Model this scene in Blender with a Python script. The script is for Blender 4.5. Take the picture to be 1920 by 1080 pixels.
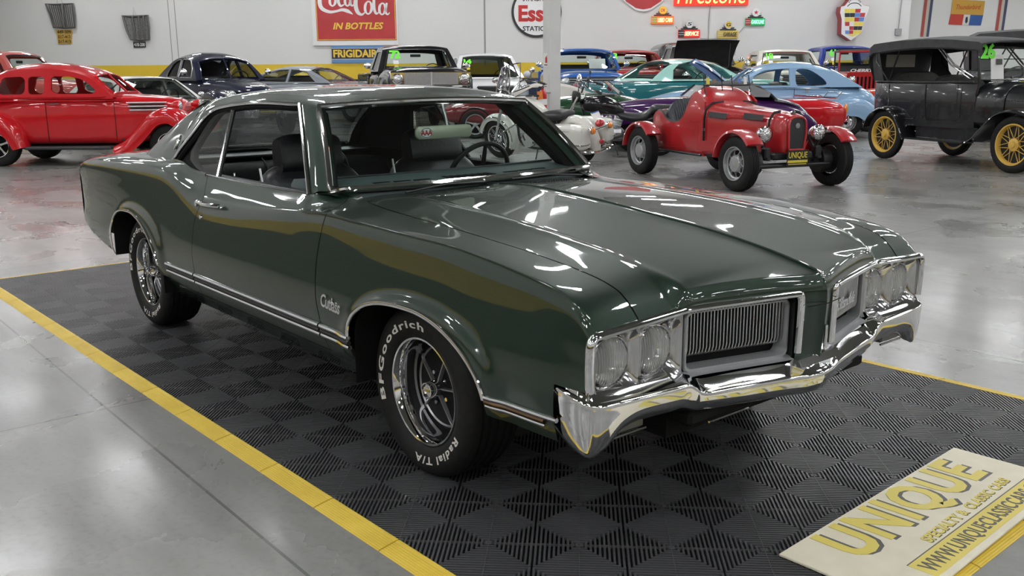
import bpy, bmesh, math, random
from mathutils import Vector, Matrix
from mathutils.geometry import delaunay_2d_cdt
for _o in list(bpy.data.objects): bpy.data.objects.remove(_o)
scene = bpy.context.scene
COL = scene.collection
R = math.radians
sin, cos, pi = math.sin, math.cos, math.pi
rnd = random.Random(7)

# ------------------------------------------------------------ camera, world, exposure
CAM = Vector((2.70674, -2.67231, 1.45529))
YAW, PITCH, ROLL, FPX = R(140.33851), R(12.81084), R(-0.40795), 1762.95
_f = Vector((cos(YAW)*cos(PITCH), sin(YAW)*cos(PITCH), -sin(PITCH)))
_r = _f.cross(Vector((0, 0, 1))).normalized()
_u = _r.cross(_f)
_c, _s = cos(ROLL), sin(ROLL)
CR, CU = _c*_r+_s*_u, -_s*_r+_c*_u
cam_d = bpy.data.cameras.new('camera')
cam_d.sensor_width = 36.0
cam_d.lens = FPX*36.0/1920.0
cam_d.clip_start = 0.05
cam_d.clip_end = 300
cam = bpy.data.objects.new('camera', cam_d)
COL.objects.link(cam)
M4 = Matrix((CR, CU, -_f)).transposed().to_4x4()
M4.translation = CAM
cam.matrix_world = M4
scene.camera = cam

world = bpy.data.worlds.new('world')
scene.world = world
world.use_nodes = True
world.node_tree.nodes['Background'].inputs[0].default_value = (0.8, 0.85, 0.9, 1)
world.node_tree.nodes['Background'].inputs[1].default_value = 0.02
vs = scene.view_settings
vs.view_transform = 'Standard'
vs.look = 'None'
vs.gamma = 1.0
vs.use_curve_mapping = False
vs.exposure = 0.36
LAMP = 46.0            # strength of the hall's ceiling lamps

# the hall is turned against the green car: D runs away from the camera, L to its right
FH = Vector((cos(YAW), sin(YAW), 0.0))
RH = Vector((sin(YAW), -cos(YAW), 0.0))
C2 = Vector((CAM.x, CAM.y, 0.0))
def hall(D, L, z=0.0): return C2+FH*D+RH*L+Vector((0, 0, z))
def ray(px, py): return (_f+CR*((px-960)/FPX)+CU*((540-py)/FPX))
def on_wall(px, py, D):
    d = ray(px, py); return CAM+d*(D/(d.dot(FH)))
def at_px(px, D, z=0.0):                     # point at depth D seen in picture column px
    d = ray(px, 140); p = CAM+d*(D/(d.dot(FH))); return Vector((p.x, p.y, z))

# ------------------------------------------------------------ materials
MATS = {}
def mat(name, col=(.8, .8, .8), rough=.5, metal=0., coat=0., coat_rough=.03, emit=None, spec=.5, alpha=1.0, ior=1.5):
    if name in MATS: return MATS[name]
    m = bpy.data.materials.new(name); m.use_nodes = True
    b = m.node_tree.nodes['Principled BSDF']
    b.inputs['Base Color'].default_value = (*col, 1)
    b.inputs['Roughness'].default_value = rough
    b.inputs['Metallic'].default_value = metal
    b.inputs['Coat Weight'].default_value = coat
    b.inputs['Coat Roughness'].default_value = coat_rough
    b.inputs['Specular IOR Level'].default_value = spec
    b.inputs['IOR'].default_value = ior
    if emit:
        b.inputs['Emission Color'].default_value = (*col, 1); b.inputs['Emission Strength'].default_value = emit
    MATS[name] = m
    return m
def nodes(m): return m.node_tree.nodes, m.node_tree.links, m.node_tree.nodes['Principled BSDF']
def noise_mat(name, c1, c2, scale=4., rough=.5, bump=0., detail=4., rr=None, spec=.5, metal=0., coat=0., stretch=None):
    if name in MATS: return MATS[name]
    m = mat(name, c1, rough, metal, coat, spec=spec); N, L, b = nodes(m)
    tc = N.new('ShaderNodeTexCoord'); nz = N.new('ShaderNodeTexNoise'); cr = N.new('ShaderNodeValToRGB')
    nz.inputs['Scale'].default_value = scale; nz.inputs['Detail'].default_value = detail
    src = tc.outputs['Object']
    if stretch:
        mp = N.new('ShaderNodeMapping'); mp.inputs['Scale'].default_value = stretch; L.new(src, mp.inputs[0]); src = mp.outputs[0]
    L.new(src, nz.inputs['Vector']); L.new(nz.outputs['Fac'], cr.inputs[0])
    cr.color_ramp.elements[0].position = .3; cr.color_ramp.elements[1].position = .7
    cr.color_ramp.elements[0].color = (*c1, 1); cr.color_ramp.elements[1].color = (*c2, 1)
    L.new(cr.outputs[0], b.inputs['Base Color'])
    if rr:
        mr = N.new('ShaderNodeMapRange'); mr.inputs['To Min'].default_value = rr[0]; mr.inputs['To Max'].default_value = rr[1]
        mr.inputs['From Min'].default_value = .3; mr.inputs['From Max'].default_value = .7
        L.new(nz.outputs['Fac'], mr.inputs[0]); L.new(mr.outputs[0], b.inputs['Roughness'])
    if bump:
        bp = N.new('ShaderNodeBump'); bp.inputs['Strength'].default_value = bump; bp.inputs['Distance'].default_value = .01
        L.new(nz.outputs['Fac'], bp.inputs['Height']); L.new(bp.outputs[0], b.inputs['Normal'])
    return m
def paint(name, col, rough=.35, metal=.0, coat=1.0):
    return mat(name, col, rough, metal, coat, .025, spec=.15)
def glass(name, tint=(.9, .95, .93), gloss=.12):
    """thin window pane: clear with a mirror reflection that grows at grazing angles"""
    if name in MATS: return MATS[name]
    m = bpy.data.materials.new(name); m.use_nodes = True; N, L = m.node_tree.nodes, m.node_tree.links
    N.remove(N['Principled BSDF']); out = N['Material Output']
    t = N.new('ShaderNodeBsdfTransparent'); t.inputs[0].default_value = (*tint, 1)
    g = N.new('ShaderNodeBsdfGlossy'); g.inputs['Roughness'].default_value = .01; g.inputs[0].default_value = (1, 1, 1, 1)
    fr = N.new('ShaderNodeLayerWeight'); fr.inputs[0].default_value = .22
    mr = N.new('ShaderNodeMath'); mr.operation = 'MULTIPLY_ADD'; mr.inputs[1].default_value = .75; mr.inputs[2].default_value = gloss*.4
    mx = N.new('ShaderNodeMixShader')
    L.new(fr.outputs['Fresnel'], mr.inputs[0]); L.new(mr.outputs[0], mx.inputs[0])
    L.new(t.outputs[0], mx.inputs[1]); L.new(g.outputs[0], mx.inputs[2]); L.new(mx.outputs[0], out.inputs[0])
    MATS[name] = m
    return m
CHROME = mat('chrome', (.82, .82, .83), .06, 1.0)
BRIGHT = mat('brushed_metal', (.62, .62, .63), .28, 1.0)
STEEL = mat('dull_steel', (.35, .35, .36), .4, 1.0)
SILVER = mat('silver_paint', (.42, .43, .44), .35, .6)
BLACK = mat('black_satin', (.012, .012, .013), .45)
DARK = mat('dark_void', (.006, .006, .006), .8, spec=.2)
GLOSSBLACK = paint('gloss_black_paint', (.006, .006, .008), .3)
RUBBER = noise_mat('tyre_rubber', (.007, .007, .007), (.013, .013, .013), 30, .66, .05, spec=.3)
VINYL = noise_mat('black_vinyl', (.011, .011, .013), (.018, .018, .021), 60, .38, .12)
WHITE = mat('white_print', (.75, .75, .73), .5)
LENSW = mat('lamp_glass', (.62, .63, .64), .10, .9, .6)
def _ribs(m, sc, st):
    N, L, b = m.node_tree.nodes, m.node_tree.links, m.node_tree.nodes['Principled BSDF']
    tc = N.new('ShaderNodeTexCoord'); w = N.new('ShaderNodeTexVoronoi'); w.inputs['Scale'].default_value = sc
    L.new(tc.outputs['Object'], w.inputs['Vector']); bp = N.new('ShaderNodeBump'); bp.inputs['Strength'].default_value = st; bp.inputs['Distance'].default_value = .01
    L.new(w.outputs['Distance'], bp.inputs['Height']); L.new(bp.outputs[0], b.inputs['Normal'])
_ribs(LENSW, 45., .8)
LENSR = mat('red_lamp_glass', (.45, .01, .015), .12, 0, 1.0)
LENSA = mat('amber_lamp_glass', (.75, .22, .02), .12, 0, 1.0)
GLASS = glass('window_glass')
PAPER = mat('white_paper', (.8, .8, .78), .7)
YELLOW = mat('yellow_plate', (.72, .58, .06), .45)
GREENNUM = mat('lime_sticker', (.18, .95, .05), .5)
BRASS = mat('yellow_wheel_paint', (.72, .46, .09), .4)

# ------------------------------------------------------------ mesh helpers
def lerp(a, b, t): return a+(b-a)*t
class Sp:
    """monotone cubic through (x, y)"""
    def __init__(s, *p):
        p = sorted(p); s.x = [a for a, _ in p]; s.y = [b for _, b in p]; n = len(p)
        d = [(s.y[i+1]-s.y[i])/(s.x[i+1]-s.x[i]) for i in range(n-1)]
        s.m = [d[0]]+[0 if d[i-1]*d[i] <= 0 else 2*d[i-1]*d[i]/(d[i-1]+d[i]) for i in range(1, n-1)]+[d[-1]]
    def __call__(s, v):
        x, y, m = s.x, s.y, s.m
        if v <= x[0]: return y[0]
        if v >= x[-1]: return y[-1]
        i = 0
        while x[i+1] < v: i += 1
        h = x[i+1]-x[i]; t = (v-x[i])/h
        return (2*t**3-3*t*t+1)*y[i]+(t**3-2*t*t+t)*h*m[i]+(3*t*t-2*t**3)*y[i+1]+(t**3-t*t)*h*m[i+1]
def cat(pts, n, closed=False):
    """smooth curve through pts (tuples), n samples per span"""
    P = [Vector(p) for p in pts]; out = []; k = len(P)
    for i in range(k if closed else k-1):
        g = lambda j: P[j % k] if closed else P[min(max(j, 0), k-1)]
        a, b, c, d = g(i-1), g(i), g(i+1), g(i+2)
        for j in range(n):
            t = j/n
            out.append(.5*((2*b)+(c-a)*t+(2*a-5*b+4*c-d)*t*t+(3*b-a-3*c+d)*t**3))
    if not closed: out.append(P[-1])
    return out
class MB:
    def __init__(s): s.v = []; s.f = []
    def add(s, vs_, fs):
        o = len(s.v); s.v += [tuple(v) for v in vs_]; s.f += [tuple(o+i for i in f) for f in fs]; return s
    def grid(s, rows, cu=False, cv=False):
        n, m = len(rows), len(rows[0]); f = []
        for i in range(n if cu else n-1):
            for j in range(m if cv else m-1):
                a, b = i % n, (i+1) % n; c, d = j % m, (j+1) % m
                f.append((a*m+c, b*m+c, b*m+d, a*m+d))
        return s.add([p for r in rows for p in r], f)
    def loft(s, secs, closed=True, caps=True):
        s.grid(secs, False, closed)
        if caps:
            for r in (secs[0], secs[-1]):
                s.add(r, [tuple(range(len(r)))])
        return s
    def box(s, c, d, rot=None, r=0.):
        hx, hy, hz = d[0]/2, d[1]/2, d[2]/2; r = min(r, hx*.9, hy*.9, hz*.9); c = Vector(c)
        if r <= 0:
            V = [Vector((sx*hx, sy*hy, sz*hz)) for sx in (-1, 1) for sy in (-1, 1) for sz in (-1, 1)]
            F = [(0, 1, 3, 2), (4, 6, 7, 5), (0, 4, 5, 1), (2, 3, 7, 6), (0, 2, 6, 4), (1, 5, 7, 3)]
        else:
            V = []; idx = {}
            for sx in (-1, 1):
                for sy in (-1, 1):
                    for sz in (-1, 1):
                        for a in range(3):
                            p = [sx*(hx-r), sy*(hy-r), sz*(hz-r)]; p[a] = (sx*hx, sy*hy, sz*hz)[a]
                            idx[(sx, sy, sz, a)] = len(V); V.append(Vector(p))
            F = []
            g = lambda *k: idx[k]
            for q in (-1, 1):
                F.append((g(q, -1, -1, 0), g(q, 1, -1, 0), g(q, 1, 1, 0), g(q, -1, 1, 0)))
                F.append((g(-1, q, -1, 1), g(1, q, -1, 1), g(1, q, 1, 1), g(-1, q, 1, 1)))
                F.append((g(-1, -1, q, 2), g(1, -1, q, 2), g(1, 1, q, 2), g(-1, 1, q, 2)))
                for w in (-1, 1):
                    F.append((g(q, w, -1, 0), g(q, w, 1, 0), g(q, w, 1, 1), g(q, w, -1, 1)))
                    F.append((g(q, -1, w, 0), g(q, 1, w, 0), g(q, 1, w, 2), g(q, -1, w, 2)))
                    F.append((g(-1, q, w, 1), g(1, q, w, 1), g(1, q, w, 2), g(-1, q, w, 2)))
                    for e in (-1, 1): F.append((g(q, w, e, 0), g(q, w, e, 1), g(q, w, e, 2)))
        if rot is not None: V = [rot @ v for v in V]
        return s.add([v+c for v in V], F)
    def tube(s, pts, r, n=8, closed=False, caps=True, flat=1.0, up=None):
        P = [Vector(p) for p in pts]; k = len(P)
        rr = r if isinstance(r, (list, tuple)) else [r]*k; secs = []; pu = None
        for i in range(k):
            a = P[(i-1) % k] if closed or i > 0 else P[i]; b = P[(i+1) % k] if closed or i < k-1 else P[i]
            t = (b-a).normalized()
            if up is not None: u = Vector(up)-t*t.dot(Vector(up))
            elif pu is None: u = t.cross(Vector((0, 0, 1)) if abs(t.z) < .9 else Vector((1, 0, 0)))
            else: u = pu-t*t.dot(pu)
            if u.length < 1e-6: u = t.orthogonal()
            u.normalize(); pu = u; w = t.cross(u)
            secs.append([P[i]+(u*cos(2*pi*j/n)*rr[i]*flat+w*sin(2*pi*j/n)*rr[i]) for j in range(n)])
        s.grid(secs, closed, True)
        if caps and not closed:
            s.add(secs[0], [tuple(range(n))]); s.add(secs[-1], [tuple(range(n))])
        return s
    def lathe(s, prof, o=(0, 0, 0), axis=(0, 1, 0), n=32, caps=False, a0=0., a1=2*pi):
        ax = Vector(axis).normalized(); u = ax.orthogonal().normalized()
        if abs(ax.z) < .9: u = Vector((0, 0, 1))-ax*ax.z; u.normalize()
        w = ax.cross(u); o = Vector(o); full = abs(a1-a0-2*pi) < 1e-6; m = n if full else n+1
        rows = [[o+ax*h+(u*cos(a0+(a1-a0)*j/n)+w*sin(a0+(a1-a0)*j/n))*r_ for j in range(m)] for r_, h in prof]
        s.grid(rows, False, full)
        if caps and full:
            s.add(rows[0], [tuple(range(m))]); s.add(rows[-1], [tuple(range(m))])
        return s
    def cyl(s, a, b, r, n=12, r2=None):
        return s.tube([a, b], [r, r if r2 is None else r2], n)
    def ell(s, c, rad, n=12, m=8, z0=-1.):
        c = Vector(c); rows = []
        for i in range(m+1):
            th = pi*i/m
            rows.append([c+Vector((rad[0]*sin(th)*cos(2*pi*j/n), rad[1]*sin(th)*sin(2*pi*j/n), rad[2]*max(cos(th), z0))) for j in range(n)])
        return s.grid(rows, False, True)
    def xform(s, m): s.v = [tuple(m @ Vector(v)) for v in s.v]; return s
    def mirror(s):
        o = len(s.v); n = len(s.f); s.v += [(x, -y, z) for x, y, z in s.v]; s.f += [tuple(o+i for i in reversed(f)) for f in s.f[:n]]; return s
    def sheet(s, outer, holes=(), step=.1, fn=None, thick=0., inner=None):
        """flat outline with holes, triangulated with inner points, then bent by fn(u, v) -> xyz"""
        V = []; E = []
        loops = [list(outer)]+[list(h) for h in holes]; L2 = []
        for lp in loops:
            o = len(V); n = len(lp); L2.append(list(range(o, o+n)))
            V += [Vector((p[0], p[1])) for p in lp]; E += [(o+i, o+(i+1) % n) for i in range(n)]
        def inside(p, lp):
            c = False; n = len(lp); j = n-1
            for i in range(n):
                if (lp[i][1] > p[1]) != (lp[j][1] > p[1]) and p[0] < (lp[j][0]-lp[i][0])*(p[1]-lp[i][1])/(lp[j][1]-lp[i][1])+lp[i][0]: c = not c
                j = i
            return c
        ok = lambda p: inside(p, loops[0]) and not any(inside(p, h) for h in loops[1:])
        x0, x1 = min(p[0] for p in outer), max(p[0] for p in outer); y0, y1 = min(p[1] for p in outer), max(p[1] for p in outer)
        if step:
            y = y0+step*.5; k = 0
            while y < y1:
                x = x0+step*(.5 if k % 2 else .25)
                while x < x1:
                    if ok((x, y)): V.append(Vector((x, y)))
                    x += step
                y += step*.87; k += 1
        ov, oe, of, _a, _b, _cc = delaunay_2d_cdt(V, E, [], 0, 1e-6)
        T = [f for f in of if ok(((ov[f[0]].x+ov[f[1]].x+ov[f[2]].x)/3, (ov[f[0]].y+ov[f[1]].y+ov[f[2]].y)/3))]
        fn = fn or (lambda u, v: (u, v, 0.))
        s.add([fn(p.x, p.y) for p in ov], T)
        if thick:
            fi = inner or (lambda u, v: tuple(Vector(fn(u, v))+Vector((0, 0, -thick))))
            s.add([fi(p.x, p.y) for p in ov], [tuple(reversed(t)) for t in T])
            for lp in loops:
                n = len(lp); A = [fn(*p[:2]) for p in lp]; B = [fi(*p[:2]) for p in lp]
                s.add(A+B, [(i, (i+1) % n, n+(i+1) % n, n+i) for i in range(n)])
        return s
    def build(s, name, m, parent=None, ang=35., smooth=True, kind=None):
        me = bpy.data.meshes.new(name); me.from_pydata(s.v, [], s.f); me.validate()
        bm = bmesh.new(); bm.from_mesh(me)
        bmesh.ops.remove_doubles(bm, verts=bm.verts, dist=2e-5)
        bmesh.ops.recalc_face_normals(bm, faces=bm.faces)
        bm.to_mesh(me); bm.free()
        if smooth:
            me.shade_smooth(); me.set_sharp_from_angle(angle=R(ang))
        me.materials.append(m)
        o = bpy.data.objects.new(name, me); COL.objects.link(o)
        if parent: o.parent = parent
        if kind: o['kind'] = kind
        return o
def rrect(w, h, r, n=5, cx=0., cy=0.):
    out = []
    for qx, qy, a0 in ((1, 1, 0), (-1, 1, 90), (-1, -1, 180), (1, -1, 270)):
        for i in range(n+1):
            a = R(a0+90*i/n); out.append((cx+qx*(w/2-r)+r*cos(a), cy+qy*(h/2-r)+r*sin(a)))
    return out
def tag(o, label, cat_, group=None):
    o['label'] = label; o['category'] = cat_
    if group: o['group'] = group
    return o
def thing(name, label, cat_, loc=(0, 0, 0), rz=0., group=None, sc=1.0):
    o = bpy.data.objects.new(name, None); COL.objects.link(o); o.location = loc; o.rotation_euler = (0, 0, rz); o.scale = (sc, sc, sc)
    o.empty_display_size = .2
    return tag(o, label, cat_, group)
def dup(root, loc, rz, label=None, group=None):
    r = root.copy(); COL.objects.link(r); r.location = loc; r.rotation_euler = (0, 0, rz)
    if label: r['label'] = label
    if group: r['group'] = group
    for ch in root.children:
        c = ch.copy(); COL.objects.link(c); c.parent = r
        for g in ch.children:
            d = g.copy(); COL.objects.link(d); d.parent = c
    return r
def text_mb(txt, size=1., shear=0., bold=0., depth=.0, space=1., width=None, res=3, squash=1.):
    """lettering as a mesh in the xy plane, centred on the origin; depth gives it thickness along z"""
    cu = bpy.data.curves.new('lettering', 'FONT'); cu.body = txt; cu.size = size; cu.shear = shear; cu.offset = bold; cu.extrude = depth/2
    cu.space_character = space; cu.resolution_u = res; cu.align_x = 'CENTER'; cu.align_y = 'CENTER'
    ob = bpy.data.objects.new('lettering', cu); COL.objects.link(ob)
    dg = bpy.context.evaluated_depsgraph_get(); me = bpy.data.meshes.new_from_object(ob.evaluated_get(dg))
    b = MB(); b.v = [tuple(v.co) for v in me.vertices]; b.f = [tuple(p.vertices) for p in me.polygons]
    bpy.data.objects.remove(ob); bpy.data.curves.remove(cu); bpy.data.meshes.remove(me)
    if b.v:
        x0, x1 = min(v[0] for v in b.v), max(v[0] for v in b.v); y0, y1 = min(v[1] for v in b.v), max(v[1] for v in b.v)
        k = 1. if width is None else width/(x1-x0)
        b.v = [((x-(x0+x1)/2)*k, (y-(y0+y1)/2)*(k if width is None else 1.)*squash, z) for x, y, z in b.v]
    return b
def basis(o, x, y):
    """matrix that lays the xy plane at o with the given x and y directions"""
    x = Vector(x).normalized(); y = Vector(y); y = (y-x*x.dot(y)).normalized(); z = x.cross(y)
    m = Matrix((x, y, z)).transposed().to_4x4(); m.translation = Vector(o); return m
# ------------------------------------------------------------ ceiling lamps (the light of the hall)
LAMPGLOW = mat('lamp_diffuser', (.985, .995, 1.), .5, emit=LAMP)
LAMPBODY = mat('lamp_housing', (.7, .7, .7), .5)
HYAW = YAW-pi/2                       # hall rows are square to the view
def build_lamps():
    root = thing('ceiling_lamp', 'bright flat rectangular lamp hanging under the hall ceiling', 'lamp', group='lamps under the hall ceiling')
    MB().box((0, 0, .06), (1.25, .5, .1), r=.02).build('housing', LAMPBODY, root)
    MB().box((0, -.12, 0), (1.16, .17, .02)).box((0, .12, 0), (1.16, .17, .02)).build('diffuser', LAMPGLOW, root)
    MB().cyl((-.5, 0, .1), (-.5, 0, .7), .006, 6).cyl((.5, 0, .1), (.5, 0, .7), .006, 6).build('hanger', STEEL, root)
    first = True
    for i in range(11):
        for j in range(10):
            D, L = -8.8+i*4.6, -17.7+j*4.7
            if (i, j) in ((3, 4), (4, 5)): continue      # lamps left out to keep their reflections off the windshield
            p = hall(D, L, 6.6)
            if first: root.location = p; root.rotation_euler = (0, 0, HYAW); first = False
            else: dup(root, p, HYAW)
build_lamps()

# ------------------------------------------------------------ hall shell
def wall_mat():
    m = mat('hall_wall', (.7, .7, .7), .55); N, L, b = nodes(m)
    tc = N.new('ShaderNodeTexCoord'); sx = N.new('ShaderNodeSeparateXYZ'); L.new(tc.outputs['Object'], sx.inputs[0])
    cr = N.new('ShaderNodeValToRGB'); mr = N.new('ShaderNodeMapRange'); mr.inputs['From Max'].default_value = 4.0
    L.new(sx.outputs['Z'], mr.inputs[0]); L.new(mr.outputs[0], cr.inputs[0])
    cr.color_ramp.interpolation = 'CONSTANT'; e = cr.color_ramp.elements
    e[0].position = 0; e[0].color = (.02, .02, .023, 1); e[1].position = 1.285/4; e[1].color = (.72, .50, .03, 1)
    n = e.new(1.91/4); n.color = (.70, .70, .69, 1)
    nz = N.new('ShaderNodeTexNoise'); nz.inputs['Scale'].default_value = 1.3; nz.inputs['Detail'].default_value = 5
    L.new(tc.outputs['Object'], nz.inputs['Vector'])
    bp = N.new('ShaderNodeBump'); bp.inputs['Strength'].default_value = .08; L.new(nz.outputs['Fac'], bp.inputs['Height']); L.new(bp.outputs[0], b.inputs['Normal'])
    L.new(cr.outputs[0], b.inputs['Base Color'])
    return m
WALLM = wall_mat()
WHITEW = mat('white_wall', (.72, .72, .71), .55)
def concrete():
    m = mat('polished_concrete', (.3, .3, .29), .25); N, L, b = nodes(m)
    tc = N.new('ShaderNodeTexCoord')
    def nz(scale, det, x=1., y=1., dist=0.):
        mp = N.new('ShaderNodeMapping'); mp.inputs['Scale'].default_value = (x, y, 1); L.new(tc.outputs['Object'], mp.inputs[0])
        n = N.new('ShaderNodeTexNoise'); n.inputs['Scale'].default_value = scale; n.inputs['Detail'].default_value = det; n.inputs['Distortion'].default_value = dist
        L.new(mp.outputs[0], n.inputs['Vector']); return n.outputs['Fac']
    def ramp(fac, p0, c0, p1, c1):
        r = N.new('ShaderNodeValToRGB'); r.color_ramp.elements[0].position = p0; r.color_ramp.elements[0].color = (*c0, 1)
        r.color_ramp.elements[1].position = p1; r.color_ramp.elements[1].color = (*c1, 1); L.new(fac, r.inputs[0]); return r.outputs[0]
    def mul(a, c, f=1.):
        x = N.new('ShaderNodeMix'); x.data_type = 'RGBA'; x.blend_type = 'MULTIPLY'; x.inputs[0].default_value = f
        L.new(a, x.inputs[6]); L.new(c, x.inputs[7]); return x.outputs[2]
    base = ramp(nz(.55, 6, dist=.6), .3, (.205, .205, .199), .72, (.27, .27, .262))
    base = mul(base, ramp(nz(5., 8, .5, 1.6), .35, (.84, .84, .83), .62, (1, 1, 1)))
    base = mul(base, ramp(nz(38., 3), .32, (.78, .78, .77), .5, (1, 1, 1)), .5)
    base = mul(base, ramp(nz(2.2, 10, dist=1.5), .22, (.7, .69, .66), .40, (1, 1, 1)), .25)
    br = N.new('ShaderNodeTexBrick'); br.offset = 0.; br.inputs['Scale'].default_value = 1.
    br.inputs['Brick Width'].default_value = 3.8; br.inputs['Row Height'].default_value = 3.8; br.inputs['Mortar Size'].default_value = .006
    br.inputs['Color1'].default_value = (1, .985, .97, 1); br.inputs['Color2'].default_value = (.90, .90, .90, 1); br.inputs['Mortar'].default_value = (.42, .41, .4, 1)
    mp = N.new('ShaderNodeMapping'); mp.inputs['Location'].default_value = (1.55, 1.52, 0); L.new(tc.outputs['Object'], mp.inputs[0]); L.new(mp.outputs[0], br.inputs['Vector'])
    base = mul(base, br.outputs['Color'])
    L.new(base, b.inputs['Base Color'])
    r = N.new('ShaderNodeMapRange'); r.inputs['From Min'].default_value = .3; r.inputs['From Max'].default_value = .7
    r.inputs['To Min'].default_value = .20; r.inputs['To Max'].default_value = .40
    L.new(nz(1.1, 6, dist=.5), r.inputs[0]); L.new(r.outputs[0], b.inputs['Roughness'])
    bp = N.new('ShaderNodeBump'); bp.inputs['Strength'].default_value = .06; bp.inputs['Distance'].default_value = .01
    L.new(nz(7., 6), bp.inputs['Height']); L.new(bp.outputs[0], b.inputs['Normal'])
    b.inputs['Coat Weight'].default_value = .12; b.inputs['Coat Roughness'].default_value = .12
    return m
D1, D2, LL, LR, DB = 40.0, 42.0, -17.6, 27.0, -13.0
LC = (on_wall(1704, 60, D1)-C2).dot(RH)
ZT, LFAR, DJ = 7.6, -23.2, 26.0
def room():
    S = lambda n, b, m, k='structure': b.build(n, m, kind=k, smooth=False)
    q = lambda pts: MB().add(pts, [tuple(range(len(pts)))])
    fl = MB().add([hall(DB, LFAR-.2), hall(DB, LR+.2), hall(D2+.2, LR+.2), hall(D2+.2, LFAR-.2)], [(0, 1, 2, 3)])
    S('floor', fl, concrete())
    def slab(a, b_, t, z0=0, z1=ZT):
        a, b_ = Vector(a), Vector(b_); n = (b_-a).cross(Vector((0, 0, 1))).normalized()*t
        V = [p+Vector((0, 0, z)) for z in (z0, z1) for p in (a, b_, b_+n, a+n)]
        return MB().add(V, [(0, 1, 5, 4), (1, 2, 6, 5), (2, 3, 7, 6), (3, 0, 4, 7), (0, 3, 2, 1), (4, 5, 6, 7)])
    S('wall_back', slab(hall(D1, LFAR), hall(D1, LC), -.2), WALLM)
    S('wall_left_far', slab(hall(DJ, LFAR), hall(D1+.2, LFAR), -.2), WALLM)
    S('wall_left_return', slab(hall(DJ, LFAR), hall(DJ, LL), .2), WALLM)  # unseen jog added so the near left wall's stripe reflects larger in the car
    S('wall_recess', slab(hall(D2, LC-.2), hall(D2, LR), -.2), WHITEW)
    S('wall_jog', slab(hall(D1+.2, LC), hall(D2, LC), -.2), WHITEW)
    S('wall_left', slab(hall(DB, LL), hall(DJ, LL), -.2), WALLM)
    S('wall_right', slab(hall(DB, LR), hall(D2+.2, LR), .2), WALLM)
    S('wall_front', slab(hall(DB, LL-.2), hall(DB, LR+.2), .2), WALLM)
    cm = MB().add([hall(DB-.2, LFAR-.2, ZT), hall(DB-.2, LR+.2, ZT), hall(D2+.2, LR+.2, ZT), hall(D2+.2, LFAR-.2, ZT)], [(0, 1, 2, 3)])
    S('ceiling', cm, mat('ceiling_deck', (.12, .125, .11), .7))
    # vertical joints between the wall's precast panels
    k = 1
    JM = mat('wall_joint', (.30, .30, .30), .7)
    for px in (319, 331, 909):
        p = on_wall(px, 60, D1-.004); L_ = (p-C2).dot(RH)
        b = MB().box((0, 0, 4.6), (.03 if px < 400 else .07, .008, 5.6)); b.xform(Matrix.Translation(hall(D1-.004, L_)) @ Matrix.Rotation(HYAW, 4, 'Z'))
        o = S('trim_%d' % k, b, JM); k += 1
room()

# steel column with the fire extinguisher, sign
def column():
    p = at_px(1034.5, 18.7)
    t = thing('steel_column', 'white painted square steel column standing between the parked vehicles', 'column', p, YAW-pi/2+R(24))
    PW = noise_mat('white_steel_paint', (.60, .60, .59), (.67, .67, .66), 2., .4)
    MB().box((0, 0, ZT/2), (.26, .26, ZT), r=.012).build('shaft', PW, t)
    MB().box((0, 0, .01), (.42, .42, .02)).build('base_plate', PW, t)
    return p
COLP = column()
def plate_frame(o, right, up=(0, 0, 1)): return basis(o, right, up)

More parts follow.
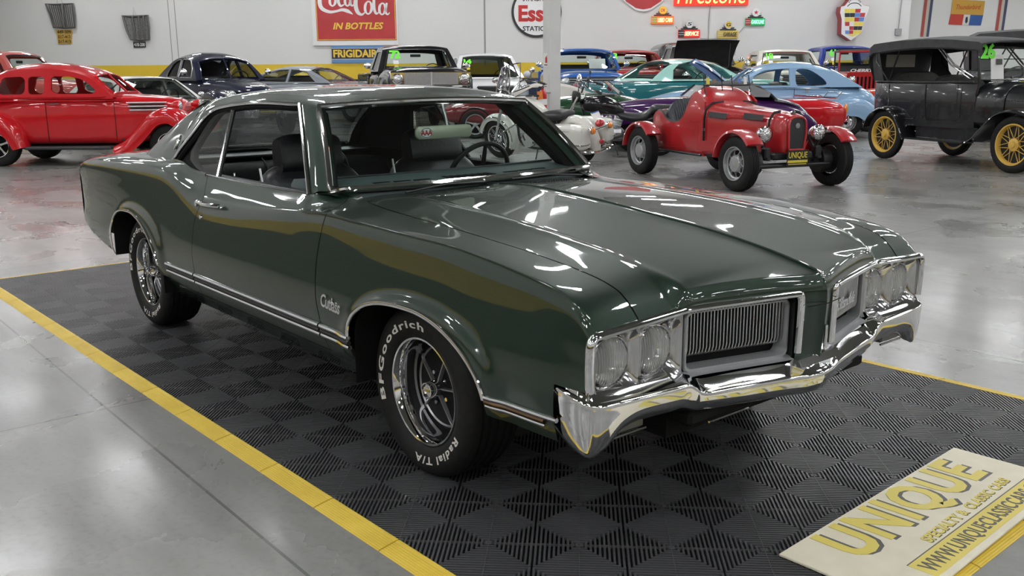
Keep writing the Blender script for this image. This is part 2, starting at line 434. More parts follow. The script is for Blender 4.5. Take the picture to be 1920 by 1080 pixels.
# ------------------------------------------------------------ interlocking mat
MYAW = R(1.3); MATM = Matrix.Translation((-.042, -1.213, 0)) @ Matrix.Rotation(MYAW, 4, 'Z')
MX0, MX1, MY1, TS = -12*.405, 4*.405, 7*.405, .405
def floor_mat():
    root = thing('garage_mat', 'black ribbed interlocking floor mat with yellow border under the dark green car', 'floor mat')
    root.matrix_world = MATM
    b = MB(); P_ = TS/math.sqrt(2); pit = P_/2/10; zt, zb = .0125, .002
    for i in range(-26, 16):
        for j in range(-26, 16):
            u, v = i*P_, j*P_          # lattice of concentric squares, turned 45 degrees
            cx = (u+v)/math.sqrt(2)+TS/2; cy = (v-u)/math.sqrt(2)+TS/2
            if cx < MX0-.3 or cx > MX1+.3 or cy < -.3 or cy > MY1+.3: continue
            V = []; F = []
            for k in range(10):
                r0 = k*pit
                for rr_, zz in ((r0+.18*pit, zb), (r0+.27*pit, zt), (r0+.73*pit, zt), (r0+.82*pit, zb)):
                    for q in range(4):
                        a = pi/2*q; V.append((cx+rr_*math.sqrt(2)*cos(a), cy+rr_*math.sqrt(2)*sin(a), zz))
                o = k*16
                for ring in range(3):
                    for q in range(4):
                        F.append((o+ring*4+q, o+ring*4+(q+1) % 4, o+ring*4+4+(q+1) % 4, o+ring*4+4+q))
            b.add(V, F)
    me = bpy.data.meshes.new('ribbed_tiles'); me.from_pydata(b.v, [], b.f); bm = bmesh.new(); bm.from_mesh(me)
    for co, no in (((MX0, 0, 0), (-1, 0, 0)), ((MX1, 0, 0), (1, 0, 0)), ((0, 0, 0), (0, -1, 0)), ((0, MY1, 0), (0, 1, 0))):
        bmesh.ops.bisect_plane(bm, geom=bm.verts[:]+bm.edges[:]+bm.faces[:], plane_co=co, plane_no=no, clear_outer=True)
    bm.to_mesh(me); bm.free()
    me.materials.append(noise_mat('mat_plastic', (.050, .051, .054), (.070, .071, .075), 3., .36))
    o = bpy.data.objects.new('ribbed_tiles', me); COL.objects.link(o); o.parent = root
    g = MB().box(((MX0+MX1)/2, MY1/2, .001), (MX1-MX0, MY1, .002))
    g.build('tile_base', DARK, root, smooth=False)
    w = MB(); P2 = P_                 # thin webs that tie the ribs together, along both diagonals
    for sgn in (1, -1):
        for k in range(-30, 31):
            c0 = k*TS                   # line  y = sgn*x + c0 through the square centres
            pts = []
            for x in (MX0+.002, MX1-.002): pts.append((x, sgn*x+c0))
            (xa, ya), (xb, yb) = pts
            def clip(xa, ya, xb, yb):
                t0, t1 = 0., 1.; dy = yb-ya
                for p_, q_ in ((-dy, ya-.002), (dy, MY1-.002-ya)):
                    r = q_/p_
                    if p_ < 0: t0 = max(t0, r)
                    else: t1 = min(t1, r)
                return t0, t1
            t0, t1 = clip(xa, ya, xb, yb)
            if t1-t0 < .005: continue
            a = Vector((lerp(xa, xb, t0), lerp(ya, yb, t0), 0)); e = Vector((lerp(xa, xb, t1), lerp(ya, yb, t1), 0))
            n = Vector((-sgn, 1, 0)).normalized()*.0009; up = Vector((0, 0, .0127)); lo = Vector((0, 0, .004))
            w.add([a-n+lo, a+n+lo, e+n+lo, e-n+lo, a-n+up, a+n+up, e+n+up, e-n+up], [(4, 5, 6, 7), (0, 4, 7, 3), (1, 2, 6, 5)])
    w.build('tie_webs', mat('mat_web', (.075, .075, .075), .5), root, smooth=False)
    ym = noise_mat('yellow_edging', (.62, .43, .035), (.72, .52, .06), 6., .5)
    N, L, bs = nodes(ym); tc = N.new('ShaderNodeTexCoord')
    def edge_piece(x0, y0, dx, dy):
        # ramp from the mat's rim outwards, ribbed along its length
        L0 = Vector((x0, y0, 0)); d = Vector((dx, dy, 0)); n = Vector((dy, -dx, 0)).normalized()
        secs = []
        prof = [(0, .0135), (.010, .0135)]
        for k in range(7):
            a = .012+k*.009; z = .0130-k*.0014
            prof += [(a, z), (a+.0062, z-.0008), (a+.0070, z-.0028)]
        prof += [(.078, .001), (.078, .0), (0, .0)]
        for t in (.007, .993): secs.append([L0+d*t+n*a+Vector((0, 0, z)) for a, z in prof])
        return MB().loft(secs, True, True).build('edge_strip', ym, root, smooth=False)
    for k in range(-12, 4): edge_piece(k*TS, 0, TS, 0)
    for k in range(-12, 4): edge_piece((k+1)*TS, MY1, -TS, 0)
    for k in range(0, 7): edge_piece(MX1, k*TS, 0, TS)
    for k in range(0, 7): edge_piece(MX0, (k+1)*TS, 0, -TS)
floor_mat()

def floor_sign():
    root = thing('display_sign', 'cream floor sign with big yellow lettering lying on the black mat corner', 'sign')
    root.matrix_world = MATM @ Matrix.Translation((1.268, .806, .0137)) @ Matrix.Rotation(R(1.07), 4, 'Z')
    # local: x runs down the sign, y along the text
    W, H, T = 1.228, .412, .009
    cream = noise_mat('worn_cream_board', (.70, .65, .50), (.78, .73, .58), 9., .5)
    N, L, b = nodes(cream)
    MB().box((H/2, W/2, T/2), (H, W, T), r=.002).build('board', cream, root)
    yl = mat('sign_yellow', (.72, .60, .12), .45); gr = mat('sign_grey', (.10, .095, .09), .5)
    def put(b, name, m, x, y, z, sl=0.): return b.xform(Matrix.Translation((x, y, T+z)) @ Matrix.Rotation(pi/2+sl, 4, 'Z')).build(name, m, root, smooth=False)
    def uni(): return text_mb('UNIQUE', .242, 0, .0075, .001, 1.12, .92)
    put(uni(), 'letter_shadow', gr, .118+.010, .615+.012, .0004)
    put(uni(), 'main_lettering', yl, .118, .615, .0012)
    put(text_mb('SPECIALTY &  CLASSIC CARS', .050, 0, .0026, .001, 1.1, .66), 'small_lettering_shadow', gr, .262, .735, .0003, .02)
    put(text_mb('SPECIALTY &  CLASSIC CARS', .050, 0, .0016, .001, 1.1, .66), 'small_lettering', yl, .2595, .7335, .0012, .02)
    bd = MB().box((.345, .69, T+.0004), (.088, .95, .0008)); bd.build('address_band', yl, root, smooth=False)
    MB().box((.299, .69, T+.0005), (.004, .95, .001)).build('band_rule', gr, root, smooth=False)
    put(text_mb('WWW.UNIQUECLASSICCARS.COM', .076, 0, .0009, .001, 1.04, .93), 'address_lettering', gr, .350, .70, .0012)
floor_sign()
# ------------------------------------------------------------ the dark green hardtop coupe
GREEN = None
def green_paint():
    m = mat('dark_green_metallic', (.0035, .0205, .0098), .40, .45, 1.0, .02); N, L, b = nodes(m)
    b.inputs['Coat IOR'].default_value = 1.55
    # fine metal flake in the base coat
    tc = N.new('ShaderNodeTexCoord'); v = N.new('ShaderNodeTexVoronoi'); v.inputs['Scale'].default_value = 900.
    L.new(tc.outputs['Object'], v.inputs['Vector'])
    bp = N.new('ShaderNodeBump'); bp.inputs['Strength'].default_value = .25; bp.inputs['Distance'].default_value = .001
    L.new(v.outputs['Color'], bp.inputs['Height']); L.new(bp.outputs[0], b.inputs['Normal'])
    return m
GREEN = green_paint()
cZ = Sp((-3.97, .90), (-3.85, .925), (-3.5, .955), (-3.0, .978), (-2.6, .988), (-2.4, .985), (-2.25, .965), (-2.1, .925), (-1.95, .885), (-1.8, .868), (-1.5, .878), (-1.2, .895), (-.9, .913), (-.6, .928), (-.3, .919), (0, .911), (.2, .908), (.4, .894), (.6, .873), (.75, .852), (.83, .830), (.89, .793), (.93, .748))
cY = Sp((-4.0, .86), (-3.7, .885), (-3.2, .90), (-2.6, .888), (-2.3, .885), (-2.1, .886), (-1.9, .890), (-1.2, .885), (-.6, .878), (.3, .879), (.7, .885), (.93, .893))
cD = Sp((-4, .03), (-3, .035), (-2.2, .03), (-1.6, .035), (-.9, .022), (-.5, .014), (.6, .014), (.85, .02), (.93, .03))
tY = Sp((-4.0, .70), (-3.6, .735), (-3.1, .75), (-2.5, .765), (-2.35, .79), (-1.95, .80), (-.86, .80), (-.80, .745), (-.775, .64), (-.70, .65), (-.6, .68), (-.34, .70), (0, .722), (.36, .735), (.6, .735), (.93, .726))
tZ = Sp((-4.0, .935), (-3.85, .955), (-3.5, .985), (-3.1, 1.005), (-2.5, 1.01), (-2.3, 1.00), (-2.15, .975), (-2.0, .965), (-1.5, .960), (-.9, .968), (-.80, .980), (-.7, .955), (-.6, .945), (-.34, .932), (0, .923), (.36, .905), (.6, .884), (.75, .863), (.84, .838), (.89, .802), (.93, .757))
wS = Sp((-4.05, .90), (-3.9, .935), (-3.7, .96), (-3.3, .985), (-2.6, 1.), (.3, 1.), (.7, .995), (.93, .977))
def archz(x, f=True):
    if f: x0, wl, wr, h, pl, pr = .075, .405, .415, .205, 2.7, 1.8
    else: x0, wl, wr, h, pl, pr = -2.80, .36, .44, .240, 3.0, 1.55
    w, p = (wl, pl) if x < x0 else (wr, pr)
    d = min(1., abs(x-x0)/w); return .46+h*(1-d**p)**(1/p)
def arch_pts(f, n=40, grow=0.):
    x0, wl, wr = (.075, .405, .415) if f else (-2.80, .36, .44)
    out = []
    for i in range(n+1):
        a = pi*i/n; x = x0-cos(a)*((wl if cos(a) > 0 else wr)+grow)
        d0, w0 = ((wl+grow), wl) if cos(a) > 0 else ((wr+grow), wr)
        xx = x0+(x-x0)*w0/d0; out.append((x, archz(xx, f)+grow*sin(a)))
    return out
def flare(x, z):
    b = 0.
    for f in (True, False):
        x0, wl, wr, h = (.075, .405, .415, .205) if f else (-2.80, .36, .44, .24)
        w = wl if x < x0 else wr
        rr = math.hypot((x-x0)/w, max(0., z-.46)/h)
        if z > .40: b = max(b, .013/(1+math.exp((rr-1.17)*34)))
    return b
SEC_N = 6
def side_pt(x, t, s=-1):
    k = wS(x); zc, yc, d = cZ(x), cY(x), cD(x); low = .455 if x < .5 else .455
    up = (tY(x)-yc, tZ(x)-zc); ul = math.hypot(*up)
    zr = (zc-.62)/.285; zm = .62+.085*zr; zq = .62+.175*zr
    P = [(.845*k, .285), (.915*k, .375), (.945*k, .455), (.9505*k, .535), (.942*k, .62), (lerp(.942*k, yc+.006, .31), zm), (lerp(.942*k, yc+.006, .635), zq), (yc+.005, zc-d), (yc+up[0]/ul*d, zc+up[1]/ul*d*.9), (tY(x), tZ(x))]
    n = len(P)-1; u = min(max(t, 0.), 1.)*n; i = min(int(u), n-1); f = u-i
    g = lambda j: P[min(max(j, 0), n)]
    o = []
    for c in (0, 1):
        a, b, cc, e = g(i-1)[c], g(i)[c], g(i+1)[c], g(i+2)[c]
        o.append(.5*((2*b)+(cc-a)*f+(2*a-5*b+4*cc-e)*f*f+(3*b-a-3*cc+e)*f**3))
    y, z = o
    return Vector((x, s*(y+(flare(x, z) if t < .8 else 0.)), z))
def t_of_z(x, z):
    a, b = 0., .74
    for _ in range(30):
        m = (a+b)/2
        if side_pt(x, m).z < z: a = m
        else: b = m
    return a
DFX = Sp((0, -.545), (.28, -.565), (.43, -.607), (.6, -.630), (.71, -.618), (.80, -.600), (.88, -.60), (.94, -.68), (1.0, -.83))
DRX = Sp((0, -1.845), (.28, -1.862), (.43, -1.892), (.58, -1.898), (.72, -1.868), (.86, -1.845), (.93, -1.90), (1.0, -1.985))
GAP = .0028
def side_grid(b, s, xa, xb, ta, tb, nu, nv, cl=0):
    """xa, xb: functions of t; ta, tb: functions of x; cl clusters columns at both ends"""
    rows = []
    for i in range(nu+1):
        u = i/nu
        if cl: u = .5-.5*cos(pi*u)
        row = []
        xm = lerp(xa(.5), xb(.5), u); t0, t1 = ta(xm), tb(xm)
        for j in range(nv+1):
            t = lerp(t0, t1, j/nv); row.append(side_pt(lerp(xa(t), xb(t), u), t, s))
        rows.append(row)
    b.grid(rows)
K = lambda c: (lambda *_: c)
def lipped(b, pts, s, d=.012):
    pass
def body_sides(root):
    parts = {}
    for s in (-1, 1):
        # front fender: behind, above and ahead of the wheel
        b = MB(); xl = lambda t: DFX(t)+GAP; T1 = K(1.)
        xb0 = -.330
        side_grid(b, s, xl, K(xb0), K(0.), T1, 14, 44)
        side_grid(b, s, K(xb0), K(.49), lambda x: t_of_z(x, archz(x)), T1, 60, 40, 1)
        side_grid(b, s, K(.49), K(.80), lambda x: t_of_z(x, .405), T1, 14, 40)
        side_grid(b, s, K(.80), K(.928), lambda x: t_of_z(x, .585), T1, 14, 40)
        f = b.build('front_fender', GREEN, root, 50)
        # door
        b = MB(); side_grid(b, s, lambda t: DRX(t)+GAP, lambda t: DFX(t)-GAP, K(.12), K(.995), 40, 46)
        dr = b.build('door', GREEN, root, 50)
        # sill under the doors
        b = MB(); side_grid(b, s, K(-2.42), K(-.34), K(0.), K(.115), 20, 6); b.build('sill', GREEN, root)
        # quarter panel
        b = MB(); xr = lambda t: DRX(t)-GAP
        side_grid(b, s, K(-2.365), xr, K(.12), T1, 22, 46)
        side_grid(b, s, K(-3.155), K(-2.365), lambda x: t_of_z(x, archz(x, False)), T1, 60, 40, 1)
        lowz = Sp((-4., .54), (-3.6, .47), (-3.155, .40))
        side_grid(b, s, K(-3.98), K(-3.155), lambda x: t_of_z(x, lowz(x)), T1, 34, 44)
        q = b.build('quarter_panel', GREEN, root, 50)
        parts[s] = (f, dr, q)
        # dark jamb that shows in the door gaps
        j = MB()
        for fx in (DFX, DRX):
            rows = [[side_pt(fx(t)+o, t, s)*1 for o in (-.02, .02)] for t in [i/30 for i in range(31)]]
            for r_ in rows:
                for p in r_: p.y -= s*.006; p.z -= .004
            j.grid(rows)
        j.build('door_jamb', DARK, root)
        # chrome wheel-opening mouldings
        for fr in (True, False):
            pts = []
            for x, z in arch_pts(fr, 48, .004):
                p = side_pt(x, t_of_z(x, z), s); pts.append((x, p.y+s*.002, z))
            MB().tube(pts, .0085, 8, flat=.7).build('wheel_opening_moulding', CHROME, root)
        # black inner wheel housings
        for fr in (True, False):
            ap = arch_pts(fr, 30, .0); x0 = .075 if fr else -2.8
            rows = []
            for yy in (.935, .90, .55):
                rows.append([(x, s*(yy if i or 1 else 0), z) for i, (x, z) in enumerate([(ap[0][0], .30 if fr else .40)]+ap+[(ap[-1][0], .44 if fr else .30)])])
            w = MB().grid(rows); w.add(rows[-1], [tuple(range(len(rows[-1])))])
            w.build('wheel_housing', DARK, root)
        # double bright rocker moulding with a dark groove
        for (xa, xb_, n) in ((-2.25, -1.868, 6), (-1.856, -.575, 20), (-.563, -.325, 5)):
            for zz, r_, mt, nm in ((.485, .0105, CHROME, 'rocker_moulding'), (.4655, .009, BLACK, 'rocker_groove'), (.447, .0095, CHROME, 'rocker_moulding')):
                pts = [side_pt(x, t_of_z(x, zz), s)+Vector((0, s*.003, 0)) for x in [lerp(xa, xb_, i/n) for i in range(n+1)]]
                MB().tube(pts, r_, 8).build(nm, mt, root)
        for zz, r_, mt, nm in ((.472, .008, CHROME, 'fender_moulding'), (.458, .0085, mat('bronze_reflection_strip', (.20, .13, .08), .2, 1.), 'fender_groove'), (.443, .006, CHROME, 'fender_moulding')):
            e = .815 if zz > .465 else .765
            pts = [side_pt(x, t_of_z(x, zz+.006*(x-.5)/.3), s)+Vector((0, s*.003, 0)) for x in [lerp(.505, e, i/10) for i in range(11)]]
            MB().tube(pts, r_, 8).build(nm, mt, root)
    return parts

# hood ------------------------------------------------------
hC = Sp((-.72, .958), (-.62, .968), (-.42, .978), (-.04, .961), (.39, .922), (.64, .897), (.85, .864), (.97, .838), (1.05, .818))
hR = Sp((-.72, .958), (-.62, .958), (-.3, .953), (0, .943), (.26, .929), (.61, .895), (.77, .868), (.88, .840), (.93, .820), (1.05, .817))
hXF = Sp((0, 1.048), (.05, 1.040), (.1, 1.028), (.3, .974), (.5, .926), (.56, .921), (.65, .923), (.73, .927))
hZT = Sp((0, .772), (.1, .776), (.5, .776), (.54, .770), (.6, .766), (.73, .757))
wsX = lambda y: -.70-.095*(abs(y)/.755)**2.2          # windshield base line in plan
def hood_z(x, y):
    ys = tY(max(x, -.62)); a = min(1., abs(y)/ys); zc, zr, zs = hC(x), hR(x), tZ(max(x, -.62))
    r = .74
    if a < r:
        z = zc+(zr-zc)*(a/r)**1.35
        z += .005*math.exp(-abs(y)/.02)
    else:
        q = (a-r)/(1-r); z = zr+(zs-zr)*(q*q*(3-2*q))**.85
    z += .0045*math.exp(-((a-r)/.035)**2)*min(1., max(0., (x+.7)/.3))*(1 if x < .9 else 0.3)
    return z
def hood(root):
    ny = 76; rows = []
    ys_ = []
    for i in range(-ny, ny+1):
        c = i/ny; ys_.append(c)
    NX = 60
    for c in ys_:
        col = []
        # width varies along x: keep column at fraction c of the seam
        yf = c*.7235
        xf = hXF(abs(yf)); xr = -.62-.06*abs(c)**2
        kink = max(0., min(1., (.575-abs(yf))/.06)); kink = kink*kink*(3-2*kink)
        for j in range(NX+1):
            u = j/NX; u = 1-(1-u)**1.5
            x = lerp(xr, xf, u); y = c*(tY(max(x, -.62))-.0065)
            z = hood_z(x, y); ze = hood_z(xf, yf*.995); q = max(0., (x-xf+.16)/.16)
            z -= max(0., ze-hZT(abs(yf))-.003)*q*q*(1-kink)
            col.append((x, y, z))
        x0, y0, z0 = col[-1]; tgt = hZT(abs(yf))-.004
        for q in range(1, 9):
            f = q/8; col.append((x0+.020*kink*(1-(1-f)**2.2)+.003*f, y0, lerp(z0, min(tgt, z0-.003), f**1.15)))
        rows.append(col)
    MB().grid(rows).build('hood', GREEN, root, 50)
    # dark gap under the seam
    g = MB()
    for s in (-1, 1):
        g.grid([[(x, s*(tY(x)+o), tZ(x)-.006) for o in (-.012, .010)] for x in [lerp(-.66, .925, i/40) for i in range(41)]])
    g.build('hood_gap', DARK, root)
    # raised bright strip along the crease
    pts = [(x, 0, hood_z(x, 0)+.0005) for x in [lerp(-.60, 1.035, i/40) for i in range(41)]]
    MB().tube(pts, .0045, 8).build('hood_centre_strip', GREEN, root)
    # cowl between hood and windshield with its vent grilles
    rows = []
    for i in range(-30, 31):
        c = i/30; y = c*.64; xa, xb = wsX(y)-.02, -.617-.06*abs(c)**2
        rows.append([(lerp(xa, xb, q/5), y, hood_z(-.62, y*.98)-.006-.004*sin(pi*q/5)) for q in range(6)])
    MB().grid(rows).build('cowl', GREEN, root, 60)
    for s in (-1, 1):
        v = MB()
        for i in range(22):
            for j in range(4):
                y = s*(.13+.017*i); x = -.585+j*.018-.03*(i/22)
                v.ell((x, y, hood_z(x, y)+.0006), (.0042, .0042, .0012), 6, 4)
        v.build('cowl_vent', DARK, root)
    # wipers parked on the cowl
    for s in (-1, 1):
        a = Vector((-.655, s*.52+.05, hood_z(-.62, .5)+.008)); e = Vector((wsX(s*.08+.05)+.035, s*.08+.05, hood_z(-.62, .1)+.012))
        MB().tube([a, (a+e)/2+Vector((0, 0, .012)), e], .005, 6).build('wiper', BLACK, root)
    # body-coloured prow between the grilles
    secs = []
    for z, fx, hw in ((.806, 1.052, .094), (.79, 1.062, .094), (.765, 1.068, .092), (.735, 1.069, .091), (.728, 1.069, .091), (.66, 1.066, .090), (.57, 1.060, .090), (.515, 1.055, .09)):
        sec = []
        for i in range(-8, 9):
            c = i/8; sec.append((fx-.026*abs(c)**1.4+.012*math.exp(-(c/.12)**2), c*hw, z))
        sec += [(.95, hw, z), (.95, -hw, z)]
        secs.append(sec)
    MB().loft(secs).build('prow', GREEN, root, 50)
    MB().box((1.084, 0, .615), (.012, .012, .085), r=.004).build('prow_ornament', CHROME, root)
    MB().tube([(1.072, -.094, .7265), (1.0855, 0, .7265), (1.072, .094, .7265)], .0016, 6).build('prow_seam', DARK, root)
def face_x(y): return Sp((0, 1.05), (.1, 1.037), (.3, .985), (.5, .936), (.56, .930), (.93, .924))(abs(y))
def front_face(root):
    for s in (-1, 1):
        # bright surround of grille and lamps
        base = [(.921, .914, .585), (.923, .917, .66), (.924, .915, .715), (.926, .905, .738), (.929, .885, .7465), (.932, .80, .751), (.935, .726, .755), (.936, .62, .760), (.937, .54, .763), (.945, .50, .7655), (1.000, .28, .7665), (1.040, .122, .7665), (1.047, .104, .763), (1.049, .0965, .750), (1.049, .095, .70), (1.046, .096, .57)]
        MB().tube(cat([(x, s*y, z) for x, y, z in base], 5), .0155, 10, flat=.75).build('grille_surround', CHROME, root)
        # lamps: squarish bright bezel running back to a round sealed beam
        for yc in (.803, .616):
            xo = .917; rows = []
            outl = rrect(.176, .192, .04, 7); n = len(outl)
            def cir(r_): return [(r_*cos(math.atan2(v, u)), r_*sin(math.atan2(v, u))) for u, v in outl]
            for k, (f, dx) in enumerate(((1.06, -.006), (1.0, .004), (.955, .000), (.90, -.006))):
                rows.append([(xo+dx, s*(yc+u*f), .648+v*f) for u, v in outl])
            c = cir(.0790)
            for f, dx in ((.5, -.018), (1., -.032)):
                rows.append([(xo+dx, s*(yc+lerp(u*.88, a, f)), .648+lerp(v*.88, b_, f)) for (u, v), (a, b_) in zip(outl, c)])
            bz = MB().grid(rows, False, True).build('headlamp_bezel', BEZEL, root, 40)
            MB().lathe([(.079, -.034), (.0775, -.024), (.0735, -.022), (.0725, -.030)], (xo, s*yc, .646), (1, 0, 0), 40).build('retaining_ring', CHROME, bz)
            dm = [(0.0725*sin(R(90)*i/8), -.030+.020*cos(R(90)*i/8)) for i in range(9)][::-1]
            ln = MB().lathe(dm, (xo, s*yc, .646), (1, 0, 0), 40).build('headlamp_lens', HEADLENS, root, 40)
            MB().lathe([(.0725, -.033), (.055, -.060), (.02, -.082), (.0, -.084)], (xo, s*yc, .646), (1, 0, 0), 40).build('reflector', CHROME, ln)
            MB().lathe([(.090, -.036), (.0785, -.036)], (xo, s*yc, .646), (1, 0, 0), 30).build('lamp_backing', DARK, bz)
        # panel around the lamps and grille shell
        o = [(.512, .555), (.915, .545), (.912, .74), (.512, .755)]
        MB().sheet(o, [rrect(.178, .194, .04, 7, .803, .648), rrect(.178, .194, .04, 7, .616, .648)], 0, lambda u, v: (.913, s*u, v)).build('lamp_panel', SILVER, root)
        MB().box((.84, s*.68, .65), (.02, .34, .22)).build('front_bulkhead', DARK, root)
        # grille: silver frame, thin upright bars that hook back at the foot
        yo, yi = .502, .106
        gx = lambda y: face_x(y)-.022
        fr = rrect(.386, .182, .024, 5, .307, .651); frm = MB()
        rows = [[(gx(u)+dx, s*(.307+(u-.307)*k), .651+(v-.651)*k2) for u, v in fr] for dx, k, k2 in ((-.004, 1.03, 1.10), (.004, 1.02, 1.06), (.004, .985, .975), (-.045, .975, .95))]
        frm.grid(rows, False, True)
        g = frm.build('grille_frame', SILVER, root, 40)
        for i in range(30):
            y = lerp(yo-.020, yi+.020, i/29); x = gx(y)-.010
            pr = [(x, s*y, .735), (x, s*y, .622), (x-.004, s*y, .606), (x-.016, s*y, .597), (x-.04, s*y, .594)]
            MB().tube(pr, 0.0024, 5, flat=1.3, up=(0, 1, 0)).build('grille_bar', BRIGHT, root)
        MB().grid([[(gx(y)-.050, s*y, z) for z in (.55, .75)] for y in (yo, .4, .3, .2, yi)]).build('grille_void', DARK, root)
        sh = [[(gx(y)-.045+d*.075, s*y, .566-d*.018) for d in (0., .3, .7, 1.)] for y in (yo+.01, .45, .3, .2, yi-.005)]
        MB().grid(sh).build('grille_sill', SILVER, root)
        MB().grid([[(gx(y)+.004, s*y, .744), (gx(y)+.024, s*y, .762)] for y in (yo+.02, .4, .3, .2, yi-.01)]).build('grille_lip', DARK, root)
        # inner wall beside the prow
        MB().add([(1.03, s*.1, .55), (.95, s*.1, .55), (.95, s*.1, .765), (1.03, s*.1, .765)], [(0, 1, 2, 3)]).build('grille_side', BLACK, root)
    # script on the far grille
    t = text_mb('Oldsmobile', .055, .35, .0012, .004, .92, .185)
    yy = .315; t.xform(basis((face_x(yy)-.018, yy, .662), (-.235, 1, .0), (0, 0, 1))).build('grille_script', CHROME, root, smooth=False)
def headlens_mat():
    m = mat('headlamp_glass', (.93, .94, .93), .03, .0, .6, .02); N, L, b = nodes(m)
    b.inputs['Transmission Weight'].default_value = .72; b.inputs['IOR'].default_value = 1.12
    tc = N.new('ShaderNodeTexCoord'); w = N.new('ShaderNodeTexWave'); w.bands_direction = 'Y'; w.inputs['Scale'].default_value = 38.; w.inputs['Distortion'].default_value = 1.2
    w.inputs['Detail'].default_value = 1.
    L.new(tc.outputs['Object'], w.inputs['Vector']); bp = N.new('ShaderNodeBump'); bp.inputs['Strength'].default_value = .6; bp.inputs['Distance'].default_value = .006
    L.new(w.outputs['Fac'], bp.inputs['Height']); L.new(bp.outputs[0], b.inputs['Normal'])
    return m
HEADLENS = headlens_mat()
BEZEL = mat('bezel_chrome', (.70, .70, .71), .13, 1.0)

def bumper(root, plan, name='front_bumper'):
    """plan rows: s-along list of (x, y, zshelf, dshelf, zcrease, zlow, tuck)"""
    half = cat(plan, 6); secs = []
    full = [Vector(p) for p in half]
    pts = [(p[0], -p[1], *p[2:]) for p in full]+[(p[0], p[1], *p[2:]) for p in reversed(full[:-1])]
    n = len(pts)
    for i, p in enumerate(pts):
        a, b = pts[max(0, i-1)], pts[min(n-1, i+1)]
        t = Vector((b[0]-a[0], b[1]-a[1], 0)).normalized(); nn = Vector((-t.y, t.x, 0))
        if nn.x < 0 and abs(nn.x) > .2: nn = -nn
        if nn.dot(Vector((p[0]-.3, p[1], 0))) < 0: nn = -nn
        x, y, zs, ds, zc, zl, tk = p; h = zc-zl; B = Vector((x, y, 0)); uc = lerp(1., .35, min(1., max(0., (abs(y)-.72)/.14)))
        prof = [(-ds-.01, zs-.02), (-ds, zs-.002), (-ds+.006, zs), (-.014, lerp(zs, zc, .72)), (-.004, zc+.007), (.001, zc), (-.001, zc-.007), (-.005*uc, zc-.03), (-.012*uc, zc-h*.45), (-.024*uc, zc-h*.72), ((-.030-tk*.35)*uc, zl+h*.12), ((-.034-tk*.6)*uc, zl+.004), ((-.04-tk)*uc, zl), ((-.06-tk)*uc, zl+.012)]
        secs.append([B+nn*o+Vector((0, 0, z)) for o, z in prof])
    return MB().loft(secs, False, False).build(name, CHROME, root, 60)
def bumpers(root):
    f = [(.780, .930, .602, .012, .575, .425, .03), (.86, .941, .598, .018, .566, .400, .03), (.922, .936, .592, .035, .553, .388, .035), (.950, .905, .582, .045, .545, .388, .05), (.960, .85, .578, .045, .543, .408, .06), (.966, .78, .575, .045, .541, .440, .05), (.974, .60, .568, .045, .537, .436, .05), (.978, .545, .566, .045, .536, .434, .05), (.981, .515, .556, .045, .520, .428, .05), (.989, .475, .538, .045, .500, .420, .05), (1.020, .33, .536, .05, .497, .414, .05), (1.058, .15, .534, .045, .493, .408, .05), (1.082, .06, .532, .03, .490, .404, .05), (1.090, 0., .532, .03, .489, .403, .05)]
    bumper(root, f)
    MB().loft([[(x, y, z) for x, z in ((1.02, .525), (1.030, .555), (1.062, .550), (1.078, .528))] for y in (-.115, -.10, .10, .115)], True, True).build('bumper_centre_block', CHROME, root, 30)
    for s in (-1, 1):
        MB().box((.895, s*.745, .446), (.04, .14, .045), r=.008).build('parking_lamp', mat('parking_lamp_glass', (.06, .06, .05), .25, 0, .6), root)
        MB().tube([(.915, s*.82, .420), (.915, s*.67, .420)], .004, 6).build('parking_lamp_trim', CHROME, root)
    MB().box((.90, 0, .405), (.09, 1.0, .05), r=.012).build('lower_valance', DARK, root)
    MB().tube([(.955, -.42, .385), (.955, -.22, .385)], .004, 6).build('valance_edge', CHROME, root)
    r = [(-3.82, .885, .60, .012, .56, .44, .03), (-3.90, .875, .60, .03, .555, .435, .03), (-3.98, .83, .60, .04, .55, .43, .05), (-4.02, .75, .60, .045, .55, .43, .05), (-4.05, .4, .60, .045, .55, .43, .05), (-4.06, 0, .60, .045, .55, .43, .05)]
    o = bumper(root, r, 'rear_bumper')
    # tail panel, deck lid and tail lamps
    rows = []
    for i in range(-20, 21):
        c = i/20; rows.append([(-3.985-.05*(1-abs(c)**3), c*.87, lerp(.55, .925-.07*abs(c)**4, z)) for z in (0, .2, .45, .7, .9, 1.)])
    MB().grid(rows).build('tail_panel', GREEN, root)
    for s in (-1, 1): MB().box((-4.0, s*.70, .75), (.03, .12, .19), r=.02).build('tail_lamp', LENSR, root)
    rows = []
    for i in range(31):
        u = i/30; x = lerp(-3.02, -3.99, u); rows.append([(x, c/16*(tY(x)-.003), lerp(tZ(x), tZ(x)+.022, 1-(c/16)**2)) for c in range(-16, 17)])
    MB().grid(rows).build('trunk_lid', GREEN, root, 60)
SEAL = mat('seal_black', (.007, .007, .008), .7, spec=.15)
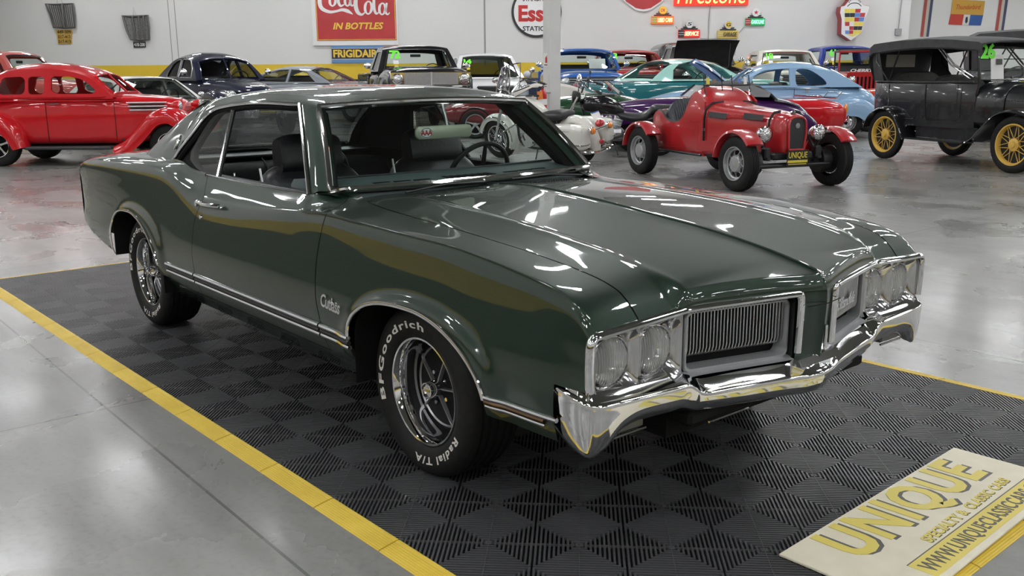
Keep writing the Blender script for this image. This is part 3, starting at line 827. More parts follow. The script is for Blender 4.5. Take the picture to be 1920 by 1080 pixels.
# ------------------------------------------------------------ greenhouse of the green coupe
rEy = Sp((-1.1, .612), (-1.26, .624), (-1.78, .636), (-2.1, .636), (-2.2, .640), (-2.27, .660), (-2.36, .706), (-2.44, .745), (-2.51, .772), (-2.7, .768), (-3.03, .742))
rEz = Sp((-1.1, 1.314), (-1.26, 1.328), (-1.6, 1.332), (-1.85, 1.322), (-2.1, 1.300), (-2.2, 1.283), (-2.27, 1.248), (-2.36, 1.155), (-2.44, 1.075), (-2.51, 1.006), (-2.7, 1.008), (-3.03, 1.004))
rMy = Sp((-1.1, .59), (-1.6, .603), (-2.1, .607), (-2.27, .622), (-2.36, .648), (-2.51, .688), (-2.7, .703), (-2.85, .716), (-3.03, .738))
rMz = Sp((-1.1, 1.325), (-1.3, 1.350), (-1.6, 1.356), (-1.85, 1.350), (-2.1, 1.333), (-2.27, 1.303), (-2.36, 1.262), (-2.51, 1.165), (-2.7, 1.125), (-2.85, 1.078), (-3.03, 1.008))
rSy = Sp((-1.1, .50), (-1.6, .52), (-2.1, .535), (-2.36, .565), (-2.51, .588), (-2.7, .622), (-2.85, .662), (-3.03, .730))
rSz = Sp((-1.1, 1.330), (-1.2, 1.352), (-1.4, 1.376), (-1.7, 1.386), (-2.0, 1.374), (-2.2, 1.355), (-2.36, 1.332), (-2.51, 1.295), (-2.7, 1.225), (-2.85, 1.14), (-3.03, 1.012))
rIy = Sp((-1.1, .27), (-2.2, .30), (-2.48, .53), (-2.7, .56), (-2.85, .59), (-3.03, .66))
rIz = Sp((-1.1, 1.334), (-1.2, 1.362), (-1.4, 1.392), (-1.7, 1.402), (-2.0, 1.392), (-2.2, 1.372), (-2.36, 1.343), (-2.48, 1.311), (-2.7, 1.205), (-2.85, 1.115), (-3.03, 1.010))
rCz = Sp((-1.1, 1.335), (-1.2, 1.364), (-1.4, 1.396), (-1.7, 1.408), (-2.0, 1.400), (-2.2, 1.380), (-2.36, 1.352), (-2.48, 1.320), (-3.03, 1.0))
wtX = lambda y: -1.100-.036*(abs(y)/.605)**2
wtZ = lambda y: 1.334-.018*(abs(y)/.605)**2
wsZ = lambda y: .985-.001*(abs(y)/.755)**2
def roof_sec(x, t):
    P = [(rEy(x), rEz(x)), (rMy(x), rMz(x)), (rSy(x), rSz(x)), (rIy(x), rIz(x)), (0., rCz(x)), (-rIy(x), rIz(x))]
    u = t*4; i = min(int(u), 3); f = u-i; g = lambda j: P[max(j, 0)]; o = []
    for c in (0, 1):
        a, b, cc, e = g(i-1)[c], g(i)[c], g(i+1)[c], g(i+2)[c]
        o.append(.5*((2*b)+(cc-a)*f+(2*a-5*b+4*cc-e)*f*f+(3*b-a-3*cc+e)*f**3))
    return o
def greenhouse(root):
    NT = 24; inner = []
    b = MB(); hl = MB()
    xs = [-1.136-(1.344)*(i/40) for i in range(41)]
    rows = []
    for x in xs:
        fall = max(0., 1-(-1.136-x)/.5)**2; half = []
        for j in range(NT+1):
            y, z = roof_sec(x, j/NT); half.append((x+(wtX(y)+1.136)*fall, y, z))
        rows.append([(p[0], -p[1], p[2]) for p in half]+[p for p in reversed(half[:-1])])
    b.grid(rows)
    hl.grid([[(p[0], p[1]*.965, p[2]-.028) for p in r_] for r_ in rows[1:]])
    for s in (-1, 1):
        rr = []
        for i in range(31):
            x = lerp(-2.48, -3.03, i/30); rr.append([(x, s*roof_sec(x, j/30*.75)[0], roof_sec(x, j/30*.75)[1]) for j in range(31)])
        b.grid(rr); hl.grid([[(p[0]+.01, p[1]*.95, p[2]-.02) for p in r_] for r_ in rr])
    b.build('roof', GREEN, root, 50)
    hl.build('headliner', mat('dark_headliner', (.016, .016, .017), .9), root)
    # windshield and rear glass
    rows = []
    for i in range(-14, 15):
        c = i/14; yb, yt = c*.752, c*.603; col = []
        for j in range(11):
            f = j/10; y = lerp(yb, yt, f)
            col.append((lerp(wsX(yb), wtX(yt), f)+.012*sin(pi*f), y, lerp(wsZ(yb), wtZ(yt), f)+.012*sin(pi*f)))
        rows.append(col)
    WG = glass('windshield_glass', (.80, .90, .87), .16)
    MB().grid(rows).build('windshield', WG, root)
    edge = [r_[0] for r_ in rows]; top = [r_[-1] for r_ in rows]
    loop = cat([rows[0][0]]+rows[0][2:9:2]+[rows[0][10]], 4)[:-1]+[Vector(p) for p in top][:-1]+list(reversed(cat([rows[-1][0]]+rows[-1][2:9:2]+[rows[-1][10]], 4)))[:-1]+[Vector(p) for p in reversed(edge)][:-1]
    loop = [Vector(p)+Vector((.004, 0, .005)) for p in loop]
    MB().tube(loop, .0125, 8, closed=True).build('windshield_moulding', CHROME, root)
    MB().tube([p+Vector((-.012, 0, -.012)) for p in loop], .012, 6, closed=True).build('windshield_gasket', BLACK, root)
    rows = [[(lerp(-2.485, -3.03, f), c*lerp(.525, .65, f), lerp(1.318, 1.006, f)+.012*(1-c*c)*sin(pi*f)) for f in [q/6 for q in range(7)]] for c in [i/8 for i in range(-8, 9)]]
    MB().grid(rows).build('rear_window', GLASS, root)
    lp = [rows[0][j] for j in range(7)]+[r_[6] for r_ in rows[1:]]+[rows[-1][j] for j in range(5, -1, -1)]+[r_[0] for r_ in reversed(rows[1:-1])]
    MB().tube(lp, .010, 6, closed=True).build('rear_window_moulding', CHROME, root)
    for s in (-1, 1):
        # windshield pillar
        n = 14; secs = []; A = []; B_ = []
        for i in range(n+1):
            f = i/n
            a = Vector((lerp(-.800, -1.137, f)+.008*sin(pi*f), s*lerp(.757, .606, f), lerp(.984, 1.317, f)+.010*sin(pi*f)))
            d = Vector((lerp(-.880, -1.262, f), s*lerp(.800, .624, f), lerp(.966, 1.327, f)+.004*sin(pi*f)))
            m = (a+d)/2+Vector((.010, s*.012, .008)); inn = Vector((-.02, -s*.05, -.012))
            secs.append([a, m, d, d+inn, a+inn]); A.append(a); B_.append(d)
        MB().loft(secs).build('windshield_pillar', GREEN, root, 40)
        MB().loft([[p+Vector((-.03, -s*.052, -.02)) for p in (q[0], q[2])]+[p+Vector((-.045, -s*.075, -.03)) for p in (q[2], q[0])] for q in secs]).build('pillar_trim', SEAL, root)
        # drip moulding: up the pillar, along the roof and down the sail panel
        path = [p+Vector((-.004, s*.004, .002)) for p in (B_[0], B_[4], B_[8], B_[11], B_[14])]
        for x in (-1.35, -1.5, -1.7, -1.9, -2.05, -2.16, -2.23, -2.28, -2.33, -2.38, -2.44, -2.50):
            path.append(Vector((x, s*(rEy(x)+.004), rEz(x)-.002)))
        MB().tube(path[:5], .0088, 8).build('drip_moulding', CHROME, root)
        MB().tube(cat(path[4:], 4), .0088, 8).build('drip_moulding', CHROME, root)
        # black rail and seal behind it
        ins = [p+Vector((.012 if i > len(path)*.72 else -.012 if i < 5 else 0, -s*.018, -.016 if i > 3 else -.004)) for i, p in enumerate(path)]
        MB().tube(cat(ins, 4), .017, 8).build('window_seal', SEAL, root)
        # quarter window behind the bright divider
        q = [(-1.872, .966), (-1.995, 1.278), (-2.10, 1.274), (-2.19, 1.255), (-2.25, 1.215), (-2.30, 1.13), (-2.33, 1.06), (-2.30, 1.02), (-2.18, .985), (-2.05, .966)]
        yw = lambda z: .788-.165*((z-.96)/.34)
        MB().sheet(q, (), 0, lambda u, v: (u, s*yw(v), v)).build('quarter_window', GLASS, root)
        dv = [Vector((lerp(-1.872, -1.995, f), s*(yw(lerp(.960, 1.282, f))+.004), lerp(.960, 1.282, f))) for f in (0, .5, 1)]
        MB().tube(dv, .0095, 8, flat=.7).build('window_divider', CHROME, root)
        MB().tube([p+Vector((.018, -s*.004, 0)) for p in dv], .010, 6).build('divider_seal', BLACK, root)
        # rear window-frame corner: painted post below the sail panel's foot
        MB().tube(cat([(-2.52, s*.770, 1.004), (-2.42, s*.778, 1.002), (-2.33, s*.785, .998), (-2.24, s*.79, .980), (-2.12, s*.795, .968), (-1.99, s*.797, .963)], 5), .011, 8).build('window_reveal', GREEN, root)
        pb = [(-2.50, 1.0), (-2.42, 1.09), (-2.34, 1.19), (-2.26, 1.262), (-2.16, 1.285), (-2.22, 1.235), (-2.30, 1.13), (-2.34, 1.06), (-2.30, 1.01), (-2.18, .975), (-2.05, .955), (-2.3, .955)]
        MB().sheet(pb, (), 0, lambda u, v: (u, s*(yw(v)-.022), v), .03, lambda u, v: (u, s*(yw(v)-.05), v)).build('quarter_trim', SEAL, root)
        # belt strip along the door top and the inner door panel
        MB().tube([(x, s*.800, tZ(x)+.002) for x in [lerp(-.885, -1.98, i/20) for i in range(21)]], .0055, 6).build('belt_moulding', CHROME, root)
        MB().box((-1.42, s*.765, .955), (1.06, .05, .03), r=.01).build('door_top_pad', VINYL, root)
        MB().box((-1.42, s*.77, .66), (1.06, .05, .56), r=.015).build('door_inner_panel', VINYL, root)
        MB().cyl((-1.72, s*.765, .965), (-1.72, s*.765, .992), .004, 8, .006).build('lock_knob', CHROME, root)
        # push-button door handle and lock
        z0 = .848; hp = lambda x, o: side_pt(x, .80, s)*1
        yh = side_pt(-1.72, t_of_z(-1.72, .835), s).y
        MB().tube(cat([(-1.855, yh, z0), (-1.84, yh+s*.016, z0+.002), (-1.74, yh+s*.026, z0+.003), (-1.63, yh+s*.018, z0+.005), (-1.60, yh+s*.004, z0+.005)], 4), .0105, 8, flat=1.1).cyl((-1.845, yh, z0-.004), (-1.845, yh+s*.024, z0-.004), .014, 12).build('door_handle', CHROME, root)
        yl = side_pt(-1.82, t_of_z(-1.82, .778), s).y
        MB().cyl((-1.82, yl-s*.004, .778), (-1.82, yl+s*.007, .778), .014, 14, .011).build('door_lock', CHROME, root)
        # crest on the sail panel
        xc, zc_ = -2.545, 1.102; t = min([i/60 for i in range(45)], key=lambda q: abs(roof_sec(xc, q*.75)[1]-zc_))*.75
        yy, zz = roof_sec(xc, t); y2, z2 = roof_sec(xc, t+.03)
        M = basis((xc, s*(yy+.003), zz), (s*-1, 0, 0), (0, s*(y2-yy), z2-zz))
        cb = MB().tube([(-.010, -.03, 0), (.0, .034, 0)], [.003, .002], 6).tube([(.010, -.03, 0), (0, .034, 0)], [.003, .002], 6).ell((0, 0, 0), (.012, .016, .004), 10, 6).tube([(-.020, .006, 0), (.020, .006, 0)], .003, 6).tube([(-.013, .020, 0), (.013, .020, 0)], .0025, 6).tube([(-.015, -.014, 0), (.015, -.014, 0)], .0025, 6)
        cb.xform(Matrix.Scale(1.35, 4)).xform(M).build('roof_crest', CHROME, root)
        # name script behind the front wheel
        t = text_mb('Cutlass', .075, .25, .0012, .004, .9, .150)
        ys = side_pt(-.48, t_of_z(-.48, .59), s).y+s*.003
        t.xform(basis((-.478, ys, .590), (1 if s < 0 else -1, 0, -.06 if s < 0 else .06), (0, 0, 1))).build('fender_script', CHROME, root, smooth=False)
    # inside mirror with the club sticker
    mr = MB().loft([[Vector((x, .018+u*1., 1.186+v)) for u, v in rrect(.33*k, .062*k2, .024*k2, 5)] for x, k, k2 in ((-1.036, .96, .85), (-1.040, 1, 1), (-1.052, 1, 1), (-1.056, .95, .9))]).build('inside_mirror', mat('aged_silver_back', (.55, .54, .42), .3, .3, .4), root)
    MB().tube([(-1.047, .04, 1.20), (-1.06, .04, 1.25), (-1.075, .03, 1.315)], .008, 8).build('mirror_stalk', BRIGHT, mr)
    ov = [(.026*1.35*cos(2*pi*i/28), .026*sin(2*pi*i/28)) for i in range(28)]
    MB().add([(-1.0345, -.092+u, 1.186+v) for u, v in ov], [tuple(range(28))]).build('club_sticker', PAPER, mr)
    MB().add([(-1.0340, -.092+u*.93, 1.186+v*.9) for u, v in ov]+[(-1.0340, -.092+u*.84, 1.186+v*.8) for u, v in ov], [(i, (i+1) % 28, 28+(i+1) % 28, 28+i) for i in range(28)]).build('sticker_ring', mat('sticker_dark', (.03, .03, .06), .5), mr)
    text_mb('AAA', .034, 0, .001, 0, .85).xform(basis((-1.0335, -.092, 1.186), (0, 1, 0), (0, 0, 1))).build('sticker_lettering', mat('sticker_red', (.5, .02, .03), .5), mr, smooth=False)

def interior(root):
    rnd2 = random.Random(3)
    MB().box((-1.75, 0, .325), (2.9, 1.56, .04)).build('cabin_floor', BLACK, root)
    MB().box((-1.35, 0, .27), (3.0, 1.5, .06)).build('underbody', DARK, root)
    MB().box((-3.5, 0, .52), (.9, 1.56, .14)).build('trunk_floor', DARK, root)
    MB().box((.15, 0, .40), (1.4, 1.0, .16)).build('engine_cradle', DARK, root)
    # dashboard
    secs = []
    for i in range(-12, 13):
        c = i/12; y = c*.74; x0 = wsX(y)-.012
        pr = [(x0, .968), (x0-.06, .986), (x0-.18, .998), (x0-.27, 1.012), (x0-.34, 1.006), (x0-.37, .98), (x0-.37, .90), (x0-.31, .84), (x0-.30, .74), (x0-.27, .68), (x0-.05, .68)]
        secs.append([(x, y, z) for x, z in pr])
    d = MB().loft(secs).build('dashboard', mat('dash_vinyl_glare', (.105, .135, .14), .55), root, 50)  # teal grey: the glass's glare veil painted into the dark vinyl's colour
    MB().tube([(wsX(c*.70)-.245-.03*(1-c*c), c*.70, 1.011) for c in [i/12 for i in range(-12, 13)]], .006, 6).build('dashboard_ridge', BLACK, d)
    v = MB()
    for y in (-.46, -.36, -.26, .26, .36, .46): v.box((wsX(y)-.13, y, .992), (.018, .085, .004))
    v.build('defroster_slot', DARK, d)
    v = MB()
    for i in range(7): v.box((wsX(0)-.15, -.12+i*.04, .994), (.12, .028, .003))
    v.build('speaker_grille', DARK, d)
    # steering wheel
    C = Vector((-1.26, .385, .925)); ax = Vector((-.86, 0, .36)).normalized(); u = Vector((0, 1, 0)); w = ax.cross(u)
    rim = [C+(u*cos(2*pi*i/40)+w*sin(2*pi*i/40))*.195 for i in range(40)]
    st = MB().tube(rim, .013, 8, closed=True).build('steering_wheel', BLACK, root)
    sp = MB()
    for a in (15, 165, 270): sp.tube([C-ax*.03, C+(u*cos(R(a))+w*sin(R(a)))*.19], [.016, .010], 8)
    sp.ell(C-ax*.03, (.05, .05, .05)); sp.cyl(C-ax*.04, C-ax*.35, .03)
    sp.build('steering_spokes', BLACK, st)
    # front bucket seats with tall head restraints
    def cushion(sec_f, name, par, m=VINYL, n=16):
        return MB().loft([[Vector(p) for p in s_] for s_ in sec_f]).build(name, m, par, 60)
    def pad(c, prof, wid, rot, round_=.16, bow=.03):
        """seat pad: profile in (thickness, height), lofted across its width with rounded ends"""
        secs = []
        for i in range(-10, 11):
            q = i/10; k = (1-abs(q)**6*round_)
            secs.append([Vector((a*k+bow*(abs(q)**3)*0, q*wid/2, b*(1-abs(q)**5*round_*.8))) for a, b in prof])
        for s_ in secs:
            for p in s_: p.rotate(Matrix.Rotation(rot, 3, 'Y'))
        return [[p+Vector(c) for p in s_] for s_ in secs]
    back = cat([(-.055, 0), (-.065, .25), (-.06, .5), (-.03, .575), (.03, .565), (.07, .48), (.085, .3), (.07, .12), (.06, 0)], 3, True)
    cush = cat([(-.27, 0), (-.27, .10), (-.2, .16), (.1, .175), (.25, .16), (.29, .08), (.28, 0)], 3, True)
    head = cat([(-.05, 0), (-.06, .1), (-.04, .17), (.0, .185), (.045, .17), (.06, .09), (.05, 0)], 3, True)
    for y in (-.385, .385):
        s_ = cushion(pad((-1.26, y, .34), [p[:] for p in cush], .54, 0), 'front_seat_cushion', root)
        bk = cushion(pad((-1.55, y, .46), back, .54, R(-14)), 'front_seat_back', root)
        cushion(pad((-1.665, y, .985), head, .34, R(-10)), 'head_restraint', root)
        MB().tube([(-1.665, y-.272, 1.01), (-1.61, y-.275, .84), (-1.55, y-.278, .62)], .006, 6).build('seat_side_trim', BRIGHT, bk)
        for yy in (y-.10, y+.10): MB().ell((-1.525, yy, .82), (.012, .012, .012), 8, 6).build('seat_button', BLACK, bk)
        for k in (-.13, 0, .13): MB().tube([(-1.455, y+k, .6), (-1.51, y+k, .75), (-1.565, y+k, .93)], .005, 6).build('seat_pleat', BLACK, bk)
    rb = cat([(-.07, 0), (-.08, .25), (-.06, .46), (0., .50), (.07, .46), (.10, .3), (.08, 0)], 3, True)
    cushion(pad((-2.62, 0, .47), rb, 1.42, R(-18), .06), 'rear_seat_back', root)
    cushion(pad((-2.40, 0, .34), cush, 1.42, 0, .05), 'rear_seat_cushion', root)
    for y in (-.42, -.14, .14, .42):
        MB().tube([(-2.54, y, .6), (-2.59, y, .75), (-2.69, y, .93), (-2.76, y, .965)], .007, 6).build('rear_seat_pleat', BLACK, root)
        MB().ell((-2.575, y+.12, .80), (.014, .014, .014), 8, 6).build('rear_seat_button', BLACK, root)
    MB().box((-2.93, 0, .975), (.36, 1.3, .02), r=.005).build('parcel_shelf', VINYL, root)

def wheel_parts(t, loc, s, spin=0., name='wheel'):
    """road wheel as a part with sub-parts; outside faces -y for s=-1"""
    M = Matrix.Translation(Vector(loc)) @ (Matrix.Identity(4) if s < 0 else Matrix.Rotation(pi, 4, 'Z')) @ Matrix.Rotation(spin, 4, 'Y')
    ax = (0, -1, 0)
    tp = [(.200, .090), (.206, .098), (.216, .107), (.245, .1165), (.280, .1190), (.303, .114), (.320, .103), (.330, .088)]
    gr = []
    for h in (.068, .036, .0, -.036, -.068): gr += [(.3335, h+.006), (.3275, h+.004), (.3275, h-.004), (.3335, h-.006)]
    sq = lambda r_: r_ if r_ < .206 else .206+(r_-.206)*.894
    tp = [(sq(a), b_) for a, b_ in tp]; gr = [(sq(a), b_) for a, b_ in gr]
    tp = tp+gr+[(r_, -h) for r_, h in reversed(tp)]
    tire = MB().lathe(tp, (0, 0, 0), ax, 64).xform(M).build('wheel', RUBBER, t, 40)
    hs = Sp((.206, .098), (.215, .107), (.241, .1165), (.272, .1190), (.293, .114))
    def arc(txt, a0, a1, r0, size, nm):
        b = text_mb(txt, size, 0, .0011, 0, 1.2); x0, x1 = min(v[0] for v in b.v), max(v[0] for v in b.v); V = []
        for x, y, z in b.v:
            a = lerp(a0, a1, (x-x0)/(x1-x0)); r_ = r0+y; V.append((r_*cos(a), -hs(r_)-.0012, r_*sin(a)))
        b.v = V; b.xform(M).build(nm, LETTER, tire, smooth=False)
    arc('BFGoodrich', R(200), R(80), .2525, .039, 'raised_lettering'); arc('Radial T/A', R(-26), R(-98), .2525, .039, 'raised_lettering')
    MB().lathe([(.199, .086), (.2035, .096), (.201, .1015), (.194, .1005), (.187, .090), (.181, .072), (.177, .045), (.173, .01), (.171, -.03)], (0, 0, 0), ax, 64).xform(M).build('trim_ring', CHROME, tire, 40)
    MB().lathe([(.172, -.008), (.150, .004), (.10, .012), (.04, .016), (.0, .016)], (0, 0, 0), ax, 48).xform(M).build('wheel_centre', SEAL, tire, 40)
    MB().lathe([(.158, .002), (.152, .010), (.147, .004)], (0, 0, 0), ax, 48).xform(M).build('inner_ring', STEEL, tire)
    for k in range(5):
        a = R(90+72*k-14); d = Vector((cos(a), 0, sin(a))); n = Vector((-sin(a), 0, cos(a)))
        secs = []
        for r_, w, h in ((.028, .006, .036), (.07, .0045, .028), (.12, .005, .018), (.150, .008, .010), (.166, .012, .002)):
            o = d*r_
            secs.append([o+n*w+Vector((0, -h+.012, 0)), o+n*w*.55+Vector((0, -h-.002, 0)), o-n*w*.55+Vector((0, -h-.002, 0)), o-n*w+Vector((0, -h+.012, 0))])
        MB().loft(secs).xform(M).build('spoke', STEEL, tire, 30)
        a += R(36); d = Vector((cos(a), 0, sin(a)))*.060
        MB().cyl(d+Vector((0, -.01, 0)), d+Vector((0, -.034, 0)), .0105, 6, .008).xform(M).build('lug_nut', CHROME, tire, 20)
    MB().lathe([(.034, .012), (.033, .05), (.031, .078), (.030, .084), (.026, .085), (.025, .078), (.0, .078)], (0, 0, 0), ax, 28).xform(M).build('hub_cap', CHROME, tire, 30)
    MB().box((0, -.0795, 0), (.020, .003, .010)).xform(M).build('hub_badge', mat('gold_badge', (.5, .38, .12), .3, .6), tire)
    return tire
LETTER = mat('cream_lettering', (.72, .70, .64), .6)
def green_car():
    root = thing('hardtop_coupe', 'shiny dark green two-door hardtop coupe with chrome bumper parked on the black mat', 'car')
    body_sides(root); hood(root); front_face(root); bumpers(root); greenhouse(root); interior(root)
    Rw = .333+.0115
    for x in (0, -2.845):
        for s in (-1, 1):
            wheel_parts(root, (x, s*.753, .3205+.0128), s, R(0 if x == 0 else 14))
    return root
green_car()
# ------------------------------------------------------------ building blocks for the vehicles behind
def veh(name, label, cat_, px, D, head, sc=1.0, group=None):
    return thing(name, label, cat_, at_px(px, D), YAW-pi/2+R(head), group, sc)
def super_body(rows, n=28, sub=4):
    """rows of (x, half width, z bottom, z top, z widest, top squareness, bottom squareness)"""
    secs = []
    for p in cat(rows_fix(rows), sub):
        x, w, zb, zt, zm, et, eb = p; sec = []
        for j in range(n):
            a = 2*pi*j/n; c, s_ = cos(a), sin(a); e = et if s_ >= 0 else eb
            sec.append((x, w*math.copysign(abs(c)**(2/e), c), zm+((zt-zm) if s_ >= 0 else (zm-zb))*math.copysign(abs(s_)**(2/e), s_)))
        secs.append(sec)
    return MB().loft(secs)
def rows_fix(rows):
    return [tuple(list(r_)+[(r_[2]+r_[3])/2, 4., 5.][len(r_)-4:]) for r_ in rows]
def cat(pts, n, closed=False):
    """smooth curve through points of any length, n samples per span"""
    vec = len(pts[0]) <= 3
    P = [tuple(p) for p in pts]; out = []; k = len(P); W = len(P[0])
    for i in range(k if closed else k-1):
        g = lambda j: P[j % k] if closed else P[min(max(j, 0), k-1)]
        a, b, c, d = g(i-1), g(i), g(i+1), g(i+2)
        for j in range(n):
            t = j/n
            out.append(tuple(.5*(2*b[q]+(c[q]-a[q])*t+(2*a[q]-5*b[q]+4*c[q]-d[q])*t*t+(3*b[q]-a[q]-3*c[q]+d[q])*t**3) for q in range(W)))
    if not closed: out.append(P[-1])
    return [Vector(p) for p in out] if vec else out
def shell(t, m, prof, yb, yr, zb, drop, fw, rw, cw=.86, sub=5, glass_m=None, nc=20, rear=True, split=False):
    """cabin skin: prof is the centre line from windshield base over the roof to the rear base.
    fw / rw are the spans (in prof indices) of windshield and rear window"""
    pts = cat(prof, sub); ztop = max(p[1] for p in pts); n = len(pts)
    wid = lambda z: lerp(yb, yr, min(1., max(0., (z-zb)/(ztop-zb))))
    roof, gf, gr = MB(), MB(), MB(); rows = []
    for i, p in enumerate(pts):
        x, z = p[0], p[1]; k = min(1., max(0., (z-zb)/(ztop-zb)*1.4)); row = []
        for j in range(-nc, nc+1):
            c = j/nc; row.append(Vector((x, c*wid(z-drop*k*abs(c)**3), z-drop*k*abs(c)**3.2)))
        rows.append(row)
    def cells(mb, i0, i1, j0, j1):
        if i1 > i0 and j1 > j0: mb.grid([r_[j0:j1+1] for r_ in rows[i0:i1+1]])
    M_ = 2*nc; a = int(round(nc*(1-cw))); b = M_-a
    f0, f1 = int(fw[0]*sub), int(fw[1]*sub); r0, r1 = (int(rw[0]*sub), int(rw[1]*sub)) if rear else (n-1, n-1)
    cells(roof, 0, f0, 0, M_); cells(roof, f0, f1, 0, a); cells(roof, f0, f1, b, M_); cells(roof, f1, r0, 0, M_)
    if rear: cells(roof, r0, r1, 0, a); cells(roof, r0, r1, b, M_); cells(roof, r1, n-1, 0, M_)
    cells(gf, f0, f1, a, b)
    if split:                                    # two-pane windshield: a body-coloured bar up the middle
        MB().tube([rows[i][nc]+Vector((.01, 0, .01)) for i in range(f0, f1+1)], .018, 6).build('windshield_bar', split, t)
    # give the skin a lining so the roof has thickness
    o = len(roof.v); nf = len(roof.f)
    roof.v += [(v[0], v[1]*.965, v[2]-.03) for v in roof.v]; roof.f += [tuple(o+q for q in reversed(f)) for f in roof.f[:nf]]
    roof.build('roof', m, t, 45)
    g = gf.build('windshield', glass_m or GLASS, t)
    fr = [rows[i][a] for i in range(f0, f1+1)]+rows[f1][a+1:b]+[rows[i][b] for i in range(f1, f0-1, -1)]+list(reversed(rows[f0][a+1:b]))
    MB().tube([p+Vector((.004, 0, .004)) for p in fr], .016, 6, closed=True).build('windshield_frame', CHROME if split is False else split, t)
    if rear:
        cells(gr, r0, r1, a, b); gr.build('rear_window', glass_m or GLASS, t)
    edge = [(r_[-1].x, r_[-1].z) for r_ in rows]
    return edge, wid, rows
def side_walls(t, m, edge, wid, zb, holes, th=.035, step=.12, glass_m=None, frame=None):
    out = list(edge)
    if out[0][1] > zb+.005: out = [(out[0][0], zb)]+out
    if out[-1][1] > zb+.005: out = out+[(out[-1][0], zb)]
    for s in (-1, 1):
        MB().sheet(out, holes, step, lambda u, v: (u, s*wid(v), v), th, lambda u, v: (u, s*(wid(v)-th), v)).build('cabin_side', m, t, 40)
        for h in holes:
            MB().sheet(h, (), 0, lambda u, v: (u, s*(wid(v)-th*.5), v)).build('side_window', glass_m or GLASS, t)
            if frame: MB().tube([(u, s*(wid(v)+.004), v) for u, v in h], .010, 6, closed=True).build('window_frame', frame, t)
def fender(path, y0, y1, skirt=.2, sub=5, s=-1, k_=1.):
    """wing swept along path [(x, z)] in side view, from body (y0) to outer edge (y1)"""
    P = cat(path, sub); rows = []; n = len(P)
    for i, p in enumerate(P):
        a, b = P[max(0, i-1)], P[min(n-1, i+1)]; d = Vector((b[0]-a[0], b[1]-a[1])).normalized(); nn = Vector((-d.y, d.x))
        if nn.y < 0 and abs(d.x) > .05: nn = -nn
        row = []
        k = min(1., 3.*min(i, n-1-i)/n+.35)
        for f, o in ((0, -.05), (.12, -.012), (.4, .0), (.62, -.004), (.82, -.03), (.93, -.065), (.985, -.11), (1., -.16), (1., -.16-skirt*k), (.97, -.16-skirt*k), (.9, -.09), (.5, -.03), (0, -.08)):
            row.append((p[0]+nn.x*o*k_, s*lerp(y0, y1, f), p[1]+nn.y*o*k_))
        rows.append(row)
    return MB().loft(rows, True, True)
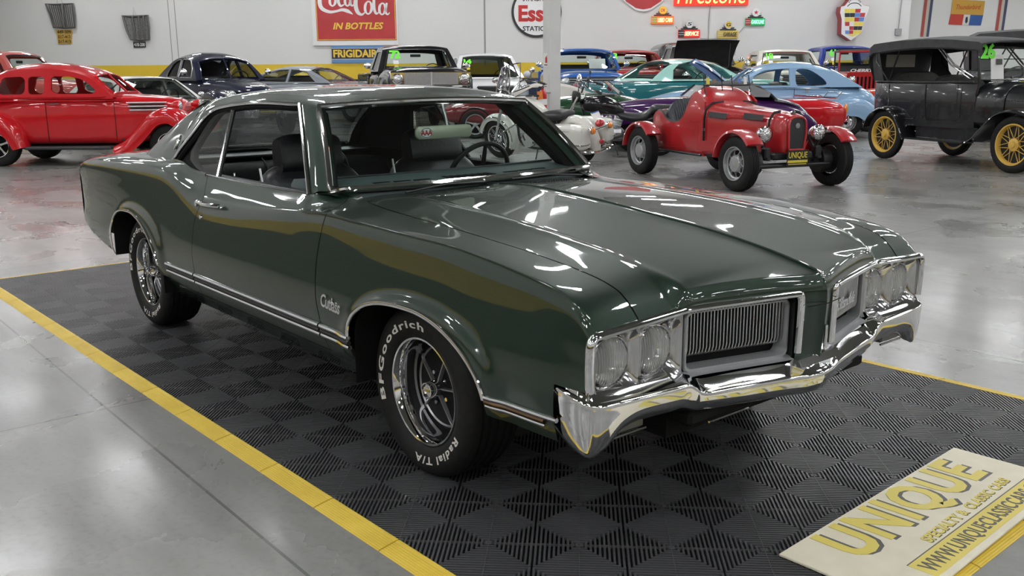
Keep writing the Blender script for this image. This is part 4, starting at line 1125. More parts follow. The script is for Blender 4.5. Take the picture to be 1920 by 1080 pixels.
def road_wheel(t, x, y, s, Rw, W, rim, kind='plain', tire_m=None, col=None, col2=None, nm='wheel', wn=40):
    """outer side faces s*y"""
    o = (x, s*y, Rw); ax = (0, s, 0); h = W/2
    prof = [(rim*.96, h*.7), (rim, h*.86), (lerp(rim, Rw, .35), h), (lerp(rim, Rw, .72), h*.96), (Rw*.975, h*.78), (Rw, h*.6)]
    for g in (.42, .14, -.14, -.42): prof += [(Rw, h*(g+.07)), (Rw*.982, h*(g+.05)), (Rw*.982, h*(g-.05)), (Rw, h*(g-.07))]
    prof += [(Rw, -h*.6), (Rw*.975, -h*.78), (lerp(rim, Rw, .5), -h), (rim, -h*.8)]
    w = MB().lathe(prof, o, ax, wn).build(nm, tire_m or RUBBER, t, 40)
    col = col or STEEL
    if kind == 'white':
        MB().lathe([(rim*1.03, h*.93), (lerp(rim, Rw, .3), h*1.012), (lerp(rim, Rw, .62), h*1.005)], o, ax, wn).build('whitewall', mat('whitewall', (.72, .71, .67), .6), w)
    if kind in ('plain', 'white'):
        MB().lathe([(rim*1.0, h*.84), (rim*.94, h*.86), (rim*.88, h*.45), (rim*.7, h*.35), (rim*.62, h*.5)], o, ax, wn).build('rim', col, w)
        MB().lathe([(rim*.66, h*.45), (rim*.58, h*.72), (rim*.4, h*.86), (rim*.15, h*.95), (.0, h*.97)], o, ax, wn).build('hubcap', col2 or CHROME, w)
    if kind == 'wire':
        MB().lathe([(rim*1.0, h*.80), (rim*.985, h*.95), (rim*.93, h*.93), (rim*.90, h*.55), (rim*.87, h*.2), (rim*.87, -h*.4), (rim, -h*.7)], o, ax, wn).build('rim', col, w)
        hub = MB().lathe([(rim*.30, -h*.4), (rim*.31, h*.35), (rim*.26, h*.5), (rim*.17, h*.62), (rim*.15, h*.9), (.0, h*.95)], o, ax, 20).build('hub', col2 or col, w)
        sp = MB(); O = Vector(o); u = Vector((1, 0, 0)); v = Vector((0, 0, 1)); A = Vector(ax)
        for k in range(20):
            a = 2*pi*k/20; sg = 1 if k % 2 else -1
            b = a+sg*.42
            sp.tube([O+(u*cos(a)+v*sin(a))*rim*.28+A*h*(.4 if k % 4 < 2 else -.25), O+(u*cos(b)+v*sin(b))*rim*.89+A*h*.25], rim*.014+.0015, 5)
        sp.build('wire_spokes', col, w)
        MB().lathe([(rim*.88, -h*.3), (0, -h*.32)], o, ax, 24).build('brake_drum', BLACK, w)
    if kind == 'wide_wire':       # early steel spoke wheel with big pressed hub cap
        MB().lathe([(rim*1.0, h*.80), (rim*.985, h*.95), (rim*.93, h*.93), (rim*.88, h*.5), (rim*.80, h*.42), (rim*.78, h*.2), (rim*.86, -h*.3)], o, ax, wn).build('rim', col, w)
        MB().lathe([(rim*.52, h*.1), (rim*.50, h*.62), (rim*.44, h*.80), (rim*.2, h*.92), (.0, h*.95)], o, ax, 28).build('hubcap', col2 or col, w)
        sp = MB(); O = Vector(o); u = Vector((1, 0, 0)); v = Vector((0, 0, 1)); A = Vector(ax)
        for k in range(18):
            a = 2*pi*k/18; b = a+(.25 if k % 2 else -.25)
            sp.tube([O+(u*cos(a)+v*sin(a))*rim*.48+A*h*.5, O+(u*cos(b)+v*sin(b))*rim*.83+A*h*.28], .0048, 5)
        sp.build('wire_spokes', col, w)
        MB().lathe([(rim*.84, -h*.35), (0, -h*.36)], o, ax, 24).build('brake_drum', BLACK, w)
    if kind == 'alloy':
        MB().lathe([(rim*1.0, h*.84), (rim*.985, h*.93), (rim*.93, h*.90), (rim*.90, h*.4), (rim*.88, -h*.3)], o, ax, wn).build('rim', col, w)
        O = Vector(o); u = Vector((1, 0, 0)); v = Vector((0, 0, 1)); A = Vector(ax); sp = MB()
        for k in range(5):
            a = 2*pi*k/5+pi/2; d = u*cos(a)+v*sin(a); n = -u*sin(a)+v*cos(a)
            sp.loft([[O+d*r_*rim+n*q*w_*rim+A*(h*.55-dd) for q, dd in ((-1, .02), (-.7, 0), (.7, 0), (1, .02))] for r_, w_ in ((.1, .14), (.35, .11), (.65, .10), (.93, .19))], True, True)
        sp.build('spokes', col, w, 30)
        MB().lathe([(rim*.2, h*.5), (rim*.15, h*.66), (0, h*.68)], o, ax, 20).build('hub', col, w)
        MB().lathe([(rim*.9, -h*.2), (0, -h*.2)], o, ax, 24).build('brake_disc', DARK, w)
    return w
def wheels4(t, xf, xr, y, Rw, W, rim, **k):
    for x in (xf, xr):
        for s in (-1, 1): road_wheel(t, x, y, s, Rw, W, rim, **k)
def decal(t, txt, o, xd, yd, size, m, name='number_sticker', bold=.006):
    return text_mb(txt, size, 0, bold, 0, .9).xform(basis(o, xd, yd)).build(name, m, t, smooth=False)
def card(t, o, xd, yd, w, h, m, name='paper_notice'):
    return MB().add([(-w/2, -h/2, 0), (w/2, -h/2, 0), (w/2, h/2, 0), (-w/2, h/2, 0)], [(0, 1, 2, 3)]).xform(basis(o, xd, yd)).build(name, m, t, smooth=False)
def unique_plate(t, o, xd, yd, w=.305, h=.155, name='dealer_plate'):
    p = MB().box((0, 0, 0), (w, h, .006)).xform(basis(o, xd, yd)).build(name, BLACK, t, smooth=False)
    z = Vector(xd).cross(Vector(yd)).normalized()*.0045
    B = lambda dy: Vector(o)+Vector(yd).normalized()*dy+z
    text_mb('UNIQUE', h*.52, 0, .0018, 0, 1.0, w*.88).xform(basis(B(h*.17), xd, yd)).build('plate_lettering', YELLOW, p, smooth=False)
    MB().box((0, 0, 0), (w*.94, h*.16, .001)).xform(basis(B(-h*.2), xd, yd)).build('plate_band', YELLOW, p, smooth=False)
    MB().box((0, 0, 0), (w*.86, h*.05, .001)).xform(basis(B(-h*.37), xd, yd)).build('plate_rule', YELLOW, p, smooth=False)
    return p
def headlamp(t, c, r_, col=None, d=(1, 0, 0), depth=.16, pod=True, nm='headlamp'):
    c = Vector(c); d = Vector(d)
    if pod:
        b = MB().lathe([(0, -depth), (r_*.45, -depth*.93), (r_*.8, -depth*.6), (r_*1.02, -depth*.15), (r_*1.06, 0), (r_*.98, .012)], c, d, 24).build(nm, col or CHROME, t)
    else:
        b = MB().lathe([(r_*1.18, -.01), (r_*1.12, .012), (r_*.97, .014)], c, d, 24).build(nm, col or CHROME, t)
    MB().lathe([(r_, .004), (r_*.8, .022), (r_*.4, .034), (0, .038)], c, d, 24).build('lamp_lens', LENSW, b)
    return b
def seat_row(t, x, z, w, h, m=VINYL, n='seat'):
    MB().box((x, 0, z+.10), (.48, w, .18), r=.05).box((x-.27, 0, z+.18+h/2), (.14, w, h), rot=Matrix.Rotation(R(-12), 3, 'Y'), r=.05).build(n, m, t)
def cabin_floor(t, x0, x1, w, z, m=None):
    MB().box(((x0+x1)/2, 0, z), (x1-x0, w, .03)).build('cabin_floor', m or BLACK, t)
def swheel(t, c, r_=.19, tilt=25):
    C = Vector(c); ax = Vector((-cos(R(tilt)), 0, sin(R(tilt)))); u = Vector((0, 1, 0)); w = ax.cross(u)
    MB().tube([C+(u*cos(2*pi*i/28)+w*sin(2*pi*i/28))*r_ for i in range(28)], .012, 6, closed=True).tube([C-u*r_, C+u*r_], .010, 6).cyl(C, C-ax*.4, .02).build('steering_wheel', BLACK, t)
def bars(t, x, y0, y1, z0, z1, n, r_, m, name='grille_bar', vert=False, up=None):
    """a row of thin bars across the front; each bar a part"""
    for i in range(n):
        f = i/(n-1)
        a, b = ((x, lerp(y0, y1, f), z0), (x, lerp(y0, y1, f), z1)) if vert else ((x, y0, lerp(z0, z1, f)), (x, y1, lerp(z0, z1, f)))
        MB().tube([a, b], r_, 6).build(name, m, t)
# ------------------------------------------------------------ red pre-war sedan at the left
RED = paint('bright_red_paint', (.50, .008, .014), .3)
RED2 = noise_mat('worn_red_paint', (.40, .012, .018), (.46, .018, .022), 5., .3, coat=.8)
def red_sedan():
    t = veh('vintage_sedan', 'bright red pre-war two-door sedan with black running board at the left', 'car', 194, 16.75, 0)
    super_body([(-2.05, .45, .45, .95, .7, 3, 3), (-1.85, .62, .36, 1.10, .72, 3.2, 4), (-1.3, .70, .34, 1.16, .75, 4, 6), (-.6, .72, .34, 1.17, .78, 5, 8), (.2, .68, .34, 1.17, .8, 5, 8), (.5, .60, .34, 1.165, .8, 4.5, 8), (.95, .44, .36, 1.14, .8, 3.6, 6), (1.33, .30, .38, 1.08, .75, 3, 4), (1.42, .20, .42, 1.02, .7, 2.6, 3)], 36, 6).build('body', RED, t, 50)
    prof = [(.40, 1.16), (.16, 1.40), (-.02, 1.56), (-.45, 1.675), (-.95, 1.70), (-1.4, 1.64), (-1.75, 1.45), (-1.98, 1.10)]
    e, w, rows = shell(t, RED, prof, .69, .52, 1.10, .10, (.25, 1.7), (4.9, 5.7), .80, split=RED)
    q1 = rrect(.46, .29, .09, 5, -1.30, 1.325); q1 = [(u, v) for u, v in q1]
    q1[6:12] = [(u+.05, v-.01) for u, v in q1[6:12]]
    q2 = rrect(.27, .29, .06, 5, -.885, 1.325)
    d1 = [(-.58, 1.21), (-.63, 1.25), (-.63, 1.44), (-.58, 1.475), (-.35, 1.47), (-.15, 1.43), (.0, 1.35), (.10, 1.255), (.10, 1.21), (.06, 1.185), (-.5, 1.185)]
    side_walls(t, RED, e, w, 1.10, [q1, q2, d1])
    # side lamps, belt ridges, door gaps, handle
    for s in (-1, 1):
        for z in (1.135, 1.075): MB().tube([(x, s*(.725 if x < .1 else lerp(.725, .60, (x-.1)/.45)), z) for x in (-1.75, -1.2, -.6, 0, .2, .55)], .012, 6).build('belt_ridge', RED, t)
        for x in (-.72, .40): MB().tube([(x, s*.722 if x < 0 else s*.655, z) for z in (1.06, .8, .5, .37)], .005, 5).build('door_gap', DARK, t)
        MB().tube([(-.66, s*.735, 1.02), (-.48, s*.755, 1.03)], .011, 6).build('door_handle', CHROME, t)
        for k in range(3):
            z = 1.03-.062*k; a = .58+.02*k
            MB().tube([(lerp(a, 1.20, f), s*lerp(.60, .385, (lerp(a, 1.20, f)-.52)/.75), z) for f in (0, .5, 1)], .013, 6).build('louvre_strip', mat('polished_strip', (.75, .75, .76), .3, .3), t)
        for k in range(2):
            g = MB()
            for i in range(26):
                x = lerp(.64, 1.15, i/25); y = lerp(.583, .37, (x-.52)/.75)
                g.box((x, s*y, .998-.062*k), (.012, .02, .046), rot=Matrix.Rotation(.4, 3, 'Y'))
            g.build('hood_louvres', BLACK, t)
        fender([(-2.08, .40), (-2.03, .66), (-1.84, .86), (-1.56, .90), (-1.32, .80), (-1.14, .58), (-1.06, .32)], .60, .93, .10, s=s).build('rear_fender', RED, t)
        fender([(.38, .33), (.60, .44), (.82, .66), (1.02, .86), (1.24, .95), (1.48, .93), (1.68, .76), (1.76, .52)], .42, .92, .10, s=s).build('front_fender', RED, t)
        MB().box((-.33, s*.80, .30), (1.44, .26, .05), r=.015).build('running_board', mat('running_board_rubber', (.03, .032, .036), .5), t)
        headlamp(t, (1.46, s*.52, .97), .09, RED)
        road_wheel(t, 1.34, .76, s, .34, .19, .20, 'alloy', col=CHROME)
        road_wheel(t, -1.54, .76, s, .345, .21, .20, 'alloy', col=CHROME)
    MB().tube([(1.74, y, .50) for y in (-.8, -.4, 0, .4, .8)], .03, 8).build('front_bumper', CHROME, t)
    bars(t, 1.43, -.14, .14, .55, .95, 7, .006, CHROME)
    cabin_floor(t, -1.9, .5, 1.2, .42); seat_row(t, -.35, .5, 1.1, .40, mat('tan_seat', (.20, .17, .14), .7)); seat_row(t, -1.3, .5, 1.1, .38, mat('tan_seat'))
    swheel(t, (.02, .33, 1.16)); MB().box((.28, 0, 1.13), (.2, 1.1, .12), r=.03).build('dashboard', RED, t)
    MB().box((0, 0, .30), (3.2, .9, .08)).build('chassis', DARK, t)
    return t
red_sedan()

# ------------------------------------------------------------ red open two-seater with cycle wings
def roadster():
    t = thing('open_roadster', 'red open two-seat roadster with cycle wings and round chrome lamps', 'car', (-4.36, 7.76, 0), R(-16.8))
    # narrow engine cover, scuttle and tail
    super_body([(.16, .165, .47, .90, .66, 2.9, 3), (.08, .21, .42, .945, .68, 3.2, 4), (-.3, .29, .35, .985, .68, 3.4, 6), (-.8, .37, .33, 1.02, .7, 3.6, 8), (-1.10, .43, .33, 1.05, .72, 3.8, 8), (-1.24, .455, .33, 1.09, .74, 3.6, 8)], 40, 6).build('bonnet', RED2, t, 50)
    # scuttle with raised rim in front of the cockpit
    rows = []
    for x, w, z, e in ((-1.22, .455, 1.085, 3.4), (-1.30, .465, 1.20, 3.2), (-1.42, .475, 1.262, 3.0), (-1.52, .48, 1.275, 3.0)):
        rows.append([(x, w*math.copysign(abs(cos(a))**(2/e), cos(a)), .80+(z-.80)*abs(sin(a))**(2/e)) for a in [pi*j/30 for j in range(31)]])
    rows += [[(p[0]+.02, p[1]*.95, p[2]-.03) for p in r_] for r_ in reversed(rows)]
    MB().grid(rows).build('scuttle', RED2, t, 45)
    # flanks with the swooping cockpit cut-out
    top = cat([(-1.22, 1.07), (-1.42, 1.20), (-1.55, 1.15), (-1.66, .92), (-1.78, .80), (-1.95, .775), (-2.12, .81), (-2.24, .88), (-2.34, .92), (-2.46, .91), (-2.72, .81), (-2.9, .68)], 5)
    o = [(p[0], p[1]) for p in top]+[(-2.92, .55), (-2.8, .36), (-2.2, .33), (-1.22, .33)]
    fw = Sp((-3., .10), (-2.9, .20), (-2.7, .34), (-2.4, .44), (-2.0, .475), (-1.2, .458))
    bul = lambda u, v: fw(u)-.06*max(0., (v-.8)/.45)**2-.05*max(0, (.5-v)/.2)**2
    for s in (-1, 1):
        MB().sheet(o, (), .08, lambda u, v: (u, s*bul(u, v), v), .03, lambda u, v: (u, s*(bul(u, v)-.03), v)).build('flank', RED2, t, 45)
        rim = [(p[0], s*(bul(p[0], p[1])-.012), p[1]) for p in top[10:46]]
        MB().tube(rim, .014, 6).build('cockpit_piping', BLACK, t)
        # rivet rows
        rv = MB()
        for z, xa, xb in ((.42, -2.7, -1.25), (.70, -2.6, -1.30), (.62, -1.05, -.4), (.52, -1.05, -.4)):
            n = int((xb-xa)/.045)
            for i in range(n):
                x = lerp(xa, xb, i/n); y = bul(x, z) if x < -1.2 else lerp(.44, .31, (x+1.2)/.85)+.012
                rv.ell((x, s*(y+.001), z), (.006, .004, .006), 6, 4)
        rv.build('rivets', RED2, t)
        # cycle wings carried over each wheel
        for x0, yw, up in ((0., .73, 0), (-2.39, .70, 0)):
            rows = []
            for i in range(19):
                a = R(172-i*(134/18)); rows.append([(x0+cos(a)*(.415-dz), s*(yw+dy), .345+sin(a)*(.415-dz)) for dy, dz in ((-.125, .03), (-.115, .002), (-.05, -.010), (.05, -.010), (.115, .002), (.125, .03), (.118, .034), (-.118, .034))])
            MB().loft(rows).build('cycle_wing', RED2, t, 40)
            MB().tube([(x0, s*.45, .42), (x0, s*.56, .68), (x0, s*.60, .755)], .012, 6).build('wing_stay', BLACK, t)
            road_wheel(t, x0, yw, s, .345, .175, .215, 'wide_wire', col=SILVER, col2=SILVER)
        # buckled leather straps
        for x, y_, z1 in ((-1.17, .452, 1.06), (-.04, .265, .965)):
            MB().tube([(x, s*y*1.02, z) for y, z in ((y_*.35, z1+.006), (y_*.75, z1-.01), (y_*.97, z1-.10), (y_*1.012, z1-.22), (y_*1.012, .55 if x < -1 else .72))], .019, 6, flat=.25).build('bonnet_strap', BLACK, t)
            MB().box((x, s*(y_*1.03+.003), .70 if x < -1 else .76), (.05, .012, .035)).build('strap_buckle', STEEL, t)
        # black flash with red script
        fl = lambda x: lerp(.435, .285, (x+1.12)/.95)+.012
        for xa, xb in ((-1.12, -.78), (-.48, -.14)):
            MB().add([(x, s*(fl(x)-(.020 if z > .9 else 0)), z) for x, z in ((xa, .868), (xb, .855), (xb, .925), (xa, .945))], [(0, 1, 2, 3)]).build('bonnet_flash', BLACK, t)
        text_mb('Speedster', .075, .3, .002, .003, .9, .30).xform(basis((-.63, s*(fl(-.63)-.008), .895), (1 if s < 0 else -1, s*-.157 if s > 0 else .157*-s*1., 0), (0, 0, 1))).build('bonnet_script', mat('script_red', (.45, .03, .03), .4), t, smooth=False)
        headlamp(t, (.10, s*.42, .70), .098, CHROME, depth=.17)
        MB().tube([(.05, s*.42, .60), (.02, s*.40, .45)], .014, 6).build('lamp_post', BLACK, t)
        MB().tube([(-.02, s*.42, .30), (.05, s*.40, .50), (-.04, s*.36, .66)], .03, 8).build('damper_arm', BLACK, t)
        MB().box((0, s*.40, .40), (.34, .06, .05), r=.01).box((.1, s*.40, .46), (.1, .09, .16), r=.02).build('leaf_spring', BLACK, t)
        MB().cyl((0, s*.48, .345), (0, s*.62, .345), .16, 20).build('brake_drum', BLACK, t)
    MB().tube([(.03, -.62, .345), (.05, -.40, .30), (.05, .40, .30), (.03, .62, .345)], .034, 8).build('front_axle', BLACK, t)
    MB().tube([(.16, -.56, .31), (.16, .56, .31)], .018, 8).build('track_rod', BLACK, t)
    MB().box((.06, 0, .42), (.16, .62, .09), r=.02).build('front_frame', BLACK, t)
    # dark radiator mesh in a red cowl
    g = cat([(-.115, .50), (-.125, .60), (-.135, .75), (-.12, .865), (-.05, .905), (.05, .905), (.12, .865), (.135, .75), (.125, .60), (.115, .50)], 4)
    MB().sheet([(p[0], p[1]) for p in g], (), 0, lambda u, v: (.172+.012*(1-abs(v-.7)/.3), u, v), .03, lambda u, v: (.14, u, v)).build('radiator_mesh', noise_mat('radiator_black', (.012, .012, .013), (.03, .03, .032), 160., .5), t)
    MB().tube([(.176+.012*(1-abs(p[1]-.7)/.3), p[0], p[1]) for p in g], .016, 8, closed=True).build('radiator_rim', RED2, t)
    MB().lathe([(.034, 0), (.034, .004), (.026, .006), (.026, .004), (0, .004)], (.187, 0, .80), (1, 0, 0), 24).build('radiator_badge', STEEL, t)
    MB().lathe([(.035, 0), (.035, .02), (.02, .035), (0, .036)], (.08, 0, .945), (0, 0, 1), 16).build('filler_cap', CHROME, t)
    unique_plate(t, (.22, .0, .40), (0, 1, 0), (.06, 0, 1), .33, .20)
    rows = [[(p[0], c*(bul(p[0], p[1])-.004), p[1]+.03*(1-c*c)) for c in [j/8 for j in range(-8, 9)]] for p in [q for q in top if q[0] < -2.33]]
    MB().grid(rows).build('tail_deck', RED2, t, 60)
    # pleated seat, floor, aero screens
    seat = MB(); n = 24; rows = []
    for i in range(n*2+1):
        c = i/(n*2)*2-1; r_ = .006*(1 if i % 2 else -1); y = c*.41; k = 1-abs(c)**5*.30
        rows.append([(-1.98-.02+r_, y, .45), (-2.06+r_, y, .75), (-2.16+r_, y, 1.0*k+.02), (-2.22, y, 1.075*k+.02), (-2.29, y, 1.06*k), (-2.32, y, .8), (-2.3, y, .45)])
    MB().loft(rows).build('pleated_seat', mat('blue_black_leather', (.022, .025, .032), .42), t, 25)
    MB().box((-1.85, 0, .48), (.5, .82, .14), r=.04).build('seat_cushion', VINYL, t)
    MB().box((-1.7, 0, .35), (1.9, .8, .03)).build('cabin_floor', BLACK, t)
    swheel(t, (-1.58, -.2, 1.0), .18)
    for y0 in (-.225, .235):
        MB().box((-1.36, y0, 1.285), (.022, .30, .022), r=.006).build('screen_foot', BLACK, t)
        for e in (-.145, .145):
            MB().tube([(-1.32, y0+e, 1.18), (-1.345, y0+e, 1.30), (-1.372, y0+e, 1.42)], .008, 6).build('screen_post', BLACK, t)
            MB().add([(-1.315, y0+e, 1.15), (-1.315, y0+e*.8, 1.15), (-1.34, y0+e, 1.28)], [(0, 1, 2)]).build('screen_bracket', CHROME, t)
        sc = MB().add([(-1.352, y0-.14, 1.29), (-1.352, y0+.14, 1.29), (-1.378, y0+.14, 1.45), (-1.378, y0-.14, 1.45)], [(0, 1, 2, 3)]).build('aero_screen', glass('clear_screen', (.95, .97, .96), .05), t)
        for dy, w, h, m in (((-.08, .055, .09, YELLOW), (.03, .07, .075, mat('round_badge', (.25, .16, .10), .5))) if y0 < 0 else ((-.02, .07, .07, mat('blue_star', (.12, .22, .62), .5)), (.08, .055, .10, PAPER))):
            O = Vector((-1.356, y0+dy, 1.345))
            if w == .055: card(t, O, (0, 1, 0), (-.16, 0, 1), w, h, m, 'screen_sticker')
            else: MB().add([(O.x-.16*v, O.y+u, O.z+v) for u, v in [((.036 if i % 2 == 0 else .024)*cos(i*pi/8), (.036 if i % 2 == 0 else .024)*sin(i*pi/8)) for i in range(16)]], [tuple(range(16))]).build('screen_sticker', m, t)
    MB().tube([(-2.75, -.46, .36), (-1.2, -.48, .35)], .02, 6).tube([(-2.75, .46, .36), (-1.2, .48, .35)], .02, 6).build('side_rail', BLACK, t)
    MB().tube([(-2.39, -.6, .345), (-2.39, .6, .345)], .035, 8).build('rear_axle', BLACK, t)
    return t
roadster()

# ------------------------------------------------------------ black touring car with yellow wire wheels
TBLACK = noise_mat('aged_black_paint', (.010, .011, .013), (.016, .017, .019), 3., .25, coat=.5)
CANVAS = noise_mat('black_top_canvas', (.032, .033, .036), (.05, .05, .053), 8., .75, .15)
def touring():
    t = thing('touring_car', 'black open touring car with canvas top and yellow wire wheels', 'car', (-5.45, 13.34, 0), R(-21.1))
    xf, RW = 2.70, .41
    # body tub: rear seat, door panels, cowl, hood
    belt = lambda x: 1.27 if x < 2.0 else 1.30
    rows = []
    for x, w, zb in ((-.62, .40, .82), (-.58, .56, .74), (-.45, .66, .66), (-.1, .71, .60), (.6, .71, .58), (1.3, .69, .58), (1.75, .60, .58)):
        zt = 1.27
        rows.append([(x, -w*.98, zt), (x, -w, zt-.02), (x, -w, lerp(zb, zt, .5)), (x, -w*.97, zb), (x, 0, zb), (x, w*.97, zb), (x, w, lerp(zb, zt, .5)), (x, w, zt-.02), (x, w*.98, zt), (x, w*.90, zt), (x, w*.90, zb+.06), (x, 0, zb+.06), (x, -w*.90, zb+.06), (x, -w*.90, zt)])
    MB().loft(rows).build('body_tub', TBLACK, t, 40)
    super_body([(1.72, .60, .60, 1.30, .9, 3.2, 6), (1.95, .56, .60, 1.31, .9, 3.0, 6), (2.12, .44, .60, 1.27, .9, 2.8, 6), (2.16, .40, .60, 1.24, .9, 3, 6), (2.75, .32, .60, 1.17, .88, 3, 6), (2.80, .30, .60, 1.15, .88, 3, 6)], 32, 4).build('cowl_and_bonnet', TBLACK, t, 45)
    MB().box((2.83, 0, .88), (.08, .56, .56), r=.03).build('radiator', TBLACK, t)
    MB().box((1.1, 0, .54), (3.6, .8, .12)).build('chassis', TBLACK, t)
    lv = MB()
    for i in range(16):
        x = 2.22+i*.034
        for s in (-1, 1): lv.box((x, s*(.395-.06*(x-2.2)/.6), 1.02), (.010, .012, .020))
    lv.build('bonnet_rivets', STEEL, t)
    for s in (-1, 1):
        # doors pressed into the flank
        for xa, xb in ((-.05, .62), (.80, 1.48)):
            pts = [(xa, s*.713, 1.25), (xa+.02, s*.715, .74), (xa+.06, s*.714, .70), (xb-.06, s*.705, .69), (xb, s*.70, .74), (xb, s*.70, 1.25)]
            MB().tube(pts, .006, 5).build('door_edge', GLOSSBLACK, t)
        rail = [(-.58, s*.52, 1.285), (-.4, s*.66, 1.285), (.2, s*.705, 1.285), (1.0, s*.695, 1.285), (1.7, s*.62, 1.295)]
        MB().tube(cat(rail, 4), .022, 8).build('body_rail', TBLACK, t)
        fender([(-.50, .52), (-.40, .72), (-.18, .86), (.06, .88), (.28, .78), (.42, .60), (.50, .46), (.56, .38)], .56, .86, .0, s=s, k_=.3).build('rear_fender', GLOSSBLACK, t)
        fender([(1.78, .40), (1.95, .48), (2.15, .68), (2.38, .86), (2.65, .92), (2.95, .86), (3.15, .68), (3.20, .58)], .42, .86, .0, s=s, k_=.3).build('front_fender', GLOSSBLACK, t)
        MB().box((1.22, s*.76, .385), (1.25, .24, .03), r=.008).build('running_board', TBLACK, t)
        MB().add([(.56, s*.62, .40), (1.85, s*.62, .40), (1.85, s*.60, .60), (.56, s*.62, .60)], [(0, 1, 2, 3)]).build('splash_apron', TBLACK, t)
        for x in (0, xf): road_wheel(t, x, .74, s, RW, .115, .305, 'wire', col=BRASS, col2=BRASS)
        # hood irons
        for pts, q in (([(-.10, s*.70, 1.30), (-.42, s*.70, 1.62), (-.46, s*.69, 1.82)], .016), ([(-.08, s*.70, 1.30), (.15, s*.70, 1.85)], .014), ([(1.0, s*.69, 1.85), (1.35, s*.69, 1.55), (1.72, s*.64, 1.36)], .014), ([(.92, s*.69, 1.86), (1.28, s*.69, 1.55), (1.66, s*.64, 1.33)], .011)): MB().tube(pts, q, 6).build('hood_iron', TBLACK, t)
        MB().tube([(1.74, s*.585, 1.08), (1.78, s*.585, 1.30), (1.67, s*.585, 1.90)], .02, 8).build('windshield_post', TBLACK, t)
        headlamp(t, (3.0, s*.33, .98), .10, TBLACK)
    # canvas roof with its drooping valance and closed back
    rows = []
    for x, z, w in ((-.64, 1.80, .64), (-.62, 1.91, .70), (-.50, 1.965, .72), (.1, 2.0, .73), (.75, 2.01, .73), (1.3, 1.98, .72), (1.8, 1.93, .70), (1.86, 1.905, .69)):
        dr = .20 if x < -.55 else .20-.02*(x+.5)
        rows.append([(x, c*w, z-.05*abs(c)**2.5) for c in (-1, -.8, -.5, -.2, 0, .2, .5, .8, 1)])
        rows[-1] = [(x, -w*1.012, z-.05-dr*.75)]+rows[-1]+[(x, w*1.012, z-.05-dr*.75)]
    o = rows+[[(p[0], p[1]*.97, p[2]-.02) for p in r_] for r_ in reversed(rows)]
    MB().grid(o).build('canvas_top', CANVAS, t, 50)
    MB().grid([[(x0, c*w0, z0) for c in (-1, -.5, 0, .5, 1)] for x0, w0, z0 in ((-.64, .66, 1.86), (-.66, .68, 1.6), (-.62, .56, 1.28))]).build('rear_curtain', CANVAS, t)
    for s in (-1, 1): MB().add([(-.63, s*.66, 1.80), (-.36, s*.715, 1.80), (-.20, s*.71, 1.30), (-.58, s*.58, 1.28)], [(0, 1, 2, 3)]).build('quarter_curtain', CANVAS, t)
    MB().box((-.655, .0, 1.66), (.012, .62, .26)).build('rear_window', mat('celluloid', (.55, .52, .47), .5), t)
    # windshield in two panes, papers stuck on it
    gl = MB().add([(1.745, -.57, 1.32), (1.745, .57, 1.32), (1.665, .57, 1.88), (1.665, -.57, 1.88)], [(0, 1, 2, 3)]).build('windshield', GLASS, t)
    MB().tube([(1.70, -.58, 1.63), (1.70, .58, 1.63)], .008, 6).tube([(1.665, -.58, 1.89), (1.665, .58, 1.89)], .014, 6).tube([(1.75, -.58, 1.32), (1.75, .58, 1.32)], .014, 6).build('windshield_rail', TBLACK, t)
    decal(t, '26', (1.699, -.40, 1.75), (0, 1, 0), (-.145, 0, 1), .30, GREENNUM, bold=.012)
    nt = card(t, (1.728, -.22, 1.50), (0, 1, 0), (-.145, 0, 1), .25, .40, PAPER)
    card(t, (1.7265, -.19, 1.59), (0, 1, 0), (-.145, 0, 1), .12, .085, mat('photo_print', (.07, .07, .07), .6), 'notice_photo')
    card(t, (1.7385, -.22, 1.345), (0, 1, 0), (-.145, 0, 1), .22, .025, YELLOW, 'notice_strip')
    card(t, (1.722, .40, 1.47), (0, 1, 0), (-.145, 0, 1), .17, .22, YELLOW, 'yellow_notice')
    for x, h in ((.15, .48), (1.12, .42)):
        MB().box((x, 0, .88), (.5, 1.24, .22), r=.06).build('seat', TBLACK, t)
        rr = []
        for i in range(-14, 15):
            c = i/14; k = 1-abs(c)**5*.25
            rr.append([(x-.34-.02, c*.62, .9), (x-.30, c*.62, .9), (x-.33, c*.62, (.95+h-.03)*k+.03), (x-.40, c*.62, (.95+h)*k+.03), (x-.46, c*.62, (.95+h-.05)*k+.03)])
        MB().loft(rr).build('seat_back', noise_mat('worn_black_hide', (.02, .02, .02), (.045, .043, .04), 6., .5), t)
    swheel(t, (1.52, .28, 1.36), .20, 40)
    for x in (0, xf): MB().tube([(x, -.7, RW), (x, .7, RW)], .03, 8).build('axle', TBLACK, t)
    return t
touring()
